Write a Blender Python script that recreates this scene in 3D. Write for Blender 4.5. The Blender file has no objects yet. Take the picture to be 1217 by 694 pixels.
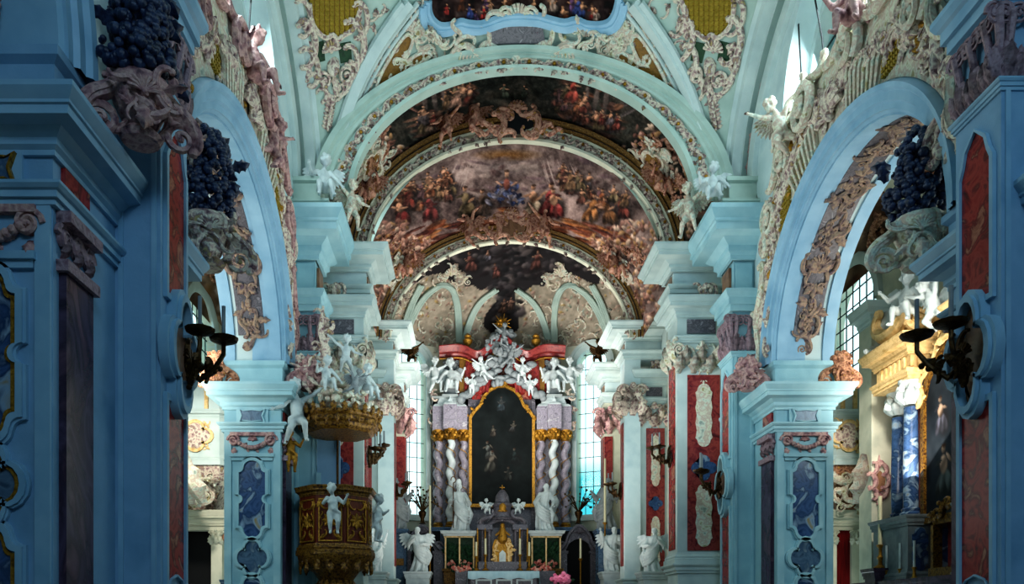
import bpy, bmesh, math, random
import numpy as np
from mathutils import Vector, Matrix, Euler
PI = math.pi
R_ = random.Random(11)
scene = bpy.context.scene
COL = scene.collection
# ------------------------------------------------------------------ camera geometry (church axis X=0, looking along +Y)
CX, EYE, FP, VX, VY = -1.35, 1.6, 950.0, 558.0, 735.0
def wx(x, Y): return (x - VX) * Y / FP + CX
def wz(y, Y): return (VY - y) * Y / FP + EYE
def to_px(p): return VX + (p[0] - CX) / p[1] * FP, VY - (p[2] - EYE) / p[1] * FP

# ------------------------------------------------------------------ materials
def lin(c): return tuple((v / 12.92 if v <= .04045 else ((v + .055) / 1.055) ** 2.4) for v in c)
def hx(h): return lin((((h >> 16) & 255) / 255., ((h >> 8) & 255) / 255., (h & 255) / 255.))
MATS = {}
RECALC = {'stucco_salmon', 'stucco', 'stucco_pink', 'stucco_brown', 'stucco_pale', 'capital_mauve', 'gold', 'leaf_dark'}
def mat(name, stops, rough=.6, metal=0., scale=4., detail=6., dist=0., bump=0., bscale=20., kind='noise', spec=.4, emit=None, stretch=(1, 1, 1), rmap=(.3, .7), crevice_shade=None):
    m = bpy.data.materials.new(name); m.use_nodes = True
    nt = m.node_tree; N = nt.nodes; L = nt.links
    b = N['Principled BSDF']
    b.inputs['Roughness'].default_value = rough; b.inputs['Metallic'].default_value = metal
    b.inputs['Specular IOR Level'].default_value = spec
    tc = N.new('ShaderNodeTexCoord'); mp = N.new('ShaderNodeMapping'); mp.inputs['Scale'].default_value = stretch
    L.new(tc.outputs['Object'], mp.inputs['Vector'])
    if len(stops) == 1:
        b.inputs['Base Color'].default_value = (*hx(stops[0]), 1)
    else:
        if kind == 'noise':
            n = N.new('ShaderNodeTexNoise'); n.inputs['Scale'].default_value = scale; n.inputs['Detail'].default_value = detail
            n.inputs['Distortion'].default_value = dist; out = n.outputs['Fac']
        else:
            n = N.new('ShaderNodeTexVoronoi'); n.inputs['Scale'].default_value = scale; out = n.outputs['Distance']
        L.new(mp.outputs['Vector'], n.inputs['Vector'])
        r = N.new('ShaderNodeValToRGB'); e = r.color_ramp.elements
        while len(e) < len(stops): e.new(.5)
        for i, s in enumerate(stops):
            e[i].position = rmap[0] + (rmap[1] - rmap[0]) * i / (len(stops) - 1); e[i].color = (*hx(s), 1)
        L.new(out, r.inputs['Fac']); L.new(r.outputs['Color'], b.inputs['Base Color'])
        if crevice_shade:  # shade in the hollows of the carving, put into the base colour by pointiness
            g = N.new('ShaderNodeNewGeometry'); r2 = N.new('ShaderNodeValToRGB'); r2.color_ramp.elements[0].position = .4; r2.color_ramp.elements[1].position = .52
            r2.color_ramp.elements[0].color = (*hx(crevice_shade[0]), 1); r2.color_ramp.elements[1].color = (*hx(crevice_shade[1]), 1)
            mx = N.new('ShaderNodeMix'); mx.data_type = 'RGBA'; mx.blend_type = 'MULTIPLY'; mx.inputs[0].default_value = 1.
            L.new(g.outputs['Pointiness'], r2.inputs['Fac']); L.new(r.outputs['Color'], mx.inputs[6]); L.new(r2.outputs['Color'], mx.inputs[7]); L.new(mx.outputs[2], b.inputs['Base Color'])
    if bump:
        bn = N.new('ShaderNodeTexNoise'); bn.inputs['Scale'].default_value = bscale; bn.inputs['Detail'].default_value = 4
        L.new(mp.outputs['Vector'], bn.inputs['Vector'])
        bp = N.new('ShaderNodeBump'); bp.inputs['Strength'].default_value = bump; bp.inputs['Distance'].default_value = .05
        L.new(bn.outputs['Fac'], bp.inputs['Height']); L.new(bp.outputs['Normal'], b.inputs['Normal'])
    if emit:
        b.inputs['Emission Color'].default_value = (*hx(emit[0]), 1); b.inputs['Emission Strength'].default_value = emit[1]
    MATS[name] = m
    return m
def vmat(name, rough=.8, bump=.15, bscale=9.):
    m = bpy.data.materials.new(name); m.use_nodes = True
    nt = m.node_tree; N = nt.nodes; L = nt.links; b = N['Principled BSDF']
    a = N.new('ShaderNodeVertexColor'); a.layer_name = 'Col'
    L.new(a.outputs['Color'], b.inputs['Base Color']); b.inputs['Roughness'].default_value = rough
    b.inputs['Specular IOR Level'].default_value = .2
    tc = N.new('ShaderNodeTexCoord'); bn = N.new('ShaderNodeTexNoise'); bn.inputs['Scale'].default_value = bscale
    L.new(tc.outputs['Object'], bn.inputs['Vector']); bp = N.new('ShaderNodeBump'); bp.inputs['Strength'].default_value = bump
    L.new(bn.outputs['Fac'], bp.inputs['Height']); L.new(bp.outputs['Normal'], b.inputs['Normal'])
    MATS[name] = m
    return m
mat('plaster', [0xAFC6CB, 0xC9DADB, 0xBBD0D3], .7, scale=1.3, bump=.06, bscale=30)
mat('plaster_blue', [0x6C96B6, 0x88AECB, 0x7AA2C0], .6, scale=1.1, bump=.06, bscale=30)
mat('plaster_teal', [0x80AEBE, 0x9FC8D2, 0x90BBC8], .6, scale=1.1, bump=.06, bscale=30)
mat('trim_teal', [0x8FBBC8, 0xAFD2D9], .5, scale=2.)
mat('column_marble', [0x5E5A66, 0x9A94A0, 0x7C7682, 0xB8B4B8], .35, scale=5, dist=1.2)
mat('stucco_umber', [0x4A3A3E, 0x86706A, 0xA88F78, 0x64505A], .6, scale=8, bump=.5, bscale=22)
mat('plaster_vault', [0x93ABA4, 0xB2C6BD, 0xA2B9B1], .8, scale=.9, bump=.05, bscale=25)
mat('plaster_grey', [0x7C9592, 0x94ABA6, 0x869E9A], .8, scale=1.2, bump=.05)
mat('plaster_cream', [0xB9BCA8, 0xCFCFBC, 0xAEB4A4], .7, scale=1.3, bump=.08, bscale=30)
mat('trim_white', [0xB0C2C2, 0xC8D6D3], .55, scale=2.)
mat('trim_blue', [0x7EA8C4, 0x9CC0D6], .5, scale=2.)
mat('stucco', [0x6E5058, 0xC0A69E, 0xE2D8C4, 0x8A6E74, 0xB4A070], .6, scale=7, bump=.5, bscale=22, crevice_shade=(0x7A6C6E, 0xFFFFFF))
mat('stucco_pink', [0x5E3E48, 0xA87E80, 0xC8A49C, 0x7E5C66], .55, scale=8, bump=.5, bscale=22, crevice_shade=(0x7A6C6E, 0xFFFFFF))
mat('stucco_brown', [0x4A2C22, 0x8E5F48, 0xBE9070, 0x6A4034, 0xA88040], .6, scale=8, bump=.5, bscale=22, crevice_shade=(0x7A6C6E, 0xFFFFFF))
mat('stucco_pale', [0x94A298, 0xD5DBCC, 0xC4AE9E, 0xDADCC8, 0xA89A70], .55, scale=6, bump=.4, bscale=22, crevice_shade=(0x7A6C6E, 0xFFFFFF))
mat('stucco_salmon', [0x64382E, 0xA8705E, 0xC89A82, 0x84503F, 0xB48A48], .55, scale=8, bump=.5, bscale=22, crevice_shade=(0x7A6C6E, 0xFFFFFF))
mat('capital_mauve', [0x5A4450, 0xA48A92, 0x82626E], .5, scale=9, bump=.5, bscale=22, crevice_shade=(0x7A6C6E, 0xFFFFFF))
mat('red_marble', [0x4A1016, 0x8A2024, 0xA83C36, 0x641820, 0xB4765E, 0x7A3A48], .25, scale=3.4, dist=.9, detail=12, rmap=(.28, .74))
mat('red_light', [0x4A161C, 0x7C2A2E, 0x98443E, 0x6A2226], .28, scale=5.5, dist=1.2, detail=10)
mat('dark_marble', [0x2A2030, 0x54445A, 0x3A2A3A, 0x6B5060], .25, scale=2.0, dist=1.6, detail=8, stretch=(1, 1, .5))
mat('blue_marble', [0x26406A, 0x44618C, 0x2B4468, 0x8FA6BC, 0x9A8A62], .22, scale=2.2, dist=2., detail=8, rmap=(.28, .75))
mat('grey_marble', [0x384E68, 0x5E7890, 0x46607C, 0x7A8C98], .25, scale=3.4, dist=1.4, detail=8)
mat('mauve_marble', [0x2E2C34, 0x68646C, 0x48464E, 0x8E8A92], .35, scale=5.4, dist=1.4, detail=10)
mat('brown_marble', [0x5A3A2C, 0x8E6A50, 0x70503C], .3, scale=3, dist=1.2)
mat('gold', [0x5E4012, 0xB48632, 0x8A6220], .38, metal=.6, scale=12, bump=.4, bscale=40, crevice_shade=(0x7A6C6E, 0xFFFFFF))
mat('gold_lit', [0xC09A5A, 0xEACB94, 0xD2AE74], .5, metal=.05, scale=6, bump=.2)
mat('gold_lattice', [0x8A7420, 0xA88E34], .55, scale=12)
mat('brown_gold', [0x6A4A1C, 0x8A6426, 0x76521E], .5, scale=10, bump=.3)
mat('dark_gilt', [0x221206, 0x5A3A14, 0x906A26, 0x301A0A], .4, metal=.3, scale=16, bump=.4)
mat('walnut', [0x2A100A, 0x6A2C18, 0x44190F], .35, scale=3, stretch=(4, 4, .6), dist=1)
mat('white_marble', [0xA8B4B8, 0xC8D2D2, 0xBAC6C8], .5, scale=3, bump=.04)
mat('grey_stone', [0x6A7278, 0x8A9294, 0x787F84], .6, scale=3)
mat('bronze', [0x1A120C, 0x4A3416, 0x241A10], .4, metal=.7, scale=14, bump=.3)
mat('wax', [0xD8D2B0], .5)
mat('black_void', [0x05070A], .9)
mat('lead', [0x23302F], .7)
mat('cloth_white', [0x9FC0CC, 0xBCD6DE], .8, scale=3, bump=.1, bscale=8)
mat('cloth_red', [0x6A0E12, 0x9A1A1C], .8, scale=4, stretch=(6, 6, .5))
mat('leaf_dark', [0x0A1228, 0x222E4C, 0x3E4C6C], .45, scale=14, crevice_shade=(0x303850, 0xFFFFFF))
mat('leaf_green', [0x10281C, 0x24482E, 0x183420], .6, scale=9)
mat('flower_pink', [0xC0507A, 0xE08AA8], .6, scale=9)
mat('flower_red', [0xA83030, 0xD08070, 0xD8C0B0], .6, scale=9)
mat('flagstone', [0x6A6660, 0x8C867E, 0x7A746C], .35, scale=1.2)
mat('arch_gilt', [0x3A2414, 0x8E6A34, 0x5E4420, 0xA88448], .5, metal=.2, scale=14, bump=.6, bscale=30)
mat('rope', [0x2A2E30], .8)
vmat('fresco', .8, .12)
vmat('canvas', .75, .05)
def glass_mat(name, tint, vary):
    m = bpy.data.materials.new(name); m.use_nodes = True
    nt = m.node_tree; N = nt.nodes; L = nt.links
    N.remove(N['Principled BSDF'])
    tr = N.new('ShaderNodeBsdfTransparent'); gl = N.new('ShaderNodeBsdfGlossy'); gl.inputs['Roughness'].default_value = .15
    mix = N.new('ShaderNodeMixShader'); mix.inputs['Fac'].default_value = .04
    tc = N.new('ShaderNodeTexCoord'); n = N.new('ShaderNodeTexNoise'); n.inputs['Scale'].default_value = 1.1
    r = N.new('ShaderNodeValToRGB'); r.color_ramp.elements[0].position = .35; r.color_ramp.elements[1].position = .65
    r.color_ramp.elements[0].color = (*hx(vary), 1); r.color_ramp.elements[1].color = (*hx(tint), 1)
    L.new(tc.outputs['Object'], n.inputs['Vector']); L.new(n.outputs['Fac'], r.inputs['Fac']); L.new(r.outputs['Color'], tr.inputs['Color'])
    L.new(tr.outputs[0], mix.inputs[1]); L.new(gl.outputs[0], mix.inputs[2]); L.new(mix.outputs[0], N['Material Output'].inputs['Surface'])
    MATS[name] = m
glass_mat('glass_pale', 0xF2FFFF, 0xD4F0F2)
glass_mat('glass_teal', 0xE8FFFF, 0x48B4BE)
nt = MATS['glass_teal'].node_tree; tcn = nt.nodes['Texture Coordinate']; sx_ = nt.nodes.new('ShaderNodeSeparateXYZ'); mr = nt.nodes.new('ShaderNodeMapRange'); mr.inputs['From Min'].default_value = 6.4; mr.inputs['From Max'].default_value = 9.6
nt.links.new(tcn.outputs['Object'], sx_.inputs[0]); nt.links.new(sx_.outputs['Z'], mr.inputs['Value']); nt.links.new(mr.outputs['Result'], nt.nodes['Color Ramp'].inputs['Fac'])

# ------------------------------------------------------------------ mesh builder
class MB:
    def __init__(s): s.v = []; s.f = []
    def add(s, vs, fs):
        o = len(s.v); s.v.extend([tuple(p) for p in vs]); s.f.extend([tuple(i + o for i in f) for f in fs])
    def merge(s, other, M=None):
        s.add([(M @ Vector(p)) for p in other.v] if M is not None else other.v, other.f)
    def box(s, x0, x1, y0, y1, z0, z1):
        s.add([(x0, y0, z0), (x1, y0, z0), (x1, y1, z0), (x0, y1, z0), (x0, y0, z1), (x1, y0, z1), (x1, y1, z1), (x0, y1, z1)],
              [(0, 3, 2, 1), (4, 5, 6, 7), (0, 1, 5, 4), (1, 2, 6, 5), (2, 3, 7, 6), (3, 0, 4, 7)])
    def fbox(s, fr, u0, u1, v0, v1, n0, n1):
        P = [fr(u, v, n) for n in (n0, n1) for (u, v) in ((u0, v0), (u1, v0), (u1, v1), (u0, v1))]
        s.add(P, [(0, 3, 2, 1), (4, 5, 6, 7), (0, 1, 5, 4), (1, 2, 6, 5), (2, 3, 7, 6), (3, 0, 4, 7)])
    def prism(s, fr, poly, n0, n1, cap0=False):
        k = len(poly)
        s.add([fr(u, v, n0) for u, v in poly] + [fr(u, v, n1) for u, v in poly],
              [(i, (i + 1) % k, k + (i + 1) % k, k + i) for i in range(k)] + [tuple(range(k, 2 * k))] + ([tuple(range(k - 1, -1, -1))] if cap0 else []))
    def ring(s, fr, outer, inner, n0, n1):   # frame between two loops with the same count
        k = len(outer)
        P = [fr(u, v, n) for L_, n in ((outer, n0), (outer, n1), (inner, n1), (inner, n0)) for u, v in L_]
        F = []
        for r in range(3):
            F += [(r * k + i, r * k + (i + 1) % k, (r + 1) * k + (i + 1) % k, (r + 1) * k + i) for i in range(k)]
        s.add(P, F)
    def strip(s, rows, closed=False):
        k = len(rows[0]); P = [p for r in rows for p in r]; F = []
        for j in range(len(rows) - 1):
            for i in range(k if closed else k - 1):
                a = j * k + i; b = j * k + (i + 1) % k
                F.append((a, b, b + k, a + k))
        s.add(P, F)
    def tube(s, pts, rad, n=6, cap=True):
        pts = [Vector(p) for p in pts]; m = len(pts)
        if not hasattr(rad, '__len__'): rad = [rad] * m
        rows = []; up = None
        for i in range(m):
            d = (pts[min(i + 1, m - 1)] - pts[max(i - 1, 0)])
            d = d.normalized() if d.length > 1e-9 else Vector((0, 0, 1))
            if up is None:
                up = Vector((0, 0, 1)) if abs(d.z) < .9 else Vector((1, 0, 0))
            a = d.cross(up)
            if a.length < 1e-4: a = d.orthogonal()
            a.normalize(); b = a.cross(d).normalized(); up = b
            rows.append([pts[i] + (a * math.cos(2 * PI * k / n) + b * math.sin(2 * PI * k / n)) * rad[i] for k in range(n)])
        o = len(s.v); s.strip(rows, True)
        if cap:
            s.f.append(tuple(o + k for k in range(n))[::-1]); s.f.append(tuple(o + (m - 1) * n + k for k in range(n)))
    def capsule(s, a, b, ra, rb, n=10):
        a = Vector(a); b = Vector(b); d = (b - a); L_ = d.length; d = d.normalized() if L_ > 1e-6 else Vector((0, 0, 1))
        pts = []; rs = []
        for k in range(4): t = PI / 2 * (1 - k / 4.); pts.append(a - d * ra * math.sin(t)); rs.append(max(ra * math.cos(t), ra * .08))
        pts.append(a); rs.append(ra); pts.append(b); rs.append(rb)
        for k in range(1, 5): t = PI / 2 * k / 4.; pts.append(b + d * rb * math.sin(t)); rs.append(max(rb * math.cos(t), rb * .08))
        s.tube(pts, rs, n)
    def ell(s, c, r, rot=None, nu=10, nv=6):
        if not hasattr(r, '__len__'): r = (r, r, r)
        c = Vector(c); M = (Euler(rot).to_matrix() if rot else Matrix.Identity(3)); P = []; F = []
        P.append(c + M @ Vector((0, 0, -r[2])))
        for j in range(1, nv):
            p = -PI / 2 + PI * j / nv
            for i in range(nu):
                t = 2 * PI * i / nu
                P.append(c + M @ Vector((r[0] * math.cos(p) * math.cos(t), r[1] * math.cos(p) * math.sin(t), r[2] * math.sin(p))))
        P.append(c + M @ Vector((0, 0, r[2])))
        for i in range(nu): F.append((0, 1 + (i + 1) % nu, 1 + i))
        for j in range(nv - 2):
            for i in range(nu):
                a = 1 + j * nu + i; b = 1 + j * nu + (i + 1) % nu; F.append((a, b, b + nu, a + nu))
        l = len(P) - 1
        for i in range(nu): F.append((l, 1 + (nv - 2) * nu + i, 1 + (nv - 2) * nu + (i + 1) % nu))
        s.add(P, F)
    def lathe(s, prof, c=(0, 0, 0), n=16, a0=0, a1=2 * PI, sx=1., sy=1.):
        closed = abs(a1 - a0 - 2 * PI) < 1e-6; k = n if closed else n + 1
        rows = [[(c[0] + r * sx * math.cos(a0 + (a1 - a0) * i / n), c[1] + r * sy * math.sin(a0 + (a1 - a0) * i / n), c[2] + z) for i in range(k)] for r, z in prof]
        s.strip(rows, closed)
    def cornice(s, path, prof, closed=False, flip=1, caps=True):
        """path: plan polyline; profile (out, z) is carried along it with mitred corners; outward = right of travel * flip"""
        n = len(path); P = [Vector((p[0], p[1])) for p in path]
        def nrm(a, b): d = (b - a).normalized(); return Vector((d.y, -d.x)) * flip
        M = []
        for i in range(n):
            if closed or 0 < i < n - 1:
                a = nrm(P[i - 1], P[i]); b = nrm(P[i], P[(i + 1) % n]); m = a + b
                m = m / max(m.length_squared / 2, .2) if m.length > 1e-6 else a
            elif i == 0: m = nrm(P[0], P[1])
            else: m = nrm(P[-2], P[-1])
            M.append(m)
        rows = [[(P[i].x + M[i].x * o, P[i].y + M[i].y * o, z) for i in range(n)] for o, z in prof]
        o0 = len(s.v); s.strip(rows, closed)
        if not closed and caps:
            k = len(prof)
            s.f.append(tuple(o0 + j * n for j in range(k))); s.f.append(tuple(o0 + j * n + n - 1 for j in range(k))[::-1])
        if closed:
            k = len(prof); s.f.append(tuple(o0 + (k - 1) * n + i for i in range(n))); s.f.append(tuple(o0 + i for i in range(n))[::-1])
    def grid(s, fn, nu, nv):
        s.strip([[fn(i / nu, j / nv) for i in range(nu + 1)] for j in range(nv + 1)])
    def build(s, name, m, parent=None, smooth=True, label=None, cat=None, group=None, kind=None, angle=40, cols=None):
        me = bpy.data.meshes.new(name)
        off = parent_loc(parent)
        vs = s.v if off is None else [(p[0] - off[0], p[1] - off[1], p[2] - off[2]) for p in s.v]
        me.from_pydata([tuple(p) for p in vs], [], s.f); me.update()
        if m in RECALC:
            bm = bmesh.new(); bm.from_mesh(me); bmesh.ops.recalc_face_normals(bm, faces=bm.faces); bm.to_mesh(me); bm.free()
        if m is not None: me.materials.append(MATS[m] if isinstance(m, str) else m)
        if smooth:
            me.shade_smooth()
            try: me.set_sharp_from_angle(angle=math.radians(angle))
            except Exception: pass
        if cols is not None: set_cols(me, cols)
        o = bpy.data.objects.new(name, me); COL.objects.link(o); o.parent = parent
        tag(o, label, cat, group, kind)
        return o
def set_cols(me, cols):
    a = me.color_attributes.new('Col', 'FLOAT_COLOR', 'POINT')
    c = np.ones((len(me.vertices), 4), np.float32); c[:, :3] = np.clip(cols, 0, 1); a.data.foreach_set('color', c.ravel())
def parent_loc(p):
    if p is None: return None
    v = Vector(p.location)
    while p.parent is not None: p = p.parent; v = v + Vector(p.location)
    return v
def tag(o, label=None, cat=None, group=None, kind=None):
    if label: o['label'] = label
    if cat: o['category'] = cat
    if group: o['group'] = group
    if kind: o['kind'] = kind
    return o
def thing(name, label, cat, loc=(0, 0, 0), group=None):
    o = bpy.data.objects.new(name, None); COL.objects.link(o); o.location = loc; o.empty_display_size = .1
    return tag(o, label, cat, group)
def dup(root, loc=None, rotz=None, scale=None, label=None, group=None, mirror=False):
    r = root.copy(); COL.objects.link(r)
    if loc is not None: r.location = loc
    if rotz is not None: r.rotation_euler = (0, 0, rotz)
    if scale is not None: r.scale = (scale * (-1 if mirror else 1), scale, scale)
    if label: r['label'] = label
    if group: r['group'] = group
    for ch in list(root.children):
        c = ch.copy(); COL.objects.link(c); c.parent = r
        for g in list(ch.children):
            d = g.copy(); COL.objects.link(d); d.parent = c
    return r
def struct(mb, name, m, **k): return mb.build(name, m, kind='structure', **k)
def plane(O, U, V, N):
    O, U, V, N = map(Vector, (O, U, V, N))
    return lambda u, v, n=0: O + U * u + V * v + N * n
def sub(fr, u0, v0, rot=0., sc=1., flip=1, n0=0.):
    c, s_ = math.cos(rot) * sc, math.sin(rot) * sc
    return lambda u, v, n=0: fr(u0 + c * u * flip - s_ * v, v0 + s_ * u * flip + c * v, n0 + n * sc)

CORN = [(0, 0), (.1, 0), (.1, .1), (.2, .17), (.2, .3), (.32, .36), (.42, .44), (.78, .48), (.78, .64), (.84, .66), (.84, .72), (.92, .8), (1, .9), (1, 1), (-.1, 1)]
ARCHI = [(0, 0), (.35, 0), (.35, .3), (.6, .3), (.6, .62), (.8, .68), (1, .85), (1, 1), (-.1, 1)]
BASEP = [(1, 0), (1, .45), (.7, .5), (.8, .62), (.7, .72), (.35, .8), (.25, 1), (-.1, 1)]
def prof(P, z0, z1, out): return [(o * out, z0 + (z1 - z0) * z) for o, z in P]
def ell_pt(a, b, t): return a * math.cos(t), b * math.sin(t)
def arch_mould(mb, fr, uc, zc, a, b, pr, t0=0., t1=PI, n=40):
    """profile (dr, n) carried round an elliptical arc in frame fr(u, v, n)"""
    rows = []
    for dr, h in pr:
        rows.append([fr(uc + (a + dr) * math.cos(t0 + (t1 - t0) * i / n), zc + (b + dr) * math.sin(t0 + (t1 - t0) * i / n), h) for i in range(n + 1)])
    mb.strip(rows)
def arched_wall(mb, fr, u0, u1, z0, z1, th, holes, nu=8):
    """slab in frame (u, z, n) from n=0 to n=-th with arched holes (uc, half, sill, spring, rise)"""
    us = set(u0 + (u1 - u0) * i / nu for i in range(nu + 1))
    for uc, h, sl, sp, ri in holes:
        for i in range(29): us.add(uc - h * math.cos(PI * i / 28))
    us = sorted(u for u in us if u0 - 1e-6 <= u <= u1 + 1e-6)
    us = [u for i, u in enumerate(us) if i == 0 or u - us[i - 1] > 1e-5]
    def top(hh, u): uc, h, sl, sp, ri = hh; return sp + ri * math.sqrt(max(0, 1 - ((u - uc) / h) ** 2))
    for a, b in zip(us, us[1:]):
        m = (a + b) / 2; hs = sorted([hh for hh in holes if abs(m - hh[0]) < hh[1]], key=lambda q: q[2])
        lo = [(z0, z0)]; hi = []
        for hh in hs: hi.append((hh[2], hh[2])); lo.append((top(hh, a), top(hh, b)))
        hi.append((z1, z1))
        for (la, lb), (ha, hb) in zip(lo, hi):
            if ha - la < 1e-4 and hb - lb < 1e-4: continue
            mb.add([fr(a, la, 0), fr(b, lb, 0), fr(b, hb, 0), fr(a, ha, 0)], [(0, 1, 2, 3)])
            mb.add([fr(a, la, -th), fr(b, lb, -th), fr(b, hb, -th), fr(a, ha, -th)], [(3, 2, 1, 0)])
            mb.add([fr(a, la, 0), fr(b, lb, 0), fr(b, lb, -th), fr(a, la, -th)], [(0, 1, 2, 3)])
            mb.add([fr(a, ha, 0), fr(b, hb, 0), fr(b, hb, -th), fr(a, ha, -th)], [(3, 2, 1, 0)])
    for uc, h, sl, sp, ri in holes:
        for u in (uc - h, uc + h):
            if u0 - 1e-6 <= u <= u1 + 1e-6: mb.add([fr(u, sl, 0), fr(u, sp, 0), fr(u, sp, -th), fr(u, sl, -th)], [(0, 1, 2, 3)])
    for u in (u0, u1): mb.add([fr(u, z0, 0), fr(u, z1, 0), fr(u, z1, -th), fr(u, z0, -th)], [(0, 1, 2, 3)])

# ------------------------------------------------------------------ stucco ornament
def scroll_pts(kind='C', N=22, kend=11., k0=2.2):
    th = 0.; x = y = 0.; P = [(0., 0.)]
    for i in range(N):
        t = (i + .5) / N; w = 2 * t - 1
        k = k0 + kend * abs(w) ** 3
        if kind == 'S' and w > 0: k = -k
        th += k / N * 1.0; x += math.cos(th) / N; y += math.sin(th) / N; P.append((x, y))
    A = np.array(P); a, b = A[0], A[-1]
    A -= A.mean(0)
    d = A[-1] - A[0]; an = -math.atan2(d[1], d[0]); c, s_ = math.cos(an), math.sin(an)
    A = A @ np.array([[c, s_], [-s_, c]])
    A /= (A[:, 0].max() - A[:, 0].min())
    return A
SC = {k: scroll_pts(k) for k in 'CS'}
SCV = {k: scroll_pts(k, 30, 22., 1.6) for k in 'CS'}
def scroll(mb, fr, u, v, size, rot=0., th=.12, kind='C', flip=1, n=5, tight=False):
    A = (SCV if tight else SC)[kind]; f = sub(fr, u, v, rot, 1., flip); m = len(A)
    rad = [size * th * (.55 + .45 * math.sin(PI * i / (m - 1))) for i in range(m)]
    mb.tube([f(p[0] * size, p[1] * size, rad[i] * .7) for i, p in enumerate(A)], rad, n)
    if size > .38:
        mb.tube([f(p[0] * size * .86, p[1] * size * .86, rad[i] * 1.5) for i, p in enumerate(A)], [r * .32 for r in rad], 4)
        for q, e in ((0, 1), (m - 1, -1)): mb.ell(f(A[q][0] * size, A[q][1] * size, rad[q] * .9), size * th * .75, nu=6, nv=4)
def volute(mb, fr, u, v, r, turns=1.6, flip=1, th=.22, a0=0., n=5):
    f = sub(fr, u, v, a0, 1., flip); N = int(11 * turns) + 4
    P = []; rad = []
    for i in range(N + 1):
        t = i / N; a = 2 * PI * turns * t; q = r * (1 - .85 * t)
        P.append(f(q * math.cos(a), q * math.sin(a), r * .25 + r * .25 * t)); rad.append(r * th * (1 - .45 * t))
    mb.tube(P, rad, n)
    mb.ell(f(0, 0, r * .4), r * .2, nu=6, nv=4)
def leaf(mb, fr, u, v, ln, rot=0., w=.4, lift=.18, lobes=3):
    f = sub(fr, u, v, rot); N = 9; rows = []
    for i in range(N + 1):
        t = i / N; hw = ln * w * .5 * (math.sin(PI * min(1, t * .92 + .08)) ** .7) * (1 + .28 * math.cos(2 * PI * lobes * t))
        h = ln * lift * (math.sin(PI * t) + .9 * t * t)
        rows.append([f(ln * t, -hw, h * .45), f(ln * t, -hw * .5, h * .9 + .02 * ln), f(ln * t, 0, h + .05 * ln), f(ln * t, hw * .5, h * .9 + .02 * ln), f(ln * t, hw, h * .45)])
    mb.strip(rows)
def shell(mb, fr, u, v, r, rot=0., k=9):
    f = sub(fr, u, v, rot)
    for i in range(k):
        a = PI * (i + .5) / k; mb.tube([f(0, 0, r * .1), f(.6 * r * math.cos(a), .6 * r * math.sin(a), r * .3), f(r * math.cos(a), r * math.sin(a), r * .18)], [r * .04, r * .12, r * .15], 5)
    mb.ell(f(0, 0, r * .15), r * .2, nu=7, nv=5)
def rosette(mb, fr, u, v, r, k=6):
    for i in range(k): leaf(mb, fr, u, v, r, 2 * PI * i / k, .7, .25, 1)
    mb.ell(fr(u, v, r * .2), r * .28, nu=7, nv=5)
def bunch(mb, fr, u, v, su, sv, n, r, rng, depth=.3):
    for i in range(n):
        a = rng.uniform(0, 2 * PI); q = math.sqrt(rng.random())
        x, y = q * su * math.cos(a), q * sv * math.sin(a); rr = r * rng.uniform(.6, 1.25)
        mb.ell(fr(u + x, v + y, depth * math.sqrt(max(0, 1 - q * q)) + rng.uniform(-.3, .3) * r), rr, nu=8, nv=6)
def rocaille(mb, fr, pts, size, rng, leafy=.35):
    """a chain of C and S scrolls, leaves and buds along the points (u, v)"""
    for i, (u, v) in enumerate(pts):
        a, b = pts[max(i - 1, 0)], pts[min(i + 1, len(pts) - 1)]; rot = math.atan2(b[1] - a[1], b[0] - a[0]); s_ = size * rng.uniform(.75, 1.3)
        scroll(mb, fr, u, v, s_ * 1.25, rot + rng.uniform(-.5, .5), rng.uniform(.08, .14), rng.choice('CS'), rng.choice((-1, 1)))
        for k in range(2):
            if rng.random() < leafy * 1.6: leaf(mb, fr, u, v, s_ * rng.uniform(.5, .9), rng.uniform(0, 2 * PI), rng.uniform(.35, .6))
        if rng.random() < .5: volute(mb, fr, u + rng.uniform(-.4, .4) * s_, v + rng.uniform(-.4, .4) * s_, s_ * .28, 1.5, rng.choice((-1, 1)), a0=rng.uniform(0, 6))
        if rng.random() < .45: mb.ell(fr(u + rng.uniform(-.5, .5) * s_, v + rng.uniform(-.5, .5) * s_, s_ * .1), s_ * .13, nu=6, nv=4)
def pendant(mb, fr, u, v, h, w, rng):
    """symmetrical hanging ornament of scrolls, leaves and bell flowers, top at v"""
    for f in (-1, 1):
        scroll(mb, fr, u + f * w * .5, v - h * .12, w * .8, PI / 2 * 1.1 * f, .12, 'C', f); scroll(mb, fr, u + f * w * .36, v - h * .34, w * .7, PI / 2 * .8 * f, .11, 'S', f)
        leaf(mb, fr, u, v - h * .3, w * .7, PI / 2 + f * .9, .5); leaf(mb, fr, u, v - h * .5, w * .5, -PI / 2 + f * .8, .5)
        volute(mb, fr, u + f * w * .22, v - h * .55, w * .18, 1.4, f)
    shell(mb, fr, u, v - h * .2, w * .42)
    leaf(mb, fr, u, v - h * .5, h * .26, -PI / 2, .4)
    for k in range(4): mb.ell(fr(u, v - h * (.78 + .07 * k), w * .06), w * (.12 - .02 * k), nu=6, nv=4)
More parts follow.
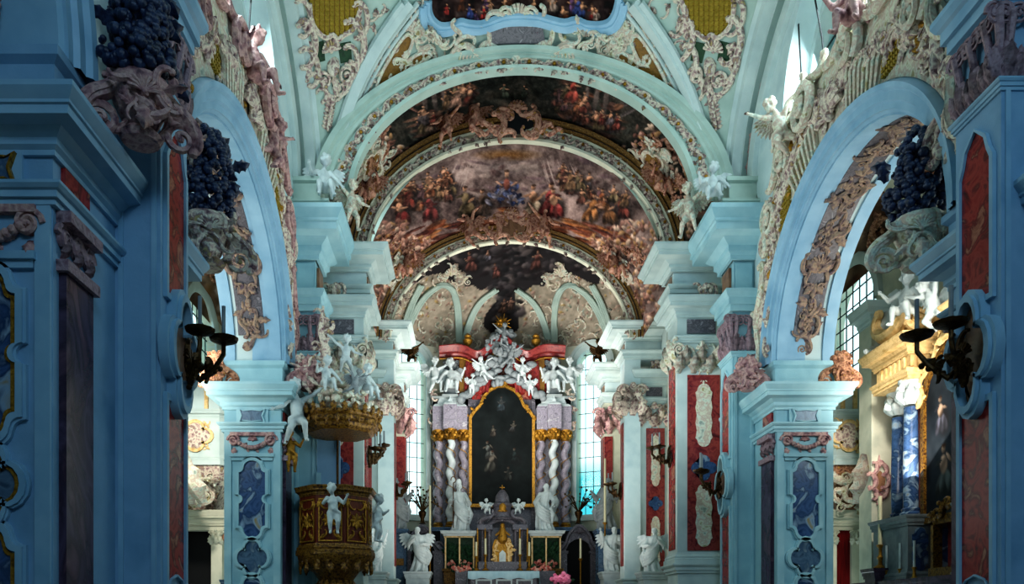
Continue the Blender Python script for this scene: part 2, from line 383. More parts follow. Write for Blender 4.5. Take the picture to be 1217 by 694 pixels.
def ogee(w, h):
    """baroque panel: straight sides with a little notch at mid height, stepped concave shoulders, round head and foot"""
    a, b = w / 2, h / 2; e = w * .3
    q = [(a - e * .45 * math.cos(PI / 2 * i / 4), e * .55 * math.sin(PI / 2 * i / 4)) for i in range(5)]
    q += [(a, b - e * 1.5)] + [(a - e * .55 * math.sin(PI / 2 * i / 4), b - e * 1.5 + e * .5 * (1 - math.cos(PI / 2 * i / 4))) for i in range(1, 5)]
    q += [((a - e * .6) * math.cos(PI / 2 * i / 6), b - e * .9 + e * .9 * math.sin(PI / 2 * i / 6)) for i in range(7)]
    top = q + [(-x, y) for x, y in q[::-1][1:]]
    return top + [(-x, -y) for x, y in top[1:-1]]
def quatre(r, k=4, lobe=.42, n=9, sx=1., sy=1.):
    P = []
    for i in range(k):
        a0 = 2 * PI * i / k
        for j in range(n):
            a = a0 + (j / (n - 1) - .5) * PI * 1.15
            P.append(((r * (1 - lobe) * math.cos(a0) + r * lobe * 1.25 * math.cos(a)) * sx, (r * (1 - lobe) * math.sin(a0) + r * lobe * 1.25 * math.sin(a)) * sy))
    return P
def scaled(P, s_): return [(x * s_, y * s_) for x, y in P]
def inset(P, d):
    w = max(x for x, y in P) - min(x for x, y in P); h = max(y for x, y in P) - min(y for x, y in P)
    return [(x * (1 + 2 * d / w), y * (1 + 2 * d / h)) for x, y in P]
def shift(P, du, dv): return [(x + du, y + dv) for x, y in P]
# ------------------------------------------------------------------ figures
def remesh(mb, voxel, smooth=2, name='body'):
    me = bpy.data.meshes.new(name); me.from_pydata([tuple(p) for p in mb.v], [], mb.f); me.update()
    o = bpy.data.objects.new('remesh_source', me); COL.objects.link(o)
    r = o.modifiers.new('r', 'REMESH'); r.mode = 'VOXEL'; r.voxel_size = voxel
    sm = o.modifiers.new('s', 'SMOOTH'); sm.iterations = smooth; sm.factor = .5
    dg = bpy.context.evaluated_depsgraph_get()
    out = bpy.data.meshes.new_from_object(o.evaluated_get(dg)); out.name = name
    bpy.data.objects.remove(o); bpy.data.meshes.remove(me)
    return out
def append_mb(me, mb):
    n = len(me.vertices); V = np.empty(n * 3, np.float32); me.vertices.foreach_get('co', V)
    vs = [tuple(p) for p in V.reshape(-1, 3)] + [tuple(p) for p in mb.v]
    fs = [tuple(p.vertices) for p in me.polygons] + [tuple(i + n for i in f) for f in mb.f]
    m2 = bpy.data.meshes.new(me.name); m2.from_pydata(vs, [], fs); m2.update(); bpy.data.meshes.remove(me)
    return m2
def head(mb, c, r, yaw=0., tilt=0., beard=0., hair='short'):
    """head of radius r facing -Y, turned by yaw, nodded by tilt"""
    M = Matrix.Translation(Vector(c)) @ Euler((tilt, 0, yaw)).to_matrix().to_4x4(); h = MB()
    h.ell((0, 0, .1 * r), (.78 * r, .92 * r, 1.0 * r), nu=14, nv=10); h.ell((0, -.28 * r, -.45 * r), (.56 * r, .58 * r, .62 * r), nu=12, nv=8)
    h.capsule((0, -.9 * r, .12 * r), (0, -1.08 * r, -.22 * r), .1 * r, .16 * r, 6)
    for f in (-1, 1):
        h.ell((f * .33 * r, -.78 * r, .1 * r), (.15 * r, .12 * r, .1 * r), nu=8, nv=5); h.capsule((f * .12 * r, -.86 * r, .26 * r), (f * .5 * r, -.74 * r, .28 * r), .08 * r, .07 * r, 6)
        h.ell((f * .8 * r, .05 * r, 0), (.1 * r, .2 * r, .28 * r), nu=8, nv=5); h.ell((f * .4 * r, -.6 * r, -.25 * r), (.22 * r, .2 * r, .2 * r), nu=8, nv=5)
    h.capsule((-.17 * r, -.84 * r, -.5 * r), (.17 * r, -.84 * r, -.5 * r), .085 * r, .085 * r, 6)
    rr = random.Random(int(abs(c[2]) * 991))
    for i in range(26):
        a = rr.uniform(.35, 2 * PI - .35) - PI / 2; z = rr.uniform(-.25, 1.05)
        q = math.sqrt(max(.05, 1.1 - z * z))
        h.ell((.82 * r * q * math.cos(a), .95 * r * q * math.sin(a) if z < .75 else .8 * r * q * math.sin(a), .15 * r + z * r), .26 * r, nu=6, nv=4)
    if hair == 'long':
        for f in (-1, 1): h.capsule((f * .6 * r, .3 * r, -.2 * r), (f * .55 * r, .35 * r, -1.3 * r), .34 * r, .2 * r, 7)
    if beard: h.capsule((0, -.65 * r, -.75 * r), (0, -.75 * r, -1.2 * r - beard * r), .38 * r, .12 * r, 8)
    mb.merge(h, M)
def hand(mb, w, d, r, rng):
    """palm from wrist w along d with five tapering curled fingers"""
    w = Vector(w); d = Vector(d).normalized(); s_ = d.cross(Vector((0, -1, .3)));
    s_ = s_.normalized() if s_.length > .1 else Vector((1, 0, 0)); n = s_.cross(d).normalized()
    p = w + d * r * 2.0
    mb.ell(w + d * r * 1.2, (r * .95, r * .95, r * 1.2), nu=8, nv=6)
    for i, L_ in enumerate((2.0, 2.35, 2.2, 1.75)):
        b = w + d * r * 1.6 + s_ * (i - 1.5) * r * .55
        mb.tube([b, b + d * r * L_ * .55 - n * r * .15, b + d * r * L_ * .95 - n * r * .7], [r * .3, r * .27, r * .18], 6)
    b = w + d * r * .8 - s_ * r * .8
    mb.tube([b, b + d * r * .7 - s_ * r * .75, b + d * r * 1.4 - s_ * r * .9 - n * r * .3], [r * .34, r * .3, r * .2], 6)
def wing(L_=.75, W=.34, f=1):
    """feathered wing in the XZ plane, root at the origin, rising outwards to side f"""
    mb = MB(); N = 9
    for row, (l0, w0, off) in enumerate(((1.0, .1, 0.), (.62, .1, -.02), (.36, .1, -.035))):
        for i in range(N):
            t = i / (N - 1)
            b = Vector((f * W * (.1 + .75 * t ** .8), .05 + off + .05 * t, L_ * (.55 * t ** .7)))
            a = math.radians(-100 + 92 * t ** 1.2); ln = L_ * l0 * (.5 + .35 * math.sin(PI * (.15 + .75 * t)))
            d = Vector((f * math.cos(a), .06, math.sin(a))); s_ = Vector((-f * math.sin(a), 0, math.cos(a))); w = w0 * L_
            mb.strip([[b + d * ln * q + s_ * w * k * wq + Vector((0, off * .3 - .012 * (k == 0), 0)) for k in (-1, 0, 1)] for q, wq in ((0, .5), (.4, 1), (.8, .85), (1, .12))])
    mb.tube([(0, .03, -.05 * L_), (f * W * .3, .05, L_ * .3), (f * W * .62, .08, L_ * .5), (f * W * .9, .1, L_ * .56)], [.04 * L_, .055 * L_, .045 * L_, .02 * L_], 7)
    return mb
def saint_mesh(H, arms, seed, sway=.04, turn=0., beard=0., hair='short', mitre=False, folds=8, lean=0., wide=1., voxel=.016):
    """draped standing figure facing -Y; arms = ((elbow, hand), (elbow, hand)) for its -x and +x side, in units of H"""
    mb = MB(); rng = random.Random(seed); n = 40; rows = []; ph = rng.uniform(0, 6)
    secs = [(0, .17, .15), (.03, .175, .155), (.12, .16, .14), (.28, .145, .125), (.42, .135, .115), (.53, .128, .105), (.6, .105, .085), (.68, .12, .088), (.76, .128, .085), (.805, .105, .07), (.83, .05, .045), (.845, .03, .03)]
    for z, a, b in secs:
        cx = sway * math.sin(PI * z / .85 * 1.1) + lean * z; am = .16 * max(0, 1 - z / .6) + .04
        row = []
        for i in range(n):
            t = 2 * PI * i / n
            f = 1 + am * math.sin(folds * t + ph + 3.2 * z) + am * .5 * math.sin((folds * 2 - 3) * t - 5 * z + ph)
            row.append((H * (cx + wide * a * f * math.cos(t)), H * b * f * math.sin(t), H * z))
        rows.append(row)
    o = len(mb.v); mb.strip(rows, True); mb.f.append(tuple(o + i for i in range(n))[::-1]); mb.f.append(tuple(o + (len(rows) - 1) * n + i for i in range(n)))
    def cx(z): return sway * math.sin(PI * z / .85 * 1.1) + lean * z
    # mantle: diagonal sweeps of cloth
    for k in range(5):
        z0 = .72 - .06 * k; P = []
        for i in range(9):
            t = i / 8; z = z0 - .3 * t - .1 * math.sin(PI * t); a = -PI * .95 + PI * .95 * t
            P.append((H * (cx(z) + .15 * wide * math.cos(a)), H * .135 * math.sin(a) - .01 * H, H * z))
        mb.tube(P, [H * (.022 + .012 * math.sin(PI * i / 8)) for i in range(9)], 7)
    mb.tube([(H * (cx(.5) + .14 * wide), -.02 * H, .5 * H), (H * (cx(.4) + .2 * wide), 0, .36 * H), (H * (cx(.2) + .17 * wide), -.03 * H, .16 * H)], [.05 * H, .06 * H, .025 * H], 8)
    for f in (-1, 1): mb.capsule((f * .07 * H, -.1 * H, .012 * H), (f * .085 * H, -.19 * H, .01 * H), .035 * H, .028 * H, 8)
    zc = .845; hd = (H * cx(.85), -.012 * H, H * .912)
    mb.capsule((H * cx(.8), 0, .8 * H), (H * cx(.86), -.005 * H, .875 * H), .042 * H, .038 * H, 10)
    head(mb, hd, .064 * H, turn, .08, beard, hair)
    if mitre: mb.ell((hd[0], hd[1] + .01 * H, hd[2] + .1 * H), (.06 * H, .035 * H, .085 * H), nu=12, nv=8)
    hands = MB()
    for f, (e, h) in zip((-1, 1), arms):
        s_ = Vector((H * (cx(.77) + f * .105 * wide), 0, .775 * H)); e = Vector(e) * H; h = Vector(h) * H
        mb.capsule(s_, e, .05 * H, .047 * H, 9); mb.capsule(e, e.lerp(h, .82), .052 * H, .038 * H, 9); mb.capsule(e.lerp(h, .7), h, .026 * H, .02 * H, 8)
        mb.capsule(e, e + Vector((0, .01, -.1 * H)), .04 * H, .015 * H, 7)
        hand(hands, h, h - e, .02 * H, rng)
    me = remesh(mb, voxel, 2)
    return append_mb(me, hands)
def putto_mesh(H, pose, seed=1, voxel=.011, drape=True):
    """chubby child; pose: dict of joints in units of H with pelvis at the origin, facing -Y"""
    mb = MB(); J = {k: Vector(v) * H for k, v in pose.items()}
    up = (J['neck']).normalized()
    mb.ell((0, 0, 0), (.13 * H, .115 * H, .12 * H), nu=12, nv=8); mb.capsule((0, 0, 0), J['neck'] * .55, .12 * H, .125 * H, 12); mb.capsule(J['neck'] * .5, J['neck'] * .85, .12 * H, .085 * H, 12)
    mb.ell(J['neck'] * .3 + Vector((0, -.05 * H, 0)), (.105 * H, .1 * H, .11 * H), nu=10, nv=7)
    mb.capsule(J['neck'] * .85, J['neck'] * 1.12, .055 * H, .05 * H, 9)
    head(mb, J['head'], .125 * H, pose.get('_yaw', 0) if False else (J['head'].x - J['neck'].x) * 2, .05)
    hands = MB(); rng = random.Random(seed); sd = up.cross(Vector((0, 1, 0)));
    for k, f in (('l', -1), ('r', 1)):
        sh = J['neck'] * .9 + Vector((f * .13 * H, 0, 0)); e, h = J['e' + k], J['h' + k]
        mb.capsule(sh, e, .056 * H, .046 * H, 9); mb.capsule(e, h, .047 * H, .03 * H, 9); hand(hands, h, h - e, .026 * H, rng)
        hp = Vector((f * .075 * H, 0, -.03 * H)); kn, ft = J['k' + k], J['f' + k]
        mb.capsule(hp, kn, .09 * H, .062 * H, 10); mb.capsule(kn, ft, .065 * H, .036 * H, 10)
        toe = ft + Vector((f * .02, -.11, -.02)) * H; mb.capsule(ft, toe, .038 * H, .03 * H, 8)
    if drape:
        mb.tube([J['neck'] * .8 + Vector((-.15 * H, 0, 0)), Vector((0, -.13 * H, .06 * H)), Vector((.14 * H, -.05 * H, -.02 * H)), Vector((.17 * H, .06 * H, -.2 * H))], [.02 * H, .05 * H, .055 * H, .03 * H], 8)
    me = remesh(mb, voxel, 2)
    return append_mb(me, hands)
POSES = {
 'sit': dict(neck=(0, .02, .38), head=(.03, -.03, .56), el=(-.27, -.1, .22), hl=(-.3, -.28, .32), er=(.26, -.02, .2), hr=(.36, -.1, .04), kl=(-.1, -.27, -.02), fl=(-.1, -.3, -.3), kr=(.13, -.25, .02), fr=(.2, -.28, -.28)),
 'fly': dict(neck=(.1, -.05, .37), head=(.2, -.1, .53), el=(-.1, -.1, .5), hl=(-.3, -.15, .62), er=(.36, -.1, .36), hr=(.56, -.14, .46), kl=(-.2, -.1, -.16), fl=(-.45, .0, -.26), kr=(.05, -.2, -.24), fr=(-.12, -.1, -.46)),
 'stand': dict(neck=(-.02, 0, .38), head=(-.05, -.04, .56), el=(-.24, -.05, .2), hl=(-.16, -.22, .26), er=(.25, -.03, .22), hr=(.32, -.18, .36), kl=(-.08, -.06, -.26), fl=(-.07, 0, -.5), kr=(.11, -.1, -.24), fr=(.1, 0, -.5)),
 'reach': dict(neck=(.04, -.02, .38), head=(.05, -.07, .57), el=(-.28, -.08, .44), hl=(-.46, -.12, .6), er=(.27, -.06, .2), hr=(.42, -.16, .12), kl=(-.1, -.22, -.12), fl=(-.14, -.1, -.4), kr=(.15, -.12, -.22), fr=(.22, .02, -.46)),
}
PUT = {k: putto_mesh(1., p, i, .02) for i, (k, p) in enumerate(POSES.items())}
for m_ in PUT.values(): m_.shade_smooth()
WING = {}
def wing_mesh(f, m):
    if (f, m) not in WING:
        w = wing(.6, .34, f); me = bpy.data.meshes.new('wing'); me.from_pydata([tuple(p) for p in w.v], [], w.f); me.update(); me.shade_smooth(); me.materials.append(MATS[m]); WING[f, m] = me
    return WING[f, m]
PUTM = {}
def putto(kind, loc, H, rotz, m, label, group=None, wings=True, mirror=False, name='putto', tilt=0.):
    t = thing(name, label, 'putto', loc, group); t.rotation_euler = (tilt, 0, rotz); t.scale = (-H if mirror else H, H, H)
    if (kind, m) not in PUTM:
        me = PUT[kind].copy(); me.materials.clear(); me.materials.append(MATS[m]); PUTM[kind, m] = me
    b = bpy.data.objects.new('body', PUTM[kind, m]); COL.objects.link(b); b.parent = t
    if wings:
        nk = Vector(POSES[kind]['neck'])
        for f in (-1, 1):
            w = bpy.data.objects.new('wing', wing_mesh(f, m)); COL.objects.link(w); w.parent = t; w.location = (nk.x * .8 + f * .05, .1, nk.z * .7); w.scale = (.62, .62, .62)
    return t
def statue(name, label, cat, me, loc, rotz=0., wings=False, m='white_marble', H=1.6, extra=None, group=None, mirror=False, sc=1.):
    t = thing(name, label, cat, loc, group); t.rotation_euler = (0, 0, rotz); t.scale = (-sc if mirror else sc, sc, sc)
    if not me.materials: me.materials.append(MATS[m]); me.shade_smooth()
    b = bpy.data.objects.new('body', me); COL.objects.link(b); b.parent = t
    if wings:
        for f in (-1, 1):
            w = bpy.data.objects.new('wing', wing_mesh(f, m)); COL.objects.link(w); w.parent = t; w.location = (f * .04 * H, .09 * H, .66 * H); w.scale = (.56 * H,) * 3
    if extra: extra(t)
    return t
# ------------------------------------------------------------------ fresco painter (colours of the painted surfaces themselves)
def cnv(w, h, col):
    C = np.zeros((h, w, 3)); C[:] = col; return C
def cloud(C, scale, amp, seed, tint=(1, 1, 1), oct_=3):
    h, w, _ = C.shape; rs = np.random.RandomState(seed); N = np.zeros((h, w))
    for o in range(oct_):
        s_ = scale / 2 ** o; gh, gw = int(h / s_) + 3, int(w / s_) + 3; G = rs.rand(gh, gw)
        y = np.arange(h) / s_; x = np.arange(w) / s_; yi = y.astype(int); xi = x.astype(int); fy = (y - yi)[:, None]; fx = (x - xi)[None]
        fy = fy * fy * (3 - 2 * fy); fx = fx * fx * (3 - 2 * fx)
        v = (G[yi][:, xi] * (1 - fy) + G[yi + 1][:, xi] * fy) * (1 - fx) + (G[yi][:, xi + 1] * (1 - fy) + G[yi + 1][:, xi + 1] * fy) * fx
        N += (v - .5) * .6 ** o
    C += N[..., None] * amp * np.array(tint)
    return C
def blob(C, cx, cy, rx, ry, rot, col, soft=.3, alpha=1., shade=.3, folds=0, ph=0.):
    h, w, _ = C.shape; R = max(rx, ry) * 1.3 + 1
    x0, x1, y0, y1 = max(0, int(cx - R)), min(w, int(cx + R) + 1), max(0, int(cy - R)), min(h, int(cy + R) + 1)
    if x1 <= x0 or y1 <= y0: return
    X, Y = np.meshgrid(np.arange(x0, x1) - cx, np.arange(y0, y1) - cy); c, s_ = math.cos(rot), math.sin(rot)
    u = (X * c + Y * s_) / max(rx, .3); v = (-X * s_ + Y * c) / max(ry, .3); d = np.sqrt(u * u + v * v)
    a = np.clip((1 - d) / soft, 0, 1) * alpha
    lum = 1 + shade * (-.6 * X - .8 * Y) / max(rx, ry)
    if folds: lum = lum * (1 + .35 * np.sin(folds * v + 2 * u + ph))
    C[y0:y1, x0:x1] = C[y0:y1, x0:x1] * (1 - a[..., None]) + np.array(col)[None, None] * np.clip(lum, .35, 1.45)[..., None] * a[..., None]
def pfig(C, rng, x, y, s_, robe, robe2=None, skin=(.66, .46, .34), lean=None):
    """painted draped figure, feet at (x, y), height s_ in pixels"""
    robe2 = robe2 or tuple(c * .7 for c in robe); lean = rng.uniform(-.35, .35) if lean is None else lean
    blob(C, x + s_ * .1, y - s_ * .3, s_ * .34, s_ * .5, lean, (.07, .05, .05), .7, .75)
    tx = x + lean * s_ * .5
    for k in range(4):
        c = robe if k % 2 else robe2; q = rng.uniform(.75, 1.25)
        blob(C, x + (k / 3 - .5) * s_ * .3 + lean * s_ * .15, y - s_ * (.2 + .06 * (k % 2)), s_ * .12, s_ * .27, lean * .6 + (k / 3 - .5) * -.7, tuple(v * q for v in c), .3, 1, .6, 3, rng.uniform(0, 6))
    blob(C, tx, y - s_ * .58, s_ * .14, s_ * .2, lean, robe if rng.random() < .6 else skin, .25, 1, .6, 3, rng.uniform(0, 6))
    for f in (-1, 1):
        a = rng.uniform(-.9, .9); blob(C, tx + f * s_ * .17, y - s_ * (.6 + .1 * a), s_ * .15, s_ * .042, f * a, skin if rng.random() < .7 else robe2, .3, 1, .5)
    blob(C, tx + lean * s_ * .15, y - s_ * .86, s_ * .075, s_ * .095, 0, skin, .25, 1, .7); blob(C, tx + lean * s_ * .15 + .02 * s_, y - s_ * .92, s_ * .08, s_ * .05, 0, (.2, .12, .08), .4, .9)
def poly_mask(pts, X, Y):
    """point-in-polygon for arrays"""
    P = pts; ins = np.zeros(X.shape, bool); n = len(P)
    for i in range(n):
        x0, y0 = P[i]; x1, y1 = P[(i + 1) % n]
        if y0 == y1: continue
        c = ((y0 > Y) != (y1 > Y)) & (X < (x1 - x0) * (Y - y0) / (y1 - y0) + x0); ins ^= c
    return ins
def slin(C): C = np.clip(C, 0, 1); return np.where(C <= .04045, C / 12.92, ((C + .055) / 1.055) ** 2.4)
# ------------------------------------------------------------------ camera, world
cam = bpy.data.cameras.new('camera'); camo = bpy.data.objects.new('camera', cam); COL.objects.link(camo)
camo.location = (CX, 0, EYE); camo.rotation_euler = (PI / 2, 0, 0)
cam.sensor_width = 36; cam.lens = FP / 1217 * 36; cam.shift_x = (608.5 - VX) / 1217; cam.shift_y = (VY - 347) / 1217; cam.clip_end = 200
scene.camera = camo
# ------------------------------------------------------------------ nave walls
XW, TH, XP = 5.65, 1.3, 5.1          # nave face of wall, thickness, nave face of giant pilasters
BAY = 9.9; YC = 15.12; AC, AR_, ARZ = 14.92, 3.33, 2.95
def wallfr(s, x): return lambda u, v, n=0: Vector((s * (x - n), u, v))
LUN = (YC, 2.75, 11.3, 12.7, 2.6)
for s, sd in ((-1, 'left'), (1, 'right')):
    mb = MB(); fr = wallfr(s, XW)
    arched_wall(mb, fr, -6, 22., 6.9, 18.5, TH, [(AC - BAY, AR_, 6.9, 7.45, ARZ), (AC, AR_, 6.9, 7.45, ARZ), LUN])
    struct(mb, 'wall_' + sd, 'plaster', smooth=False)
    mb = MB(); mb.box(s * XW, s * (XW + TH), -6, -1.6, 0, 6.9); struct(mb, 'wall_%s_entrance' % sd, 'plaster_blue', smooth=False)
    # lunette window: tapered surround, pane, leading
    w = MB(); lf = wallfr(s, XW + .75); k = 24
    out = [(YC + 2.75 * math.cos(PI * i / k), 12.7 + 2.6 * math.sin(PI * i / k)) for i in range(k + 1)] + [(YC - 2.75, 11.3), (YC + 2.75, 11.3)]
    pane = MB(); pane.prism(lf, out, -.01, .01); pw = pane.build('window_1' if s < 0 else 'window_2', 'glass_pale', kind='structure')
    ld = MB()
    for i in range(-4, 5): ld.fbox(lf, YC + i * .58 - .012, YC + i * .58 + .012, 11.3, 12.7 + 2.6 * math.sqrt(max(0, 1 - (i * .58 / 2.75) ** 2)), .0, .03)
    for i in range(1, 6):
        z = 11.3 + i * .66; hw = 2.75 if z < 12.7 else 2.75 * math.sqrt(max(0, 1 - ((z - 12.7) / 2.6) ** 2)); ld.fbox(lf, YC - hw, YC + hw, z - .012, z + .012, 0, .03)
    ld.build('leading', 'lead', pw)
    inn = scaled([(u - YC, v - 12.7) for u, v in out], .93); inn = [(u + YC, v + 12.7) for u, v in inn]
    fm = MB(); fm.ring(lf, out, inn, -.05, .28); fm.build('window_frame', 'trim_white', pw)
    # surround ornament on the splay of the far side of the window (vine scrolls)
    orn = MB(); sf = plane((s * (XW + .32), YC + 2.74, 0), (s, 0, 0), (0, 0, 1), (0, -1, 0))
    for i in range(7): scroll(orn, sf, 0, 11.55 + .3 * i * 1., .42, PI / 2 + (.5 if i % 2 else -.5), .07, 'S', 1 if i % 2 else -1)
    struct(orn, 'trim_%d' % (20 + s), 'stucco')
    # formeret: wall arch under the vault, with its soffit
    a = MB(); AR = [(0, .0), (0, .12), (.1, .2), (.22, .2), (.3, .34), (.42, .34), (.46, .55)]
    wf = wallfr(s, XW); rows = []
    for t, n in ((0, 0), (0, .12), (.12, .16), (.3, .16), (.34, .05), (.62, .05), (.66, .2), (.78, .2), (.82, .42), (.96, .46), (1, .56)):
        rows.append([wf(YC + (4.35 + .87 * t) * math.cos(PI * i / 48), 12.2 + (2.95 + .83 * t) * math.sin(PI * i / 48), n) for i in range(49)])
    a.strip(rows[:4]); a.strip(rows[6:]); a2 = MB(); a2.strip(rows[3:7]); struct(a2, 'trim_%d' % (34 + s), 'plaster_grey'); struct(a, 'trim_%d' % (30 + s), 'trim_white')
    o = MB(); rg = random.Random(5 + s)
    for i in range(3, 12):
        t = PI * i / 48 * 1.; p = wf(YC + 4.76 * math.cos(t), 12.2 + 3.34 * math.sin(t), .06)
        f2 = plane(p, (0, -math.sin(t), math.cos(t)), (0, math.cos(t), math.sin(t)), (-s, 0, 0)); rocaille(o, f2, [(0, 0)], .26, rg, .5)
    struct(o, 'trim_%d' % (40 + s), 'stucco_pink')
# floor
mb = MB(); mb.box(-11, 11, -6, 21, -.1, 0); struct(mb, 'floor', 'flagstone')
mb = MB()
for k in range(6): mb.box(-5.4, 5.4, 20.6 + .35 * k, 21.4 + .35 * k, 0, .17 * (k + 1))
mb.box(-5.4, 5.4, 22.6, 35, 0, 1.02); mb.box(-5.4, 5.4, 22.6, 35, 0, 1.15)
for k in range(5): mb.box(-3.4 + .2 * k, 3.4 - .2 * k, 28.4 + .35 * k, 34.2, 1.1, 1.15 + .17 * (k + 1))
struct(mb, 'floor_choir', 'flagstone')
mb = MB(); mb.box(-12, 12, -6.2, -6, 0, 18.5); struct(mb, 'wall_back', 'plaster_blue')
mb = MB(); mb.box(-13, 13, -6.5, 37, 18.5, 18.7); struct(mb, 'ceiling_roof', 'plaster_vault')
mb = MB(); mb.strip([[(5.6 * math.cos(PI * i / 20), y, 12.2 + 4.2 * math.sin(PI * i / 20)) for i in range(21)] for y in (-6, 9.9)]); struct(mb, 'ceiling_entrance', 'plaster_vault')

# ------------------------------------------------------------------ nave sail vault
VA, VB, VZ, VH = 5.15, 5.2, 12.2, 5.32
def vz(x, y):
    q = 1 - .5 * (x / VA) ** 2 - .5 * ((y - YC) / VB) ** 2
    return VZ + VH * math.sqrt(max(q, 0))
mb = MB(); mb.grid(lambda u, v: (VA * (2 * u - 1), YC + VB * (2 * v - 1), vz(VA * (2 * u - 1), YC + VB * (2 * v - 1))), 60, 60)
struct(mb, 'ceiling', 'plaster_vault')
def sail(x, y):
    """point of the nave vault seen from the photograph's standpoint at pixel (x, y)"""
    last = None
    for i in range(1, 221):
        Y = 10 + 10.32 * i / 220; X = wx(x, Y); Z = wz(y, Y)
        if abs(X) > VA: break
        d = Z - vz(X, Y)
        if d > 0:
            lo, hi = Y - 10.32 / 220, Y
            for _ in range(18):
                m = (lo + hi) / 2
                if wz(y, m) - vz(wx(x, m), m) > 0: hi = m
                else: lo = m
            return Vector((wx(x, hi), hi, wz(y, hi)))
    return None
def vnorm(p):
    e = .02; gx = (vz(p[0] + e, p[1]) - vz(p[0] - e, p[1])) / (2 * e); gy = (vz(p[0], p[1] + e) - vz(p[0], p[1] - e)) / (2 * e)
    return Vector((gx, gy, -1)).normalized()
def sailfr(x, y, ang=0.):
    p = sail(x, y)
    if p is None: return None
    N = vnorm(p); U = Vector((1, 0, 0)); U = (U - N * U.dot(N)).normalized(); V = U.cross(N) * 1.; V = V if V.z > 0 or V.y < 0 else -V
    if V.z < 0: V = -V
    g = plane(p, U, V, N); f = lambda u, v, n=0: g(u, v, n + (u * u + v * v) / 10.5)     # follow the hollow of the vault
    return sub(f, 0, 0, ang) if ang else f
def spath(pts, off=.02):
    """polyline in the photograph's pixels laid on to the vault"""
    out = []
    for (a, b), (c, d) in zip(pts, pts[1:]):
        n = max(2, int(math.hypot(c - a, d - b) / 5))
        for i in range(n):
            p = sail(a + (c - a) * i / n, b + (d - b) * i / n)
            if p is not None: out.append(p + vnorm(p) * off)
    p = sail(*pts[-1])
    if p is not None: out.append(p + vnorm(p) * off)
    return out
def smooth_px(pts, n=6, closed=False):
    """Catmull-Rom through pixel points"""
    m = len(pts); out = []
    for i in range(m if closed else m - 1):
        g = lambda k: pts[k % m] if closed else pts[min(max(k, 0), m - 1)]
        p0, p1, p2, p3 = g(i - 1), g(i), g(i + 1), g(i + 2)
        for j in range(n):
            t = j / n; out.append(tuple(.5 * (2 * b + (c - a) * t + (2 * a - 5 * b + 4 * c - d) * t * t + (3 * b - a - 3 * c + d) * t ** 3) for a, b, c, d in zip(p0, p1, p2, p3)))
    if not closed: out.append(pts[-1])
    return out
def spatch(poly, off, step=2.5):
    xs = [p[0] for p in poly]; ys = [p[1] for p in poly]; mb = MB(); cache = {}; uv = []
    nx, ny = int((max(xs) - min(xs)) / step) + 2, int((max(ys) - min(ys)) / step) + 2
    X, Y = np.meshgrid(min(xs) - step + step * (np.arange(nx + 1) + .5), min(ys) - step + step * (np.arange(ny + 1) + .5))
    M = poly_mask(poly, X, Y)
    def vid(i, j):
        if (i, j) not in cache:
            p = sail(min(xs) - step + step * i, min(ys) - step + step * j)
            if p is None: cache[i, j] = None
            else: cache[i, j] = len(mb.v); mb.v.append(tuple(p + vnorm(p) * off)); uv.append((min(xs) - step + step * i, min(ys) - step + step * j))
        return cache[i, j]
    for j in range(ny + 1):
        for i in range(nx + 1):
            if M[j, i]:
                q = [vid(i, j), vid(i + 1, j), vid(i + 1, j + 1), vid(i, j + 1)]
                if None not in q: mb.f.append(tuple(q))
    return mb, uv

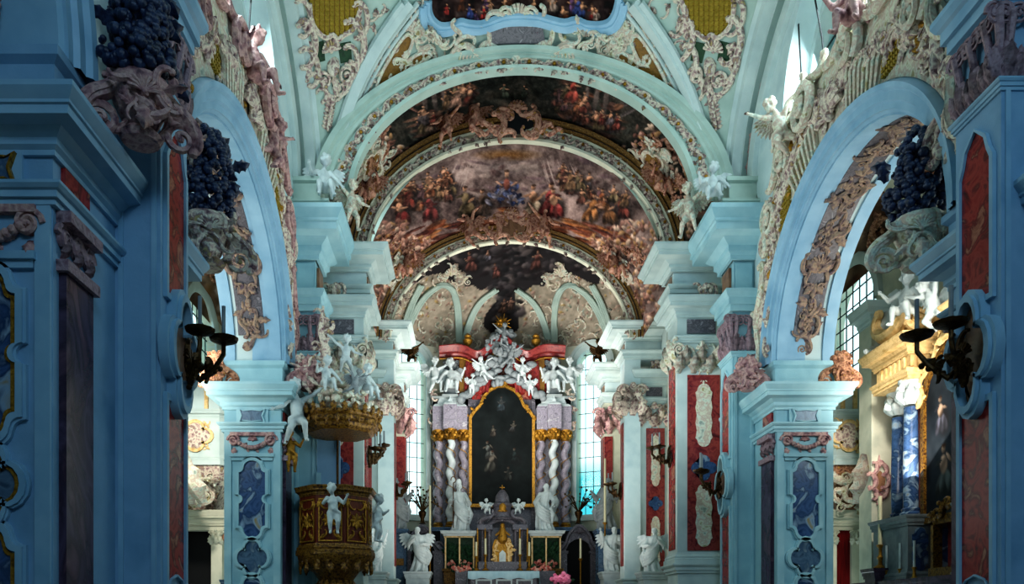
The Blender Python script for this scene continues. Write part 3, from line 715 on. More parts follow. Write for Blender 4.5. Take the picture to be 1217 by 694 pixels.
# ------------------------------------------------------------------ choir arches and vaults
def ring2(Yf, a0, b0, a1, b1, zc, pr, n=64, t0=0., t1=PI):
    """pr: (t, y offset toward the camera) across the face from inner to outer curve"""
    rows = []
    for t, d in pr:
        a, b = a0 + (a1 - a0) * t, b0 + (b1 - b0) * t
        rows.append([(a * math.cos(t0 + (t1 - t0) * i / n), Yf - d, zc + b * math.sin(t0 + (t1 - t0) * i / n)) for i in range(n + 1)])
    mb = MB(); mb.strip(rows); return mb
ARCHES = [(20.3, 20.55, 4.35, 3.36, 5.3, 3.76, 12.2, 'plaster_vault'), (23.3, 23.45, 4.33, 3.52, 4.9, 4.14, 12.0, 'plaster_cream'), (26.75, 26.9, 3.98, 3.2, 4.45, 3.7, 11.0, 'plaster_cream')]
rg = random.Random(3); tn = 50
for k, (y0, y1, a0, b0, a1, b1, zc, m) in enumerate(ARCHES):
    PR = [(0, -(y1 - y0)), (0, 0), (.0, .06), (.12, .1), (.16, .02), (.2, 0), (.55, 0), (.58, .08), (.66, .1), (.7, .16), (.78, .16), (.84, .26), (1, .3), (1, -.3)] if k == 0 else \
         [(0, -(y1 - y0)), (0, 0), (0, .05), (.1, .07), (.14, 0), (.55, 0), (.6, .06), (.66, .02)]
    mb = ring2(y0, a0, b0, a1, b1, zc, PR); tn += 1; struct(mb, 'trim_%d' % tn, m)
    if k:   # gilded cornice riding on the arch, with a dark fillet
        mb = ring2(y0, a0, b0, a1, b1, zc, [(.66, .02), (.68, .08), (.76, .1)]); tn += 1; struct(mb, 'trim_%d' % tn, 'arch_gilt')
        mb = ring2(y0, a0, b0, a1, b1, zc, [(.76, .1), (.78, .05), (.84, .05)]); tn += 1; struct(mb, 'trim_%d' % tn, 'leaf_dark')
        mb = ring2(y0, a0, b0, a1, b1, zc, [(.84, .05), (.86, .12), (1, .16), (1.02, .0)]); tn += 1; struct(mb, 'trim_%d' % tn, 'arch_gilt')
    # running ornament in the band
    o = MB(); n = 46
    for i in range(n):
        t = PI * (i + .5) / n; tb = .36 if k == 0 else .34
        a, b = a0 + (a1 - a0) * tb, b0 + (b1 - b0) * tb
        p = (a * math.cos(t), y0 - .0, zc + b * math.sin(t)); tx = Vector((-a * math.sin(t), 0, b * math.cos(t))).normalized(); nr = Vector((tx.z, 0, -tx.x)) * -1
        f = plane(p, tx, nr, (0, -1, 0))
        scroll(o, f, 0, 0, .46 if k == 0 else .34, rg.uniform(-.4, .4), .1, 'S' if i % 2 else 'C', 1 if i % 3 else -1); leaf(o, f, -.1, .1, .24, rg.uniform(0, 6), .5); leaf(o, f, .1, -.1, .2, rg.uniform(0, 6), .5)
        if i % 2: rosette(o, f, .17, 0, .12, 5)
        else: leaf(o, f, .1, .02, .2, rg.uniform(-.6, .6), .5)
    tn += 1; struct(o, 'trim_%d' % tn, 'stucco')
    g = MB()
    for i in range(n // 2):
        t = PI * (i + .25) / (n // 2); tb = .38; a, b = a0 + (a1 - a0) * tb, b0 + (b1 - b0) * tb
        g.ell((a * math.cos(t), y0 - .05, zc + b * math.sin(t)), .05, nu=6, nv=4)
    tn += 1; struct(g, 'trim_%d' % tn, 'gold')
# --- frescoed vaults, painted as seen from the nave
from mathutils.bvhtree import BVHTree
class Painting:
    """canvas measured in photograph pixels, k canvas cells to a pixel"""
    def __init__(s, x0, y0, x1, y1, col, k=2.): s.x0, s.y0, s.k = x0, y0, k; s.C = cnv(int((x1 - x0) * k), int((y1 - y0) * k), col)
    def blob(s, x, y, rx, ry, rot, col, *a, **kw): blob(s.C, (x - s.x0) * s.k, (y - s.y0) * s.k, rx * s.k, ry * s.k, rot, col, *a, **kw)
    def fig(s, rng, x, y, h, robe, **kw): pfig(s.C, rng, (x - s.x0) * s.k, (y - s.y0) * s.k, h * s.k, robe, **kw)
    def poly(s, pts, col, a=1.):
        h, w, _ = s.C.shape; X, Y = np.meshgrid(np.arange(w) / s.k + s.x0, np.arange(h) / s.k + s.y0); m = poly_mask(pts, X, Y)[..., None] * a; s.C[:] = s.C * (1 - m) + np.array(col) * m
    def mute(s, f=.3):
        s.C[:] = s.C * (1 - f) + (s.C.mean(axis=2, keepdims=True) * np.array((1.18, .97, .88))) * f; cloud(s.C, 9, .13, 3, (1, .92, .85)); cloud(s.C, 3.5, .1, 4, (1, .95, .9))
    def sample(s, V):
        V = np.array(V); x = VX + (V[:, 0] - CX) / V[:, 1] * FP; y = VY - (V[:, 2] - EYE) / V[:, 1] * FP; h, w, _ = s.C.shape
        i = np.clip(((x - s.x0) * s.k), 0, w - 1).astype(int); j = np.clip(((y - s.y0) * s.k), 0, h - 1).astype(int); return slin(s.C[j, i])
EYEP = Vector((CX, 0, EYE))
def surf(mb): return BVHTree.FromPolygons([Vector(p) for p in mb.v], mb.f)
def hitfr(tree, x, y, ang=0.):
    d = Vector(((x - VX) / FP, 1, (VY - y) / FP)).normalized(); p, N, _, _ = tree.ray_cast(EYEP, d)
    if p is None: return None
    if N.dot(d) > 0: N = -N
    U = Vector((1, 0, 0)); U = (U - N * U.dot(N)).normalized(); V = N.cross(U); V = V if V.z > 0 or (abs(V.z) < .2 and V.y < 0) else -V
    g = plane(p, U, V, N); f = lambda u, v, n=0: g(u, v, n + (u * u + v * v) / 9.)
    return sub(f, 0, 0, ang) if ang else f
def hitpath(tree, pts, off):
    out = []
    for x, y in pts:
        f = hitfr(tree, x, y)
        if f: out.append(f(0, 0, off))
    return out
def barrel(y0, y1, a, b, zc, P, name, nu, nv, b1=None):
    b1 = b1 or b; mb = MB(); mb.grid(lambda u, v: (-a * math.cos(PI * u), y0 + (y1 - y0) * v, zc + (b + (b1 - b) * v) * math.sin(PI * u)), nu, nv)
    mb.build(name, 'fresco', kind='structure', cols=P.sample(mb.v)); return surf(mb)
rr = random.Random(21)
BROWNS = [(.42, .22, .14), (.30, .16, .12), (.5, .3, .2), (.24, .13, .11), (.46, .3, .26)]
ROBES = [(.42, .16, .13), (.5, .27, .16), (.34, .19, .13), (.46, .33, .22), (.34, .22, .24), (.56, .45, .38), (.36, .3, .2), (.3, .27, .3), (.38, .2, .16)]
STUC = [(.64, .48, .42), (.56, .38, .33), (.70, .60, .52), (.44, .28, .24), (.60, .44, .26)]
def stucco_field(P, xs, ys, n, r=(2.5, 7)):
    for k in range(n): P.blob(rr.uniform(*xs), rr.uniform(*ys), rr.uniform(*r), rr.uniform(r[0] * .5, r[1] * .5), rr.uniform(0, 3), rr.choice(STUC), .35, .95, .7)
P = Painting(405, 80, 825, 310, (.11, .12, .10)); cloud(P.C, 70, .16, 1, (1, .85, .75)); cloud(P.C, 16, .12, 2, (1, .8, .7))
for k in range(70):
    x = rr.choice([rr.uniform(470, 570), rr.uniform(660, 760)]); P.blob(x, rr.uniform(90, 165), rr.uniform(6, 16), rr.uniform(2, 5), rr.uniform(-.8, .8), rr.choice(BROWNS + [(.3, .27, .28), (.2, .22, .2)]), .35, .9, .7, folds=4)
for f in (-1, 1):                       # broken architecture on both sides
    for k in range(5): P.blob(612 + f * (108 - 4 * k), 138 + 6 * k, 30, 2.6, f * .28, (.40 - .04 * k, .27 - .03 * k, .21 - .02 * k), .25, 1, .3)
    for k in range(3): P.blob(612 + f * (84 + 12 * k), 118, 3.5, 20, f * .15, (.36, .31, .3), .3, .9, .6)
for i in range(34):
    x = rr.choice([rr.uniform(486, 572), rr.uniform(654, 744)]); P.fig(rr, x, 96 + abs(x - 612) * .42 + rr.uniform(-4, 18), rr.uniform(18, 28), rr.choice(ROBES))
P.fig(rr, 678, 122, 32, (.58, .2, .16)); P.fig(rr, 540, 128, 28, (.5, .36, .3))
for k in range(16): P.blob(rr.uniform(566, 660), rr.uniform(88, 128), rr.uniform(10, 22), rr.uniform(4, 9), rr.uniform(-.4, .4), rr.choice([(.05, .09, .08), (.07, .1, .08), (.10, .12, .10)]), .7, .9, .3)
P.fig(rr, 600, 118, 20, (.2, .24, .2)); P.fig(rr, 622, 116, 16, (.16, .2, .17))
stucco_field(P, (405, 468), (150, 310), 420); stucco_field(P, (752, 825), (150, 310), 420); stucco_field(P, (466, 500), (172, 230), 90); stucco_field(P, (728, 760), (172, 230), 90)
P.mute()
T1 = barrel(20.5, 23.35, 4.9, 4.0, 12.2, P, 'ceiling_choir', 520, 110)
P = Painting(435, 155, 785, 410, (.44, .36, .35)); cloud(P.C, 80, .26, 5, (1, .9, .85)); cloud(P.C, 22, .2, 6, (1, .9, .85))
P.blob(604, 184, 46, 8, 0, (.56, .36, .14), .8, .9, .3); P.blob(604, 200, 70, 12, 0, (.52, .48, .48), .9, .6, .2)
for k in range(60): P.blob(rr.uniform(470, 740), rr.uniform(190, 232), rr.uniform(6, 18), rr.uniform(2, 5), rr.uniform(-.5, .5), rr.choice([(.40, .32, .32), (.3, .2, .2), (.55, .48, .46), (.36, .27, .3)]), .5, .75, .6)
for k in range(26): x = rr.choice([rr.uniform(525, 560), rr.uniform(648, 690)]); P.blob(x, 208, 1.1, rr.uniform(12, 24), (x - 604) * -.006, (.66, .58, .56), .6, .75, .2)
for k in range(46): x = rr.choice([rr.uniform(462, 545), rr.uniform(665, 745)]); y = 200 + abs(x - 604) * .28 + rr.uniform(-4, 22); P.fig(rr, x, y, rr.uniform(18, 30), rr.choice(ROBES))
for k in range(90): x = rr.uniform(455, 755); P.blob(x, 250 + abs(x - 604) * .22 + rr.uniform(-5, 24), rr.uniform(8, 22), rr.uniform(1.5, 4.5), (x - 604) * .0035, rr.choice([(.46, .2, .08), (.36, .12, .07), (.55, .3, .12), (.28, .09, .06), (.5, .24, .16)]), .3, .9, .6, folds=3)
for x, h, c in ((556, 40, (.36, .3, .2)), (575, 34, (.3, .22, .18)), (634, 40, (.52, .46, .38)), (650, 44, (.5, .16, .16)), (660, 38, (.46, .14, .14)), (512, 36, (.44, .14, .14)), (700, 36, (.5, .3, .14)), (480, 34, (.4, .1, .1)), (726, 34, (.4, .24, .12))): P.fig(rr, x, 254 + abs(x - 604) * .1, h, c)
BL = [(.16, .2, .36), (.2, .26, .44), (.28, .34, .5), (.12, .15, .28), (.42, .42, .5)]
for k in range(44):
    v = rr.random(); P.blob(602 + rr.uniform(-1, 1) * (7 + 20 * v), 216 + 26 * v, rr.uniform(3, 7), rr.uniform(1.5, 3.5), rr.uniform(-1.2, 1.2), rr.choice(BL), .3, .95, .7, folds=3)
P.blob(602, 219, 4.5, 8, 0, (.5, .24, .19), .3, 1, .6); P.blob(602, 207, 3., 4.6, 0, (.66, .48, .37), .25, 1, .6); P.blob(602, 203, 3.6, 2.2, 0, (.28, .18, .12), .4, .9); P.blob(593, 218, 6, 1.5, .6, (.62, .44, .35), .3, 1); P.blob(611, 218, 6, 1.5, -.6, (.62, .44, .35), .3, 1)
stucco_field(P, (435, 482), (262, 410), 380); stucco_field(P, (726, 785), (262, 410), 380); stucco_field(P, (480, 510), (280, 310), 80); stucco_field(P, (700, 728), (280, 310), 80)
P.mute()
T2 = barrel(23.4, 26.8, 4.45, 4.75, 11.0, P, 'ceiling_sanctuary', 460, 130, 3.68)
# choir walls
for s, sd in ((-1, 'left'), (1, 'right')):
    mb = MB(); fr = wallfr(s, 5.4); arched_wall(mb, fr, 20.5, 33., 1., 18.5, .5, [(24.8, 1.5, 3.2, 8.6, 1.5)]); struct(mb, 'wall_choir_' + sd, 'plaster_cream', smooth=False)
    mb = MB(); arch_mould(mb, fr, 24.8, 8.6, 1.5, 1.5, [(0, -.2), (0, .05), (.1, .12), (.25, .12), (.3, .05), (.3, 0)]); tn += 1; struct(mb, 'trim_%d' % tn, 'trim_white')
    pane = MB(); pane.fbox(wallfr(s, 5.75), 23.3, 26.3, 3.2, 10.1, 0, .02); p = pane.build('window_%d' % (5 if s < 0 else 6), 'glass_pale', kind='structure')
    ld = MB()
    for i in range(6): ld.fbox(wallfr(s, 5.75), 23.3 + .5 * i - .012, 23.3 + .5 * i + .012, 3.2, 10.1, .02, .05)
    for i in range(11): ld.fbox(wallfr(s, 5.75), 23.3, 26.3, 3.3 + .6 * i, 3.324 + .6 * i, .02, .05)
    ld.build('leading', 'lead', p)
    # lunette arch over the bay, running up to the vault
    mb = MB(); arch_mould(mb, fr, 24.7, 10.2, 2.1, 2.6, [(0, 0), (0, .18), (.14, .25), (.3, .25), (.34, .1), (.5, .1), (.55, 0)]); tn += 1; struct(mb, 'trim_%d' % tn, 'trim_white')
# apse: polygonal end with two windows, a half dome of folded cells
PLAN = [(-5., 27.4), (-5., 33.), (-2.4, 34.2), (2.4, 34.2), (5., 33.), (5., 27.4)]
ZS = 13.15; CROWN = (0, 29.6, 17.0)
for i in range(5):
    a, b = Vector(PLAN[i]), Vector(PLAN[i + 1]); L_ = (b - a).length; d = (b - a) / L_; n = Vector((d.y, -d.x))
    fr = plane((a.x, a.y, 0), (d.x, d.y, 0), (0, 0, 1), (n.x, n.y, 0))
    mb = MB(); holes = [(L_ * .47 if i == 1 else L_ * .53, .64, 5.95, 12.3, .62)] if i in (1, 3) else []
    arched_wall(mb, fr, 0, L_, 1., ZS, .6, holes, 10); struct(mb, 'wall_apse_%s' % ['north', 'northeast', 'east', 'southeast', 'south'][i], 'plaster_cream', smooth=False)
    if holes:
        uc, hw, sl, sp, ri = holes[0]; k = 20
        out = [(uc + hw * math.cos(PI * j / k), sp + ri * math.sin(PI * j / k)) for j in range(k + 1)] + [(uc - hw, sl), (uc + hw, sl)]
        pn = MB(); pn.prism(lambda u, v, n_=0: fr(u, v, n_ - .3), out, -.01, .01); p = pn.build('window_%d' % (3 if i == 1 else 4), 'glass_pale' if i == 1 else 'glass_teal', kind='structure')
        ld = MB(); f3 = lambda u, v, n_=0: fr(u, v, n_ - .28)
        for j in (-1, 0, 1): ld.fbox(f3, uc + j * .34 - .012, uc + j * .34 + .012, sl, sp + ri * math.sqrt(1 - (j * .34 / hw) ** 2), 0, .025)
        for j in range(1, 12): ld.fbox(f3, uc - hw if sl + j * .62 < sp else uc - hw * .7, uc + hw if sl + j * .62 < sp else uc + hw * .7, sl + j * .62 - .012, sl + j * .62 + .012, 0, .025)
        ld.build('leading', 'lead', p)
        sr = MB()
        rows = [[fr(uc + (hw + dr) * math.cos(PI * j / k), sp + (ri + dr) * math.sin(PI * j / k), h) for j in range(k + 1)] for dr, h in ((0, -.3), (0, .04), (.07, .08), (.2, .08), (.22, .16), (.34, .16), (.36, 0))]
        sr.strip(rows)
        for sg in (-1, 1):
            u0_, u1_ = sorted((uc + sg * hw, uc + sg * (hw + .2))); sr.fbox(fr, u0_, u1_, sl, sp, -.05, .08)
        sr.fbox(fr, uc - hw - .3, uc + hw + .3, sl - .25, sl, -.1, .2)
        sr.build('window_frame', 'trim_white', p)
def dome_pt(px_, py_, ph):
    return Vector((CROWN[0] + (px_ - CROWN[0]) * math.cos(ph), CROWN[1] + (py_ - CROWN[1]) * math.cos(ph), ZS + (CROWN[2] - ZS) * math.sin(ph)))
def plan_pt(t):
    """t in 0..5 along the plan polygon"""
    i = min(int(t), 4); f = t - i; a, b = PLAN[i], PLAN[i + 1]; return a[0] + (b[0] - a[0]) * f, a[1] + (b[1] - a[1]) * f
P = Painting(440, 280, 765, 475, (.62, .58, .52)); cloud(P.C, 24, .14, 8, (1, .9, .85)); cloud(P.C, 7, .12, 9, (1, .85, .8))
for k in range(1100): P.blob(rr.uniform(440, 765), rr.uniform(280, 475), rr.uniform(1.2, 4), rr.uniform(.8, 2.2), rr.uniform(0, 3), rr.choice([(.68, .58, .52), (.48, .36, .32), (.76, .74, .68), (.58, .46, .42), (.52, .56, .5), (.6, .5, .3)]), .4, .85, .7)
DK = [(.10, .10, .11), (.16, .15, .16), (.25, .23, .24), (.13, .11, .12), (.33, .3, .3)]
P.poly(smooth_px([(488, 336), (506, 328), (524, 326), (540, 338), (548, 330), (553, 340), (562, 339), (572, 345), (584, 338), (592, 345), (588, 360), (578, 372), (574, 384), (580, 392), (612, 394), (616, 380), (612, 360), (614, 342), (622, 346), (636, 338), (646, 340), (656, 326), (680, 326), (712, 336), (690, 275), (500, 275)], 4, True), (.15, .14, .15))
for k in range(170):
    x = rr.gauss(602, 38); lim = 330 - abs(x - 602) * .05; P.blob(x, rr.uniform(290, lim), rr.uniform(4, 12), rr.uniform(2, 5), rr.uniform(-.6, .6), rr.choice(DK), .45, .9, .8)
for k in range(90): P.blob(rr.gauss(598, 8), rr.uniform(325, 394), rr.uniform(4, 9), rr.uniform(3, 5), rr.uniform(-.6, .6), rr.choice(DK), .45, .9, .8)
for x, y, h in ((596, 372, 18), (606, 368, 16), (590, 330, 18), (560, 322, 24), (636, 320, 24), (580, 310, 14)): P.fig(rr, x, y, h, rr.choice([(.34, .22, .2), (.3, .29, .32), (.4, .3, .26)]), skin=(.5, .38, .32))
mb = MB(); mb.grid(lambda u, v: dome_pt(*plan_pt(5 * u), PI / 2 * v), 420, 130)
mb.build('ceiling_apse', 'fresco', kind='structure', cols=P.sample(mb.v)); T3 = surf(mb)
# ribs of the apse vault and the lunette arches over the windows
MX = lambda pts: [(1204 - x, y) for x, y in pts]
mb = MB(); m2 = MB()
for pts, r in (([(546, 408), (545, 380), (543, 360), (537, 344), (526, 338), (514, 344), (503, 354), (492, 372), (482, 396)], .13), ([(553, 404), (557, 388), (564, 370), (574, 356), (590, 344)], .12), ([(478, 402), (482, 380), (490, 358), (500, 338)], .12)):
    for Q in (smooth_px(pts, 5), smooth_px(MX(pts), 5)):
        for dx, rr_, o in ((0, r, .04), (-2.6, r * .45, .12), (2.6, r * .45, .12)): mb.tube(hitpath(T3, [(x + dx, y) for x, y in Q], o), rr_, 7)
struct(mb, 'trim_90', 'plaster_vault')
o = MB(); rg = random.Random(77)
for k in range(150):
    x, y = rg.uniform(462, 602), rg.uniform(322, 425)
    if rg.random() < .5: x = 1204 - x
    if abs(x - 600) < 22 or (y < 345 and 555 < x < 650): continue
    f = hitfr(T3, x, y)
    if f: scroll(o, f, 0, 0, rg.uniform(.28, .5), rg.uniform(0, 6), .1, rg.choice('CS'), rg.choice((-1, 1))); leaf(o, f, 0, 0, rg.uniform(.2, .35), rg.uniform(0, 6), .5)
for x0 in (536, 667):
    f = hitfr(T3, x0, 326)
    if f: shell(o, f, 0, 0, .32); rocaille(o, f, [(-.35, -.1), (.35, -.1), (-.55, -.3), (.55, -.3), (0, .25)], .42, rg, .8)
struct(o, 'trim_91', 'stucco_pale')
# stucco on the painted vaults' flanks
for k, T in ((0, T1), (1, T2)):
    o = MB(); rg = random.Random(88 + k)
    for q in range(70):
        x, y = (rg.uniform(412, 462), rg.uniform(150, 285)) if k == 0 else (rg.uniform(445, 492), rg.uniform(285, 400))
        if rg.random() < .5: x = (1226 if k == 0 else 1208) - x
        f = hitfr(T, x, y)
        if f: rocaille(o, f, [(0, 0)], rg.uniform(.22, .36), rg, .7)
    struct(o, 'trim_%d' % (92 + k), 'stucco_salmon')
# ------------------------------------------------------------------ nave piers and giant pilasters
SIDE = {-1: 'left', 1: 'right'}
def corbel(mb, fr, u, v, r, ln):
    """scroll bracket: spiral volutes at the head, fluted stem, acanthus leaf below"""
    volute(mb, sub(fr, u - r * .5, v, 0, 1., 1, r * .2), 0, 0, r * .85, 2., -1, .17); volute(mb, sub(fr, u + r * .5, v, 0, 1., 1, r * .2), 0, 0, r * .85, 2., 1, .17)
    mb.tube([fr(u, v + r * .7, r * .2), fr(u, v, r * .55), fr(u, v - ln * .4, r * .25), fr(u, v - ln * .6, r * .3)], [r * .3, r * .34, r * .28, r * .2], 7)
    for f in (-1, 0, 1): leaf(mb, fr, u + f * r * .6, v - ln * (.98 if f else 1.), ln * (.5 if f else .62), PI / 2 - f * .25, .5, .16)
    leaf(mb, fr, u, v - ln * .3, ln * .5, -PI / 2, .45, .2)
def pier(s, y0, y1, label, nearest):
    x0, x1 = (XW, XW + TH); xs = sorted((s * x0, s * x1)); mid = s * (x0 + x1) / 2
    E = thing('pier', label, 'pier', (mid, (y0 + y1) / 2, 0))
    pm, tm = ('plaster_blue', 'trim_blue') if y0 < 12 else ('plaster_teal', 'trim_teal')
    mb = MB(); mb.box(xs[0], xs[1], y0, y1, 0, 6.9); mb.build('core', pm, E, smooth=False)
    rect = [(xs[0], y0), (xs[1], y0), (xs[1], y1), (xs[0], y1)]
    mb = MB(); mb.cornice(rect, prof(CORN, 6.36, 6.9, .4), True); mb.cornice(rect, prof(ARCHI, 5.85, 6.06, .14), True); mb.build('impost_cornice', tm, E, angle=25)
    mb = MB(); mb.cornice(rect, prof(BASEP, 0, .9, .2), True); mb.build('plinth', tm, E, angle=25)
    # ressauts: shallow corner strips that break the frieze and the shaft
    mb = MB(); f = plane((mid, y0, 0), (1, 0, 0), (0, 0, 1), (0, -1, 0))
    for q in (-.56, .56): mb.fbox(f, q - .08, q + .08, .9, 5.85, 0, .04)
    mb.fbox(f, -.36, .36, 5.84, 6.38, 0, .05)
    mb.build('corner_strip', tm, E, smooth=False)
    # frieze panel
    cart = [(x * 1., y * 1.) for x, y in [(-.27, -.14), (-.2, -.1), (0, -.12), (.2, -.1), (.27, -.14), (.22, 0), (.27, .14), (.2, .1), (0, .12), (-.2, .1), (-.27, .14), (-.22, 0)]]
    mb = MB(); mb.prism(f, shift(cart, 0, 6.21), .04, .075); fz = mb.build('frieze_panel', 'grey_marble', E, smooth=False)
    mb = MB(); mb.ring(f, shift(scaled(cart, 1.14), 0, 6.21), shift(cart, 0, 6.21), .04, .1); mb.build('panel_frame', 'gold' if nearest else tm, fz, smooth=False)
    # shaft panels: tall ogee, medallion, lower ogee
    for nm, P, vc in (('shaft_panel', ogee(.6, 1.75), 4.32), ('medallion', quatre(.36, 4, .45, 9, .86, 1.), 2.98), ('shaft_panel', ogee(.6, 1.75), 1.68)):
        mb = MB(); mb.prism(f, shift(P, 0, vc), -.02, .03); o = mb.build(nm, 'grey_marble' if nm == 'medallion' else 'blue_marble', E, smooth=False)
        mb = MB(); O = inset(P, .1); I = inset(P, .0)
        mb.ring(f, shift(O, 0, vc), shift(inset(P, .06), 0, vc), 0, .05); mb.ring(f, shift(inset(P, .07), 0, vc), shift(I, 0, vc), 0, .08)
        mb.build('panel_frame', tm, o, angle=30)
        if nearest:
            mb = MB(); mb.ring(f, shift(inset(P, -.02), 0, vc), shift(inset(P, -.06), 0, vc), .02, .05); rg = random.Random(4)
            for x, y in inset(P, -.06)[::3]: leaf(mb, f, x, y + vc, .1, rg.uniform(0, 6), .6)
            mb.build('gilt_edge', 'gold', o)
    # festoon capital with two volutes
    mb = MB(); rg = random.Random(9)
    for q in (-1, 1):
        volute(mb, f, q * .42, 5.66, .15, 1.7, q, .26); mb.ell(f(q * .42, 5.66, .0), (.12, .06, .12)); leaf(mb, f, q * .42, 5.5, .22, -PI / 2, .6, .3)
    for i in range(11):
        t = i / 10; mb.ell(f(-.34 + .68 * t, 5.62 - .13 * math.sin(PI * t), .06), (.06, .06, .055), nu=7, nv=5)
        leaf(mb, f, -.34 + .68 * t, 5.6 - .13 * math.sin(PI * t), .12, rg.uniform(0, 6), .6)
    shell(mb, f, 0, 5.66, .11)
    mb.fbox(f, -.5, .5, 5.76, 5.84, 0, .08)
    mb.build('festoon', 'stucco_pink', E)
    mb = MB(); mb.fbox(f, -.5, .5, 5.28, 5.36, 0, .09); mb.fbox(f, -.47, .47, 5.2, 5.28, 0, .05); mb.build('necking', tm, E, smooth=False)
    # nave side: marble strip pilaster with its small capital, red frieze inset
    g = plane((s * XW, y0, 0), (0, 1, 0), (0, 0, 1), (-s, 0, 0))
    for b0 in ((.0, y1 - y0 - .84) if nearest or s > 0 else (.0,)):
      g = plane((s * XW, y0 + b0, 0), (0, 1, 0), (0, 0, 1), (-s, 0, 0))
      mb = MB(); mb.fbox(g, .12, .72, .9, 5.25, 0, .08); st = mb.build('strip_pilaster', 'dark_marble', E, smooth=False)
      mb = MB(); mb.fbox(g, .06, .78, 5.22, 5.34, 0, .13)
      for q in (.16, .42, .68): volute(mb, g, q, 5.6, .14, 1.6, -1 if q < .4 else 1, .26); mb.ell(g(q, 5.6, .02), (.06, .12, .12)); leaf(mb, g, q, 5.36, .22, PI / 2, .6, .4)
      mb.fbox(g, .06, .78, 5.72, 5.84, 0, .16); mb.build('capital', 'capital_mauve', st)
    g = plane((s * XW, y0, 0), (0, 1, 0), (0, 0, 1), (-s, 0, 0))
    mb = MB(); mb.fbox(g, .16, .7, 6.1, 6.34, 0, .05); mb.build('frieze_inset', 'red_marble', E, smooth=False)
    # arch foot block on the impost
    mb = MB(); mb.cornice(rect, [(.03, 6.9), (.03, 7.3), (.1, 7.36), (.1, 7.46), (-.1, 7.47)], True); mb.build('arch_foot', pm, E, smooth=False)
    return E
def pilaster(s, y0, y1, label, sconce_z=4.9):
    E = thing('pilaster', label, 'pilaster', (s * (XP + .2), (y0 + y1) / 2, 0))
    xs = sorted((s * XP, s * (XW + .1))); w = y1 - y0
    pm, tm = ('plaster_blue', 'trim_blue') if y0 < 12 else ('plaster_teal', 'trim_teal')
    mb = MB(); mb.box(xs[0], xs[1], y0, y1, 0, 9.15); mb.build('shaft', pm, E, smooth=False)
    pl = [(s * XW, y0), (s * XP, y0), (s * XP, y1), (s * XW, y1)]; fl = 1 if s < 0 else -1
    mb = MB(); mb.cornice(pl, prof(BASEP, 0, 1.3, .18), False, fl); mb.build('plinth', tm, E, angle=25)
    f = plane((s * XP, (y0 + y1) / 2, 0), (0, -s, 0), (0, 0, 1), (-s, 0, 0))          # nave face
    g = plane((s * (XP + XW) / 2, y0, 0), (1, 0, 0), (0, 0, 1), (0, -1, 0))           # face toward the entrance
    mb = MB()
    for q in (-.2, .2): mb.fbox(g, q - .03, q + .03, 1.3, 8.1, 0, .025)
    mb.build('fillet', tm, E, smooth=False)
    a = w * .33
    up = [(-a, 5.62), (a, 5.62), (a, 7.3), (a * .8, 7.42), (a * .62, 7.6), (0, 7.78), (-a * .62, 7.6), (-a * .8, 7.42), (-a, 7.3)]
    lo = [(-a, 1.9), (-a * .6, 2.1), (0, 2.16), (a * .6, 2.1), (a, 1.9), (a, 4.3), (-a, 4.3)]
    for nm, P in (('upper_panel', up), ('lower_panel', lo)):
        mb = MB(); mb.prism(f, P, -.01, .015); o = mb.build(nm, 'red_marble', E, smooth=False)
        cy = sum(p[1] for p in P) / len(P); mb = MB(); mb.ring(f, [(x * 1.22, cy + (y - cy) * 1.05) for x, y in P], P, 0, .05); mb.build('panel_frame', tm, o, smooth=False)
    med = quatre(.48, 4, .42, 9, .72, 1.25)
    mb = MB(); mb.prism(f, shift(med, 0, 4.95), 0, .05); md = mb.build('medallion', 'brown_marble', E, smooth=False)
    mb = MB(); mb.ring(f, shift(inset(med, .16), 0, 4.95), shift(inset(med, .08), 0, 4.95), 0, .12); mb.ring(f, shift(inset(med, .09), 0, 4.95), shift(med, 0, 4.95), 0, .17); mb.build('medallion_frame', tm, md, angle=35)
    # capital of volute corbels
    mb = MB(); mb.cornice(pl, prof(ARCHI, 8.0, 8.14, .07), False, fl); mb.build('necking', tm, E, smooth=False)
    mb = MB()
    for q in (-.33, 0, .33): corbel(mb, f, q * w, 8.88, .17, .72)
    for q in (-.2, .12): corbel(mb, g, q * 1., 8.88, .17, .72)
    h = plane((s * XP, y0, 0), (.7071, .7071 * 0 - .0, 0), (0, 0, 1), (-s * .7071, -.7071, 0)); corbel(mb, sub(h, 0, 0), 0, 8.9, .18, .74)
    mb.build('capital', 'capital_mauve', E)
    # entablature block
    mb = MB(); mb.cornice(pl, prof(ARCHI, 9.12, 9.62, .22), False, fl); mb.build('architrave', tm, E, angle=25)
    mb = MB(); mb.box(min(s * (XP + .04), s * XW * 1.02), max(s * (XP + .04), s * XW * 1.02), y0 + .04, y1 - .04, 9.6, 10.4); 
    mb.fbox(g, -.2, .2, 9.7, 10.3, 0, .03); fz = mb.build('frieze', pm, E, smooth=False)
    mb = MB(); mb.fbox(f, -.26, .26, 9.72, 10.28, -.03, .03); mb.build('frieze_inset', 'brown_marble', fz, smooth=False)
    mb = MB(); mb.cornice(pl, prof(CORN, 10.38, 11.42, .74), False, fl); mb.build('cornice', tm, E, angle=25)
    mb = MB(); mb.cornice(pl, [(.3, 11.4), (.3, 11.62), (.36, 11.66), (.36, 11.72), (.12, 11.74), (.12, 12.2), (.2, 12.24), (.2, 12.34), (-.1, 12.35)], False, fl); mb.build('blocking_course', 'plaster_vault', E, smooth=False)
    return E
P1, P2 = (8.25, 11.6), (18.25, 22.)
pier(-1, *P1, 'near left pier with gilt edged marble panels, closest to the viewer', True)
pier(1, *P1, 'near right pier mostly hidden behind the red panelled pilaster', False)
pier(-1, *P2, 'left arch pier with blue marble panels, standing next to the pulpit', False)
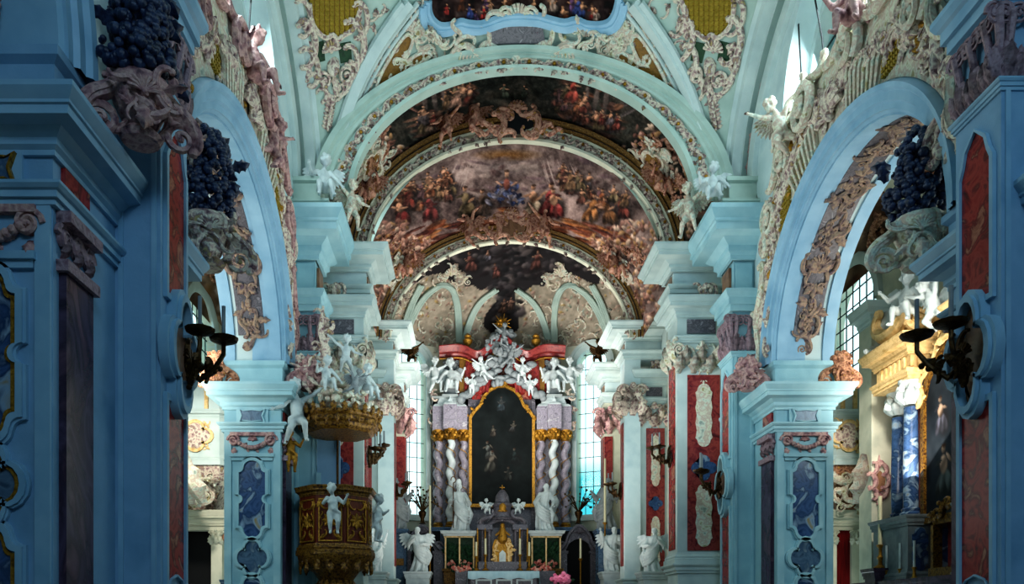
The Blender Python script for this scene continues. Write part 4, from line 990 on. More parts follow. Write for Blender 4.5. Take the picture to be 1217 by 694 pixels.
pier(1, *P2, 'right arch pier with blue marble panels, facing across from the pulpit', False)
pilaster(-1, 9.7, 10.6, 'near left giant pilaster with narrow red marble panels and bronze sconce')
pilaster(1, 9.7, 10.6, 'near right giant pilaster with broad red marble panels at the picture edge')
pilaster(-1, 19.6, 20.5, 'left chancel pilaster behind the pulpit, its cornice carrying two putti')
pilaster(1, 19.6, 20.5, 'right chancel pilaster with scroll capital, facing the pulpit')

# archivolts, soffit bands, stucco crests over the two nave arches
for s in (-1, 1):
    fr = wallfr(s, XW); mb = MB()
    PRF = [(0, -TH * .5), (0, .02), (.05, .06), (.05, .1), (.15, .1), (.18, .16), (.3, .16), (.34, .22), (.42, .24), (.47, .1), (.47, 0)]
    for yc in (AC - BAY, AC): arch_mould(mb, fr, yc, 7.45, AR_ - .02, ARZ - .02, PRF)
    struct(mb, 'trim_%d' % (100 + s), 'trim_blue')
    # soffit: two raised bands and a brown panel between, with hanging ornament
    mb = MB(); sb = lambda d: [(3.15 - d)]
    def sof(t, x, d): return Vector((s * x, AC + (AR_ - d) * math.cos(t), 7.45 + (ARZ - d) * math.sin(t)))
    for x0, x1 in ((XW + .0, XW + .26), (XW + 1.04, XW + 1.3)):
        mb.strip([[sof(PI * i / 48, x, d) for i in range(49)] for x, d in ((x0, 0), (x0, .05), (x1, .05), (x1, 0))])
    struct(mb, 'trim_%d' % (104 + s), 'trim_blue')
    mb = MB(); mb.strip([[sof(.2 + (PI - .4) * i / 40, x, d) for i in range(41)] for x, d in ((XW + .34, 0), (XW + .36, .03), (XW + .94, .03), (XW + .96, 0))]); struct(mb, 'trim_%d' % (108 + s), 'mauve_marble')
    o = MB(); rg = random.Random(31 + s)
    for i in range(9):
        t = .28 + (PI - .56) * i / 8; p = sof(t, XW + .65, .03); f = plane(p, (s, 0, 0), (0, -math.sin(t), math.cos(t)), (0, -math.cos(t), -math.sin(t)))
        if i in (1, 7): pendant(o, f if i == 1 else sub(f, 0, 0, PI), 0, .5, 1.25, .6, rg)
        else: rocaille(o, f, [(-.16, -.2), (.16, -.05), (-.12, .1), (.14, .28), (0, -.4), (0, .45)], .32, rg, .9); rosette(o, f, 0, 0, .15)
    struct(o, 'trim_%d' % (112 + s), 'stucco_umber')
o = MB(); pendant(o, plane((-6.18, 8.2, 8.35), (1, 0, 0), (0, 0, 1), (0, -1, 0)), 0, .55, 1.2, .4, random.Random(4)); struct(o, 'trim_118', 'stucco_pink')
# crest: shaped lattice field above the arch with framing scrolls
CREST = [(11.3, 8.9), (11.6, 10.4), (12.4, 11.5), (13.3, 12.0), (14.2, 12.2), (15.1, 12.3), (15.9, 12.35), (16.7, 12.35), (17.4, 12.2), (17.95, 11.7), (18.45, 10.6), (18.75, 9.3), (18.8, 8.2)]
for s in (-1, 1):
    fr = wallfr(s, XW); rg = random.Random(51 + s)
    E = thing('stucco_crest', '%s stucco crest of scrolls and shells over the %s arch, under the lunette window' % (('mauve', 'left') if s < 0 else ('pale', 'right')), 'ornament', (s * XW, YC, 10.8))
    mb = MB(); inner = [(AC - 3.79 * math.cos(PI * t), 7.45 + 3.41 * math.sin(PI * t)) for t in [.1 + .8 * i / (len(CREST) - 1) for i in range(len(CREST))]]
    a = smooth_px(CREST, 3); b = smooth_px(inner, 3)
    mb.strip([[fr(u, v, .02) for u, v in a], [fr(u, v, .1) for u, v in a], [fr(u * .5 + p * .5, v * .5 + q * .5, .14) for (u, v), (p, q) in zip(a, b)], [fr(u, v, .1) for u, v in b]])
    mb.build('backing', 'stucco_pale', E)
    mb = MB()
    for k in (-1, 1):
        P = [(YC + k * (.55 + .12 * i), 11.45 + .0 * i) for i in range(2)]
        mb = MB()
        for i in range(8): mb.tube([fr(YC + k * (.65 + .14 * i), 10.85 - .05 * i, .16), fr(YC + k * (.72 + .16 * i), 11.4 - .07 * i, .2), fr(YC + k * (.7 + .17 * i), 11.8 - .1 * i, .14)], [.035, .05, .03], 5)
        mb.build('fluted_fan', 'stucco_pale', E)
    mb = MB()
    for u0, v0, du, dv in ((16.6, 11.2, .7, .9), (17.4, 10.6, .6, .9), (13.0, 10.9, .6, .7)):
        for i in range(8):
            for j in range(8): mb.fbox(fr, u0 + du * (i / 8 - .5), u0 + du * ((i + .6) / 8 - .5), v0 + dv * (j / 8 - .5), v0 + dv * ((j + .6) / 8 - .5), .1, .17)
    mb.build('gilt_lattice', 'gold_lattice', E, smooth=False)
    mb = MB(); n = len(CREST)
    for i, (u, v) in enumerate(CREST):
        p, q = CREST[max(i - 1, 0)], CREST[min(i + 1, n - 1)]; rot = math.atan2(q[1] - p[1], q[0] - p[0])
        scroll(mb, lambda a_, b_, c_=0: fr(a_, b_, c_ + .12), u, v, rg.uniform(.85, 1.2), rot + rg.uniform(-.35, .35), .085, 'C' if i % 2 else 'S', 1 if i < n / 2 else -1, 6)
    for u, v, r, f in ((16.2, 11.9, .48, 1), (14.3, 11.85, .42, -1), (18.1, 10.6, .34, 1), (12.2, 10.9, .36, -1), (17.4, 11.6, .34, -1)): volute(mb, lambda a_, b_, c_=0: fr(a_, b_, c_ + .12), u, v, r, 1.7, f, .24, 1., 6)
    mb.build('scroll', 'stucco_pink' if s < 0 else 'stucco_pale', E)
    mb = MB(); f2 = lambda a_, b_, c_=0: fr(a_, b_, c_ + .12)
    mid = [((a_[0] * .45 + b_[0] * .55), (a_[1] * .45 + b_[1] * .55)) for a_, b_ in zip(smooth_px(CREST, 2), smooth_px(inner, 2))]
    rocaille(mb, f2, mid, .46, rg, .8); rocaille(mb, f2, [(u + rg.uniform(-.4, .4), v + rg.uniform(-.4, .4)) for u, v in mid], .3, rg, .9)
    rocaille(mb, f2, [(u + rg.uniform(-.3, .3), v + rg.uniform(-.3, .3)) for u, v in mid], .36, rg, .8)
    rocaille(mb, f2, [(18.3, 9.4), (18.4, 8.5), (18.5, 7.9), (18.6, 9.4), (18.9, 8.6), (18.7, 10.3), (18.4, 11.), (17.8, 10.9), (17.6, 11.6)], .42, rg, .7)
    rocaille(mb, f2, [(11.8, 8.6), (11.4, 9.3), (11.2, 10.1), (11.6, 11.), (11.3, 8.4), (10.95, 9.2), (11., 10.8)], .45, rg, .7)
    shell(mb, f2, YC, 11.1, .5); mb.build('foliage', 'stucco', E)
    mb = MB()
    for i in range(26):
        k = rg.choice(mid); leaf(mb, f2, k[0] + rg.uniform(-.3, .3), k[1] + rg.uniform(-.3, .3), rg.uniform(.15, .3), rg.uniform(0, 6), .5, .3)
    mb.build('gilding', 'gold', E)
# vases of grapes on scroll brackets standing on the imposts
def bracket_vase(loc, face, sc, m, label, dark, group=None):
    E = thing('flower_vase', label, 'vase', loc, group); f = plane(loc, (math.cos(face), math.sin(face), 0), (0, 0, 1), (math.sin(face), -math.cos(face), 0)); f = sub(f, 0, 0, 0, sc); rg = random.Random(int(loc[1] * 10))
    mb = MB(); mb.lathe([(.0, 0), (.2, 0), (.24, .06), (.16, .14), (.2, .22), (.3, .42), (.34, .6), (.31, .66), (.28, .62)], (0, 0, 0), 18)
    mb.v = [tuple(f(x, z, -y)) for x, y, z in mb.v]
    for k in (-1, 1):
        scroll(mb, f, k * .42, .4, .75, PI / 2 + k * .3, .13, 'S', k, 6); volute(mb, f, k * .42, .12, .2, 1.6, k, .26); scroll(mb, f, k * .2, .35, .6, PI / 2, .1, 'C', k, 6)
    rocaille(mb, lambda a, b, c=0: f(a, b, c + .26), [(-.2, .5), (.2, .5), (-.12, .25), (.12, .25)], .3, rg, .9); shell(mb, lambda a, b, c=0: f(a, b, c + .3), 0, .4, .17); leaf(mb, lambda a, b, c=0: f(a, b, c + .26), 0, .3, .3, -PI / 2, .6, .3)
    mb.build('bowl', m, E)
    if dark:
        mb = MB(); bunch(mb, f, 0, 1.3, .3, .58, 150, .06, rg, .3); bunch(mb, f, -.05, .9, .4, .3, 80, .06, rg, .34)
        for i in range(26): leaf(mb, f, rg.uniform(-.4, .4), rg.uniform(.75, 1.8), .26, rg.uniform(0, 6), .6, .4)
        mb.build('bouquet', dark, E)
    else:
        mb = MB(); bunch(mb, f, 0, .8, .26, .24, 34, .075, rg, .22)
        for i in range(14): leaf(mb, f, rg.uniform(-.25, .25), rg.uniform(.65, 1.0), .24, rg.uniform(0, 6), .6, .4)
        mb.build('bouquet', m, E)
    return E
bracket_vase((-5.05, 9.0, 6.95), 0.5, 1.0, 'stucco_pink', 'scrolled vase of dark grapes on the near left cornice', 'leaf_dark')
bracket_vase((-5.35, 12.2, 6.95), 0.4, 1.12, 'stucco', 'scrolled vase of dark grapes at the near foot of the left arch', 'leaf_dark')
bracket_vase((5.5, 12.2, 6.95), -0.4, 1.12, 'stucco_pale', 'pale scrolled vase of dark grapes at the near foot of the right arch', 'leaf_dark')
bracket_vase((5.12, 18.6, 6.9), -0.3, .75, 'stucco_pink', 'small mauve vase on the cornice right of the chancel pilaster', None)
bracket_vase((-5.12, 18.6, 6.9), 0.3, .75, 'stucco_pink', 'small mauve vase on the cornice above the pulpit side', None)
bracket_vase((7.1, 18.3, 6.9), 0., .75, 'stucco_brown', 'brownish pointed vase at the right end of the right pier cornice', None)
bracket_vase((-7.1, 18.3, 6.9), 0., .75, 'stucco_brown', 'brownish vase at the aisle end of the left pier cornice', None)
# sconces with candles
def sconce(loc, nx, ny, arms, label, sc=1., group=None, lean=0.):
    """bronze bracket on a wall with outward normal (nx, ny)"""
    E = thing('sconce', label, 'candle sconce', loc, group); N = Vector((nx, ny, 0)); U = Vector((-ny, nx, 0)); f = plane(loc, U, (0, 0, 1), N); f = sub(f, 0, 0, 0, sc)
    mb = MB(); rg = random.Random(3); shell(mb, f, 0, .02, .16); scroll(mb, f, 0, -.1, .4, PI / 2, .13, 'S'); scroll(mb, f, 0, .12, .36, -PI / 2, .12, 'C'); leaf(mb, f, 0, 0, .3, -PI / 2, .6); mb.build('back_plate', 'bronze', E)
    for i, (du, dn, dz) in enumerate(arms):
        mb = MB(); mb.tube([f(0, -.05, .03), f(du * .35, -.2, dn * .35), f(du * .7, -.12 + dz * .3, dn * .75), f(du, dz - .12, dn), f(du, dz, dn)], [.035, .045, .035, .03, .03], 7)
        leaf(mb, f, du * .3, -.22, .2, .6, .6); ga = lambda a_, b_, c_=0, du=du, dn=dn: f(du * .5 + a_, b_, dn * .5 + c_); scroll(mb, ga, 0, -.08, .3, 1.2, .12, 'S'); leaf(mb, ga, .02, -.1, .22, 2.2, .6, .4); leaf(mb, ga, -.02, -.1, .2, .4, .6, .4); volute(mb, f, du * .5, -.1, .09, 1.4, 1)
        for t in range(5): mb.ell(f(du * (.3 + .15 * t), -.18 + .04 * t, dn * (.3 + .15 * t)), .04 * sc, nu=6, nv=4)
        a = mb.build('arm', 'bronze', E)
        mb = MB(); q = f(du, dz, dn); mb.lathe([(.0, 0), (.05, 0), (.17 * 1, .05), (.19, .09), (.15, .075), (.05, .06), (.05, .14), (.03, .14)], (0, 0, 0), 12); mb.v = [(q.x + x * sc, q.y + y * sc, q.z + z * sc) for x, y, z in mb.v]; mb.build('drip_pan', 'bronze', a)
        mb = MB(); mb.tube([q + Vector((0, 0, .08 * sc)), q + Vector((0, 0, .5 * sc))], .026 * sc, 8); mb.build('candle', 'grey_stone', a)
    return E
sconce((-4.94, 10.15, 4.85), 1, 0, [(-.1, .2, .3), (.22, .4, .3)], 'bronze sconce with two candles on the near left pilaster medallion', 1.)
sconce((4.94, 10.15, 4.9), -1, 0, [(.1, .22, .3), (-.24, .42, .28)], 'bronze sconce with candles on the near right pilaster medallion', 1.1)
sconce((4.94, 20.05, 4.95), -1, 0, [(.1, .5, .25), (-.3, .35, .3)], 'bronze sconce on the right chancel pilaster beside red and white marble', 1.05)
# cords hanging before the lunette windows
for s, pts in ((-1, ((14.4, .2), (15.6, .5))), (1, ((16.9, .3), (15.8, .6)))):
    for k, (y, d) in enumerate(pts):
        mb = MB(); mb.tube([(s * (XW + .1), y, 11.2 + .3 * k), (s * (XW + .05), y + .3 * d, 13.2), (s * (XW + .1), y + d * 1.4, 15.)], .018, 5)
        mb.build('hanging_cord', 'rope', label='thin dark cord across the %s lunette window, the %s one' % (SIDE[s], 'nearer' if (k == 0) == (s < 0) else 'farther'), cat='cord')
# putti among the crests and on the chancel cornices
putto('sit', (-5.35, 14.9, 11.75), 1.25, 1.0, 'stucco_pink', 'mauve putto seated on the left arch crest')
putto('fly', (-5.4, 16.3, 11.2), 1.0, 1.2, 'stucco_pink', 'mauve putto leaning along the left arch crest, below the window')
putto('sit', (5.35, 13.9, 12.1), 1.25, -1.0, 'stucco_pink', 'mauve putto seated high on the right arch crest')
putto('fly', (5.3, 17.0, 11.9), 1.15, -.5, 'stucco_pale', 'putto stretching out against the bright right lunette window', mirror=True)
putto('sit', (-4.9, 19.5, 12.1), 1.15, .2, 'white_marble', 'white putto seated on the left chancel cornice')
putto('reach', (-4.35, 20.1, 11.9), 1.0, .6, 'stucco_pale', 'pale putto at the end of the left chancel cornice, below the seated one')
putto('sit', (4.55, 19.4, 11.95), 1.0, -.3, 'white_marble', 'white putto seated nearest the right wall on the right chancel cornice')
putto('reach', (4.2, 20.1, 11.75), 1.1, -.5, 'stucco_pale', 'pale putto at the inner end of the right chancel cornice', mirror=True)

# ------------------------------------------------------------------ ornaments of the nave vault
def vault_thing(name, label, cat, x, y):
    p = sail(x, y); return thing(name, label, cat, p)
VC = 618.
for s in (-1, 1):
    mx = lambda x: x if s < 0 else 2 * VC + 4 - x       # right half mirrors the left about the nave axis
    M = lambda pts: [(mx(a), b) for a, b in pts]
    sd = SIDE[s]
    # broad white ribs running from the corner up to the crown
    mb = MB(); A = smooth_px(M([(383, 226), (392, 190), (404, 150), (420, 105), (442, 60), (470, 18), (482, 2)]), 5)
    for dx, off, r in ((-4, .07, .09), (5, .03, .16), (14, .06, .06), (24, .03, .05)):
        P = spath([(a + dx * (-s) * (.25 + .75 * (230 - b) / 230), b) for a, b in A], off)
        if len(P) > 2: mb.tube(P, r, 6)
    struct(mb, 'trim_%d' % (130 + s), 'trim_white')
    o = MB(); rg = random.Random(60 + s)
    for i in range(2, len(A) - 1, 2):
        f = sailfr(A[i][0] + 21 * -s * (.3 + .7 * (230 - A[i][1]) / 230), A[i][1], 1.1 * -s)
        if f: scroll(o, f, 0, 0, .42, rg.uniform(-.4, .4), .09, 'S' if i % 4 else 'C', 1 if i % 3 else -1); leaf(o, f, .1, 0, .22, rg.uniform(0, 6), .5); 
    struct(o, 'trim_%d' % (134 + s), 'stucco')
    # pendentive: gold lattice field and white scroll cartouche under it
    poly = smooth_px(M([(366, -4), (368, 20), (374, 34), (386, 44), (394, 40), (400, 46), (408, 40), (418, 34), (424, 20), (430, -4)]), 3)
    E = vault_thing('lattice_cartouche', 'gold lattice field above a scroll cartouche on the %s vault corner' % sd, 'ornament', mx(394), 40)
    pm, uv = spatch(poly, .02, 2.); pm.build('field', 'brown_gold', E)
    g = MB()
    for i in range(12):
        for j in range(9):
            x, y = 364 + 6 * i, -3 + 6 * j
            if poly_mask(poly, np.array([mx(x)]), np.array([float(y)]))[0]:
                f = sailfr(mx(x), y)
                if f: g.add([f(a * .055, b * .055, .03) for a, b in ((-1, -1), (1, -1), (1, 1), (-1, 1))] + [f(0, 0, .09)], [(0, 1, 4), (1, 2, 4), (2, 3, 4), (3, 0, 4)])
    g.build('lattice', 'gold_lattice', E, smooth=False)
    o = MB(); e = [p for p in poly if p[1] > -3]; P = spath(e, .05); o.tube(P, .06, 6)
    for x, y, sz, rot, fl in ((366, 50, .75, 1.5, 1), (424, 48, .75, 1.6, -1), (370, 78, .65, 1.7, -1), (418, 76, .65, 1.4, 1), (378, 100, .55, 2.2, 1), (410, 98, .55, .9, -1), (362, 20, .6, 1.5, -1), (430, 22, .6, 1.5, 1), (386, 112, .35, 2.4, -1), (402, 112, .35, .7, 1)):
        f = sailfr(mx(x), y)
        if f: scroll(o, f, 0, 0, sz * 1.25, rot if s < 0 else PI - rot, .09, 'C', fl * -s, 6); leaf(o, f, 0, 0, .3, rg.uniform(0, 6), .5)
    f = sailfr(mx(394), 72)
    if f: shell(o, f, 0, .2, .25); o.ell(f(0, -.1, .05), (.16, .12, .26)); leaf(o, f, 0, -.25, .45, -PI / 2, .4); [volute(o, f, q * .3, -.35, .2, 1.6, q, .25) for q in (-1, 1)]
    for k in range(8):
        f = sailfr(mx(394 - k * .8), 118 + 5 * k)
        if f: o.ell(f(0, 0, .05), (.07 - .003 * k, .07, .07), nu=6, nv=4); leaf(o, f, 0, 0, .18, .5, .5); leaf(o, f, 0, 0, .18, PI - .5, .5)
    o.build('cartouche', 'stucco', E)
    gr = MB()
    for q in (-1, 1):
        f = sailfr(mx(394 + q * 16), 62)
        if f: gr.prism(f, [(-.15, -.2), (.15, -.2), (.17, .2), (-.17, .2)], 0, .02)
    gr.build('green_lattice', 'leaf_green', E, smooth=False)
    # ochre triangular fields beside the dome picture
    tri = smooth_px(M([(447, 106), (452, 88), (464, 66), (474, 50), (484, 40), (490, 46), (486, 60), (482, 72), (500, 62), (512, 64), (500, 74), (486, 82), (478, 92), (466, 96), (456, 106)]), 3, True)
    E = vault_thing('ochre_field', 'ochre shaped field with cream frame on the %s of the vault' % sd, 'ornament', mx(470), 78)
    pm, uv = spatch(tri, .02, 1.5); pm.build('field', 'brown_gold', E)
    o = MB(); o.tube(spath(tri + tri[:1], .04), .045, 6)
    for x, y in ((500, 46), (506, 56), (494, 34), (512, 40), (490, 78), (478, 72), (498, 24), (520, 66), (472, 100), (488, 92)):
        f = sailfr(mx(x), y)
        if f: rocaille(o, f, [(0, 0)], .34, rg, .8)
    f = sailfr(mx(502), 46)
    if f: pendant(o, f, 0, .35, 1.0, .42, rg)
    o.build('frame', 'stucco_pale', E)
    # loose ornament filling the band between field and rib
    o = MB()
    for k in range(34):
        x, y = rg.uniform(425, 500), rg.uniform(4, 200)
        if abs(x - (383 + (226 - y) * .42)) > 30 + .12 * (226 - y) or poly_mask(tri, np.array([mx(x)]), np.array([y]))[0]: continue
        f = sailfr(mx(x), y)
        if f: scroll(o, f, 0, 0, .3, rg.uniform(0, 6), .1, 'C'); leaf(o, f, 0, 0, .2, rg.uniform(0, 6), .5)
    struct(o, 'trim_%d' % (138 + s), 'stucco')
# picture of the dome with its moulded frame
poly = [(509, -6), (509, 10), (514, 22), (524, 29), (538, 28), (548, 24), (556, 26), (572, 27), (590, 21), (602, 17), (620, 16), (638, 17), (652, 21), (670, 25), (684, 22), (696, 27), (712, 28), (724, 24), (731, 14), (735, 0), (735, -6)]
poly = smooth_px(poly, 3)
E = vault_thing('ceiling_painting', 'dome fresco of small figures in a curved pale blue frame at top centre', 'painting', 620, 12)
pm, uv = spatch(poly, .015, 1.4)
C = cnv(260, 40, (.2, .13, .12)); cloud(C, 20, .25, 41, (1, .85, .75)); cloud(C, 6, .15, 42)
for k in range(26): pfig(C, rr, rr.uniform(6, 254), rr.uniform(20, 39), rr.uniform(14, 24), rr.choice([(.5, .16, .14), (.5, .42, .16), (.2, .24, .42), (.55, .45, .4), (.3, .16, .1), (.3, .2, .3)]))
uv = np.array(uv); iu = np.clip((uv[:, 0] - 506) / 232 * 259, 0, 259).astype(int); iv = np.clip((uv[:, 1] + 8) / 40 * 39, 0, 39).astype(int)
pm.build('canvas', 'fresco', E, cols=slin(C)[iv, iu])
mb = MB()
for off, r, dy in ((.05, .1, 1), (.1, .06, 5), (.04, .12, 8)):
    P = spath([(620 + (x - 620) * (1 + dy / 130.), y + dy) for x, y in poly if y > -5], off); mb.tube(P, r, 6)
mb.build('frame', 'trim_blue', E)
E = vault_thing('inscription_cartouche', 'scrolled stucco cartouche with grey inscription panel above the chancel arch', 'ornament', 620, 42)
f = sailfr(614, 40); mb = MB(); mb.prism(f, [(-.72, -.17), (.72, -.17), (.62, .2), (.3, .26), (-.3, .26), (-.62, .2)], .02, .08); pn = mb.build('panel', 'mauve_marble', E)
lm = MB(); lr = random.Random(19); u = -.52      # worn lettering, too weathered to read
while u < .52:
    if abs(u) > .06: lm.fbox(f, u, u + .018, -.03 + lr.uniform(-.01, .01), .07 + lr.uniform(-.01, .015), .08, .092)
    if lr.random() < .5 and abs(u) > .06: lm.fbox(f, u, u + .04, lr.choice((-.03, .02, .06)), lr.choice((-.03, .02, .06)) + .014, .08, .092)
    u += lr.choice((.035, .045, .06))
lm.build('lettering', 'dark_marble', pn, smooth=False)
o = MB(); rg = random.Random(8)
for q in (-1, 1):
    for u, v, sz, rot, k in ((.78, -.02, .6, 1.4, 'C'), (.5, -.3, .75, .1, 'S'), (1.05, -.32, .8, .15, 'S'), (1.4, -.25, .55, -.3, 'C'), (.42, .36, .6, .5, 'C'), (.85, .22, .5, -.4, 'S'), (1.3, -.05, .5, -.2, 'C')): scroll(o, f, q * u, v, sz, rot if q > 0 else PI - rot, .12, k, q, 6)
    volute(o, f, q * .28, .42, .2, 1.7, q, .26, 0, 6)
    for i in range(7): o.tube([f(q * (.85 + .09 * i), -.28, .1), f(q * (.9 + .09 * i), -.42, .14)], .03, 5)
shell(o, f, 0, .36, .32); shell(o, f, 0, -.52, .2, PI); o.ell(f(0, -.45, .1), (.16, .1, .14)); rocaille(o, f, [(-1.7, -.1), (1.7, -.1), (-1.5, .2), (1.5, .2), (-2., .1), (2., .1)], .35, rg, .8)
o.build('scrollwork', 'stucco_pale', E)
# ------------------------------------------------------------------ choir pilasters
def rounded(w, h, k=5, n=4):
    """pale inlay: tall panel with rounded ends and softly waisted sides"""
    P = []; a = w / 2; b = h / 2
    side = [(a * (1 - .08 * (1 - math.cos(2 * PI * (i / 12) * 3))), -b * .72 + 1.44 * b * i / 12) for i in range(13)]
    cap = [(a * .78 * math.cos(PI * i / 8), b * .78 + b * .22 * math.sin(PI * i / 8)) for i in range(9)]
    return side + cap + [(-x, y) for x, y in side[::-1]] + [(x, -y) for x, y in cap[::-1]]
def acanthus_capital(mb, f, w, z0, z1, rng, depth=.1):
    h = z1 - z0; n = max(2, int(round(w / .42)))
    for i in range(n + 1):
        u = -w / 2 + w * i / n; leaf(mb, f, u, z0, h * .6, PI / 2 + rng.uniform(-.15, .15), .6, .35)
    for i in range(n): leaf(mb, f, -w / 2 + w * (i + .5) / n, z0 + h * .25, h * .6, PI / 2, .55, .35)
    for q in (-1, 1):
        volute(mb, f, q * (w / 2 - .02), z0 + h * .76, h * .2, 1.7, q, .27); scroll(mb, f, q * w * .22, z0 + h * .66, h * .5, PI / 2 - q * .4, .12, 'C', q)
    shell(mb, lambda a, b, c=0: f(a, b, c + depth * .6), 0, z0 + h * .74, h * .2); mb.ell(f(0, z0 + h * .92, depth), h * .1, nu=7, nv=5)
def pedestal(mb, xs, y0, y1, z0, z1, out=.16):
    mb.box(xs[0], xs[1], y0, y1, z0, z1); r = [(xs[0], y0), (xs[1], y0), (xs[1], y1), (xs[0], y1)]
    mb.cornice(r, prof(ARCHI, z1 - .25, z1, out), True); mb.cornice(r, prof(BASEP, z0, z0 + .35, out), True)
def red_pilaster(s, xa, xb, y0, y1, zb, zc, zt, label, sconces=()):
    """clustered pilaster: red panel with pale inlays, white edge strips, low cornice at zt"""
    E = thing('pilaster', label, 'pilaster', (s * (xa + xb) / 2, (y0 + y1) / 2, 1.15)); rg = random.Random(int(y0 * 7 + s))
    xs = sorted((s * xa, s * xb)); mid = (xs[0] + xs[1]) / 2; w = xb - xa
    f = plane((mid, y0, 0), (1, 0, 0), (0, 0, 1), (0, -1, 0)); g = plane((s * xa, (y0 + y1) / 2, 0), (0, -s, 0), (0, 0, 1), (-s, 0, 0)); d = y1 - y0
    mb = MB(); pedestal(mb, xs, y0 - .06, y1, 1.15, zb); mb.build('pedestal', 'trim_white', E, angle=25)
    mb = MB(); mb.box(xs[0], xs[1], y0, y1, zb, zt - .5); mb.cornice([(xs[0], y0), (xs[1], y0), (xs[1], y1), (xs[0], y1)], prof(BASEP, zb, zb + .3, .1), True); mb.build('shaft', 'trim_white', E, smooth=False)
    pw = w * .68; off = s * w * .05
    mb = MB(); mb.fbox(f, off - pw / 2, off + pw / 2, zb + .35, zc - .05, 0, .035); p = mb.build('red_panel', 'red_light', E, smooth=False)
    H_ = zc - zb - .4
    for nm, P, vc, m in (('inlay', rounded(pw * .52, H_ * .36), zb + .35 + H_ * .77, 'stucco_pale'), ('medallion', quatre(pw * .36, 4, .42, 7), zb + .35 + H_ * .47, 'blue_marble'), ('inlay', rounded(pw * .52, H_ * .36), zb + .35 + H_ * .2, 'stucco_pale')):
        mb = MB(); mb.prism(f, shift(P, off, vc), .03, .06); o = mb.build(nm, m, p, smooth=False)
    mb = MB(); mb.fbox(g, -d * .3, d * .3, zb + .4, zc + .3, 0, .03); mb.build('side_panel', 'red_marble', E, smooth=False)
    mb = MB(); acanthus_capital(mb, f, w * .98, zc, zc + .82, rg); pendant(mb, f, off, zc + .3, .9, .3, rg); acanthus_capital(mb, g, d * .9, zc + .25, zc + 1.05, rg)
    mb.build('capital', 'stucco_pale' if y0 < 25 else 'stucco', E)
    r = [(s * 5.42, y0), (s * xa, y0), (s * xa, y1), (s * 5.42, y1)]; fl = 1 if s < 0 else -1
    mb = MB(); mb.cornice(r, prof(ARCHI, zc + .8, zc + .98, .1), False, fl); mb.cornice(r, prof(CORN, zt - .5, zt, .32), False, fl); mb.build('cornice', 'trim_white', E, angle=25)
    mb = MB(); mb.fbox(f, -w * .3, w * .3, zc + 1.05, zt - .55, 0, .04); o = mb.build('frieze_inlay', 'mauve_marble', E, smooth=False)
    mb = MB(); bunch(mb, f, off * 2, zt + .2, .16, .2, 16, .07, rg, .12)
    for q in (-1, 1): scroll(mb, f, off * 2 + q * .2, zt + .2, .4, PI / 2, .13, 'C', q)
    mb.build('finial', 'stucco', E)
    return E
def entablature(s, xa, y0, y1, z0, zt, out, label):
    E = thing('entablature_block', label, 'entablature', (s * (xa + 5.4) / 2, (y0 + y1) / 2, z0)); fl = 1 if s < 0 else -1
    r = [(s * 5.42, y0), (s * xa, y0), (s * xa, y1), (s * 5.42, y1)]; h = zt - z0; xs = sorted((s * (xa + .03), s * 5.4))
    mb = MB(); mb.cornice(r, prof(ARCHI, z0, z0 + h * .26, out * .25), False, fl); mb.build('architrave', 'trim_white', E, angle=25)
    mb = MB(); mb.box(xs[0], xs[1], y0 + .03, y1 - .03, z0, z0 + h * .6); fz = mb.build('frieze', 'plaster', E, smooth=False)
    g = plane((s * (xa + .03), (y0 + y1) / 2, 0), (0, -s, 0), (0, 0, 1), (-s, 0, 0)); d = y1 - y0
    mb = MB(); mb.fbox(g, -d * .3, d * .3, z0 + h * .3, z0 + h * .52, 0, .03); mb.build('frieze_inset', 'brown_marble', fz, smooth=False)
    mb = MB(); mb.cornice(r, prof(CORN, z0 + h * .56, zt, out), False, fl); mb.build('cornice', 'trim_white', E, angle=25)
    return E
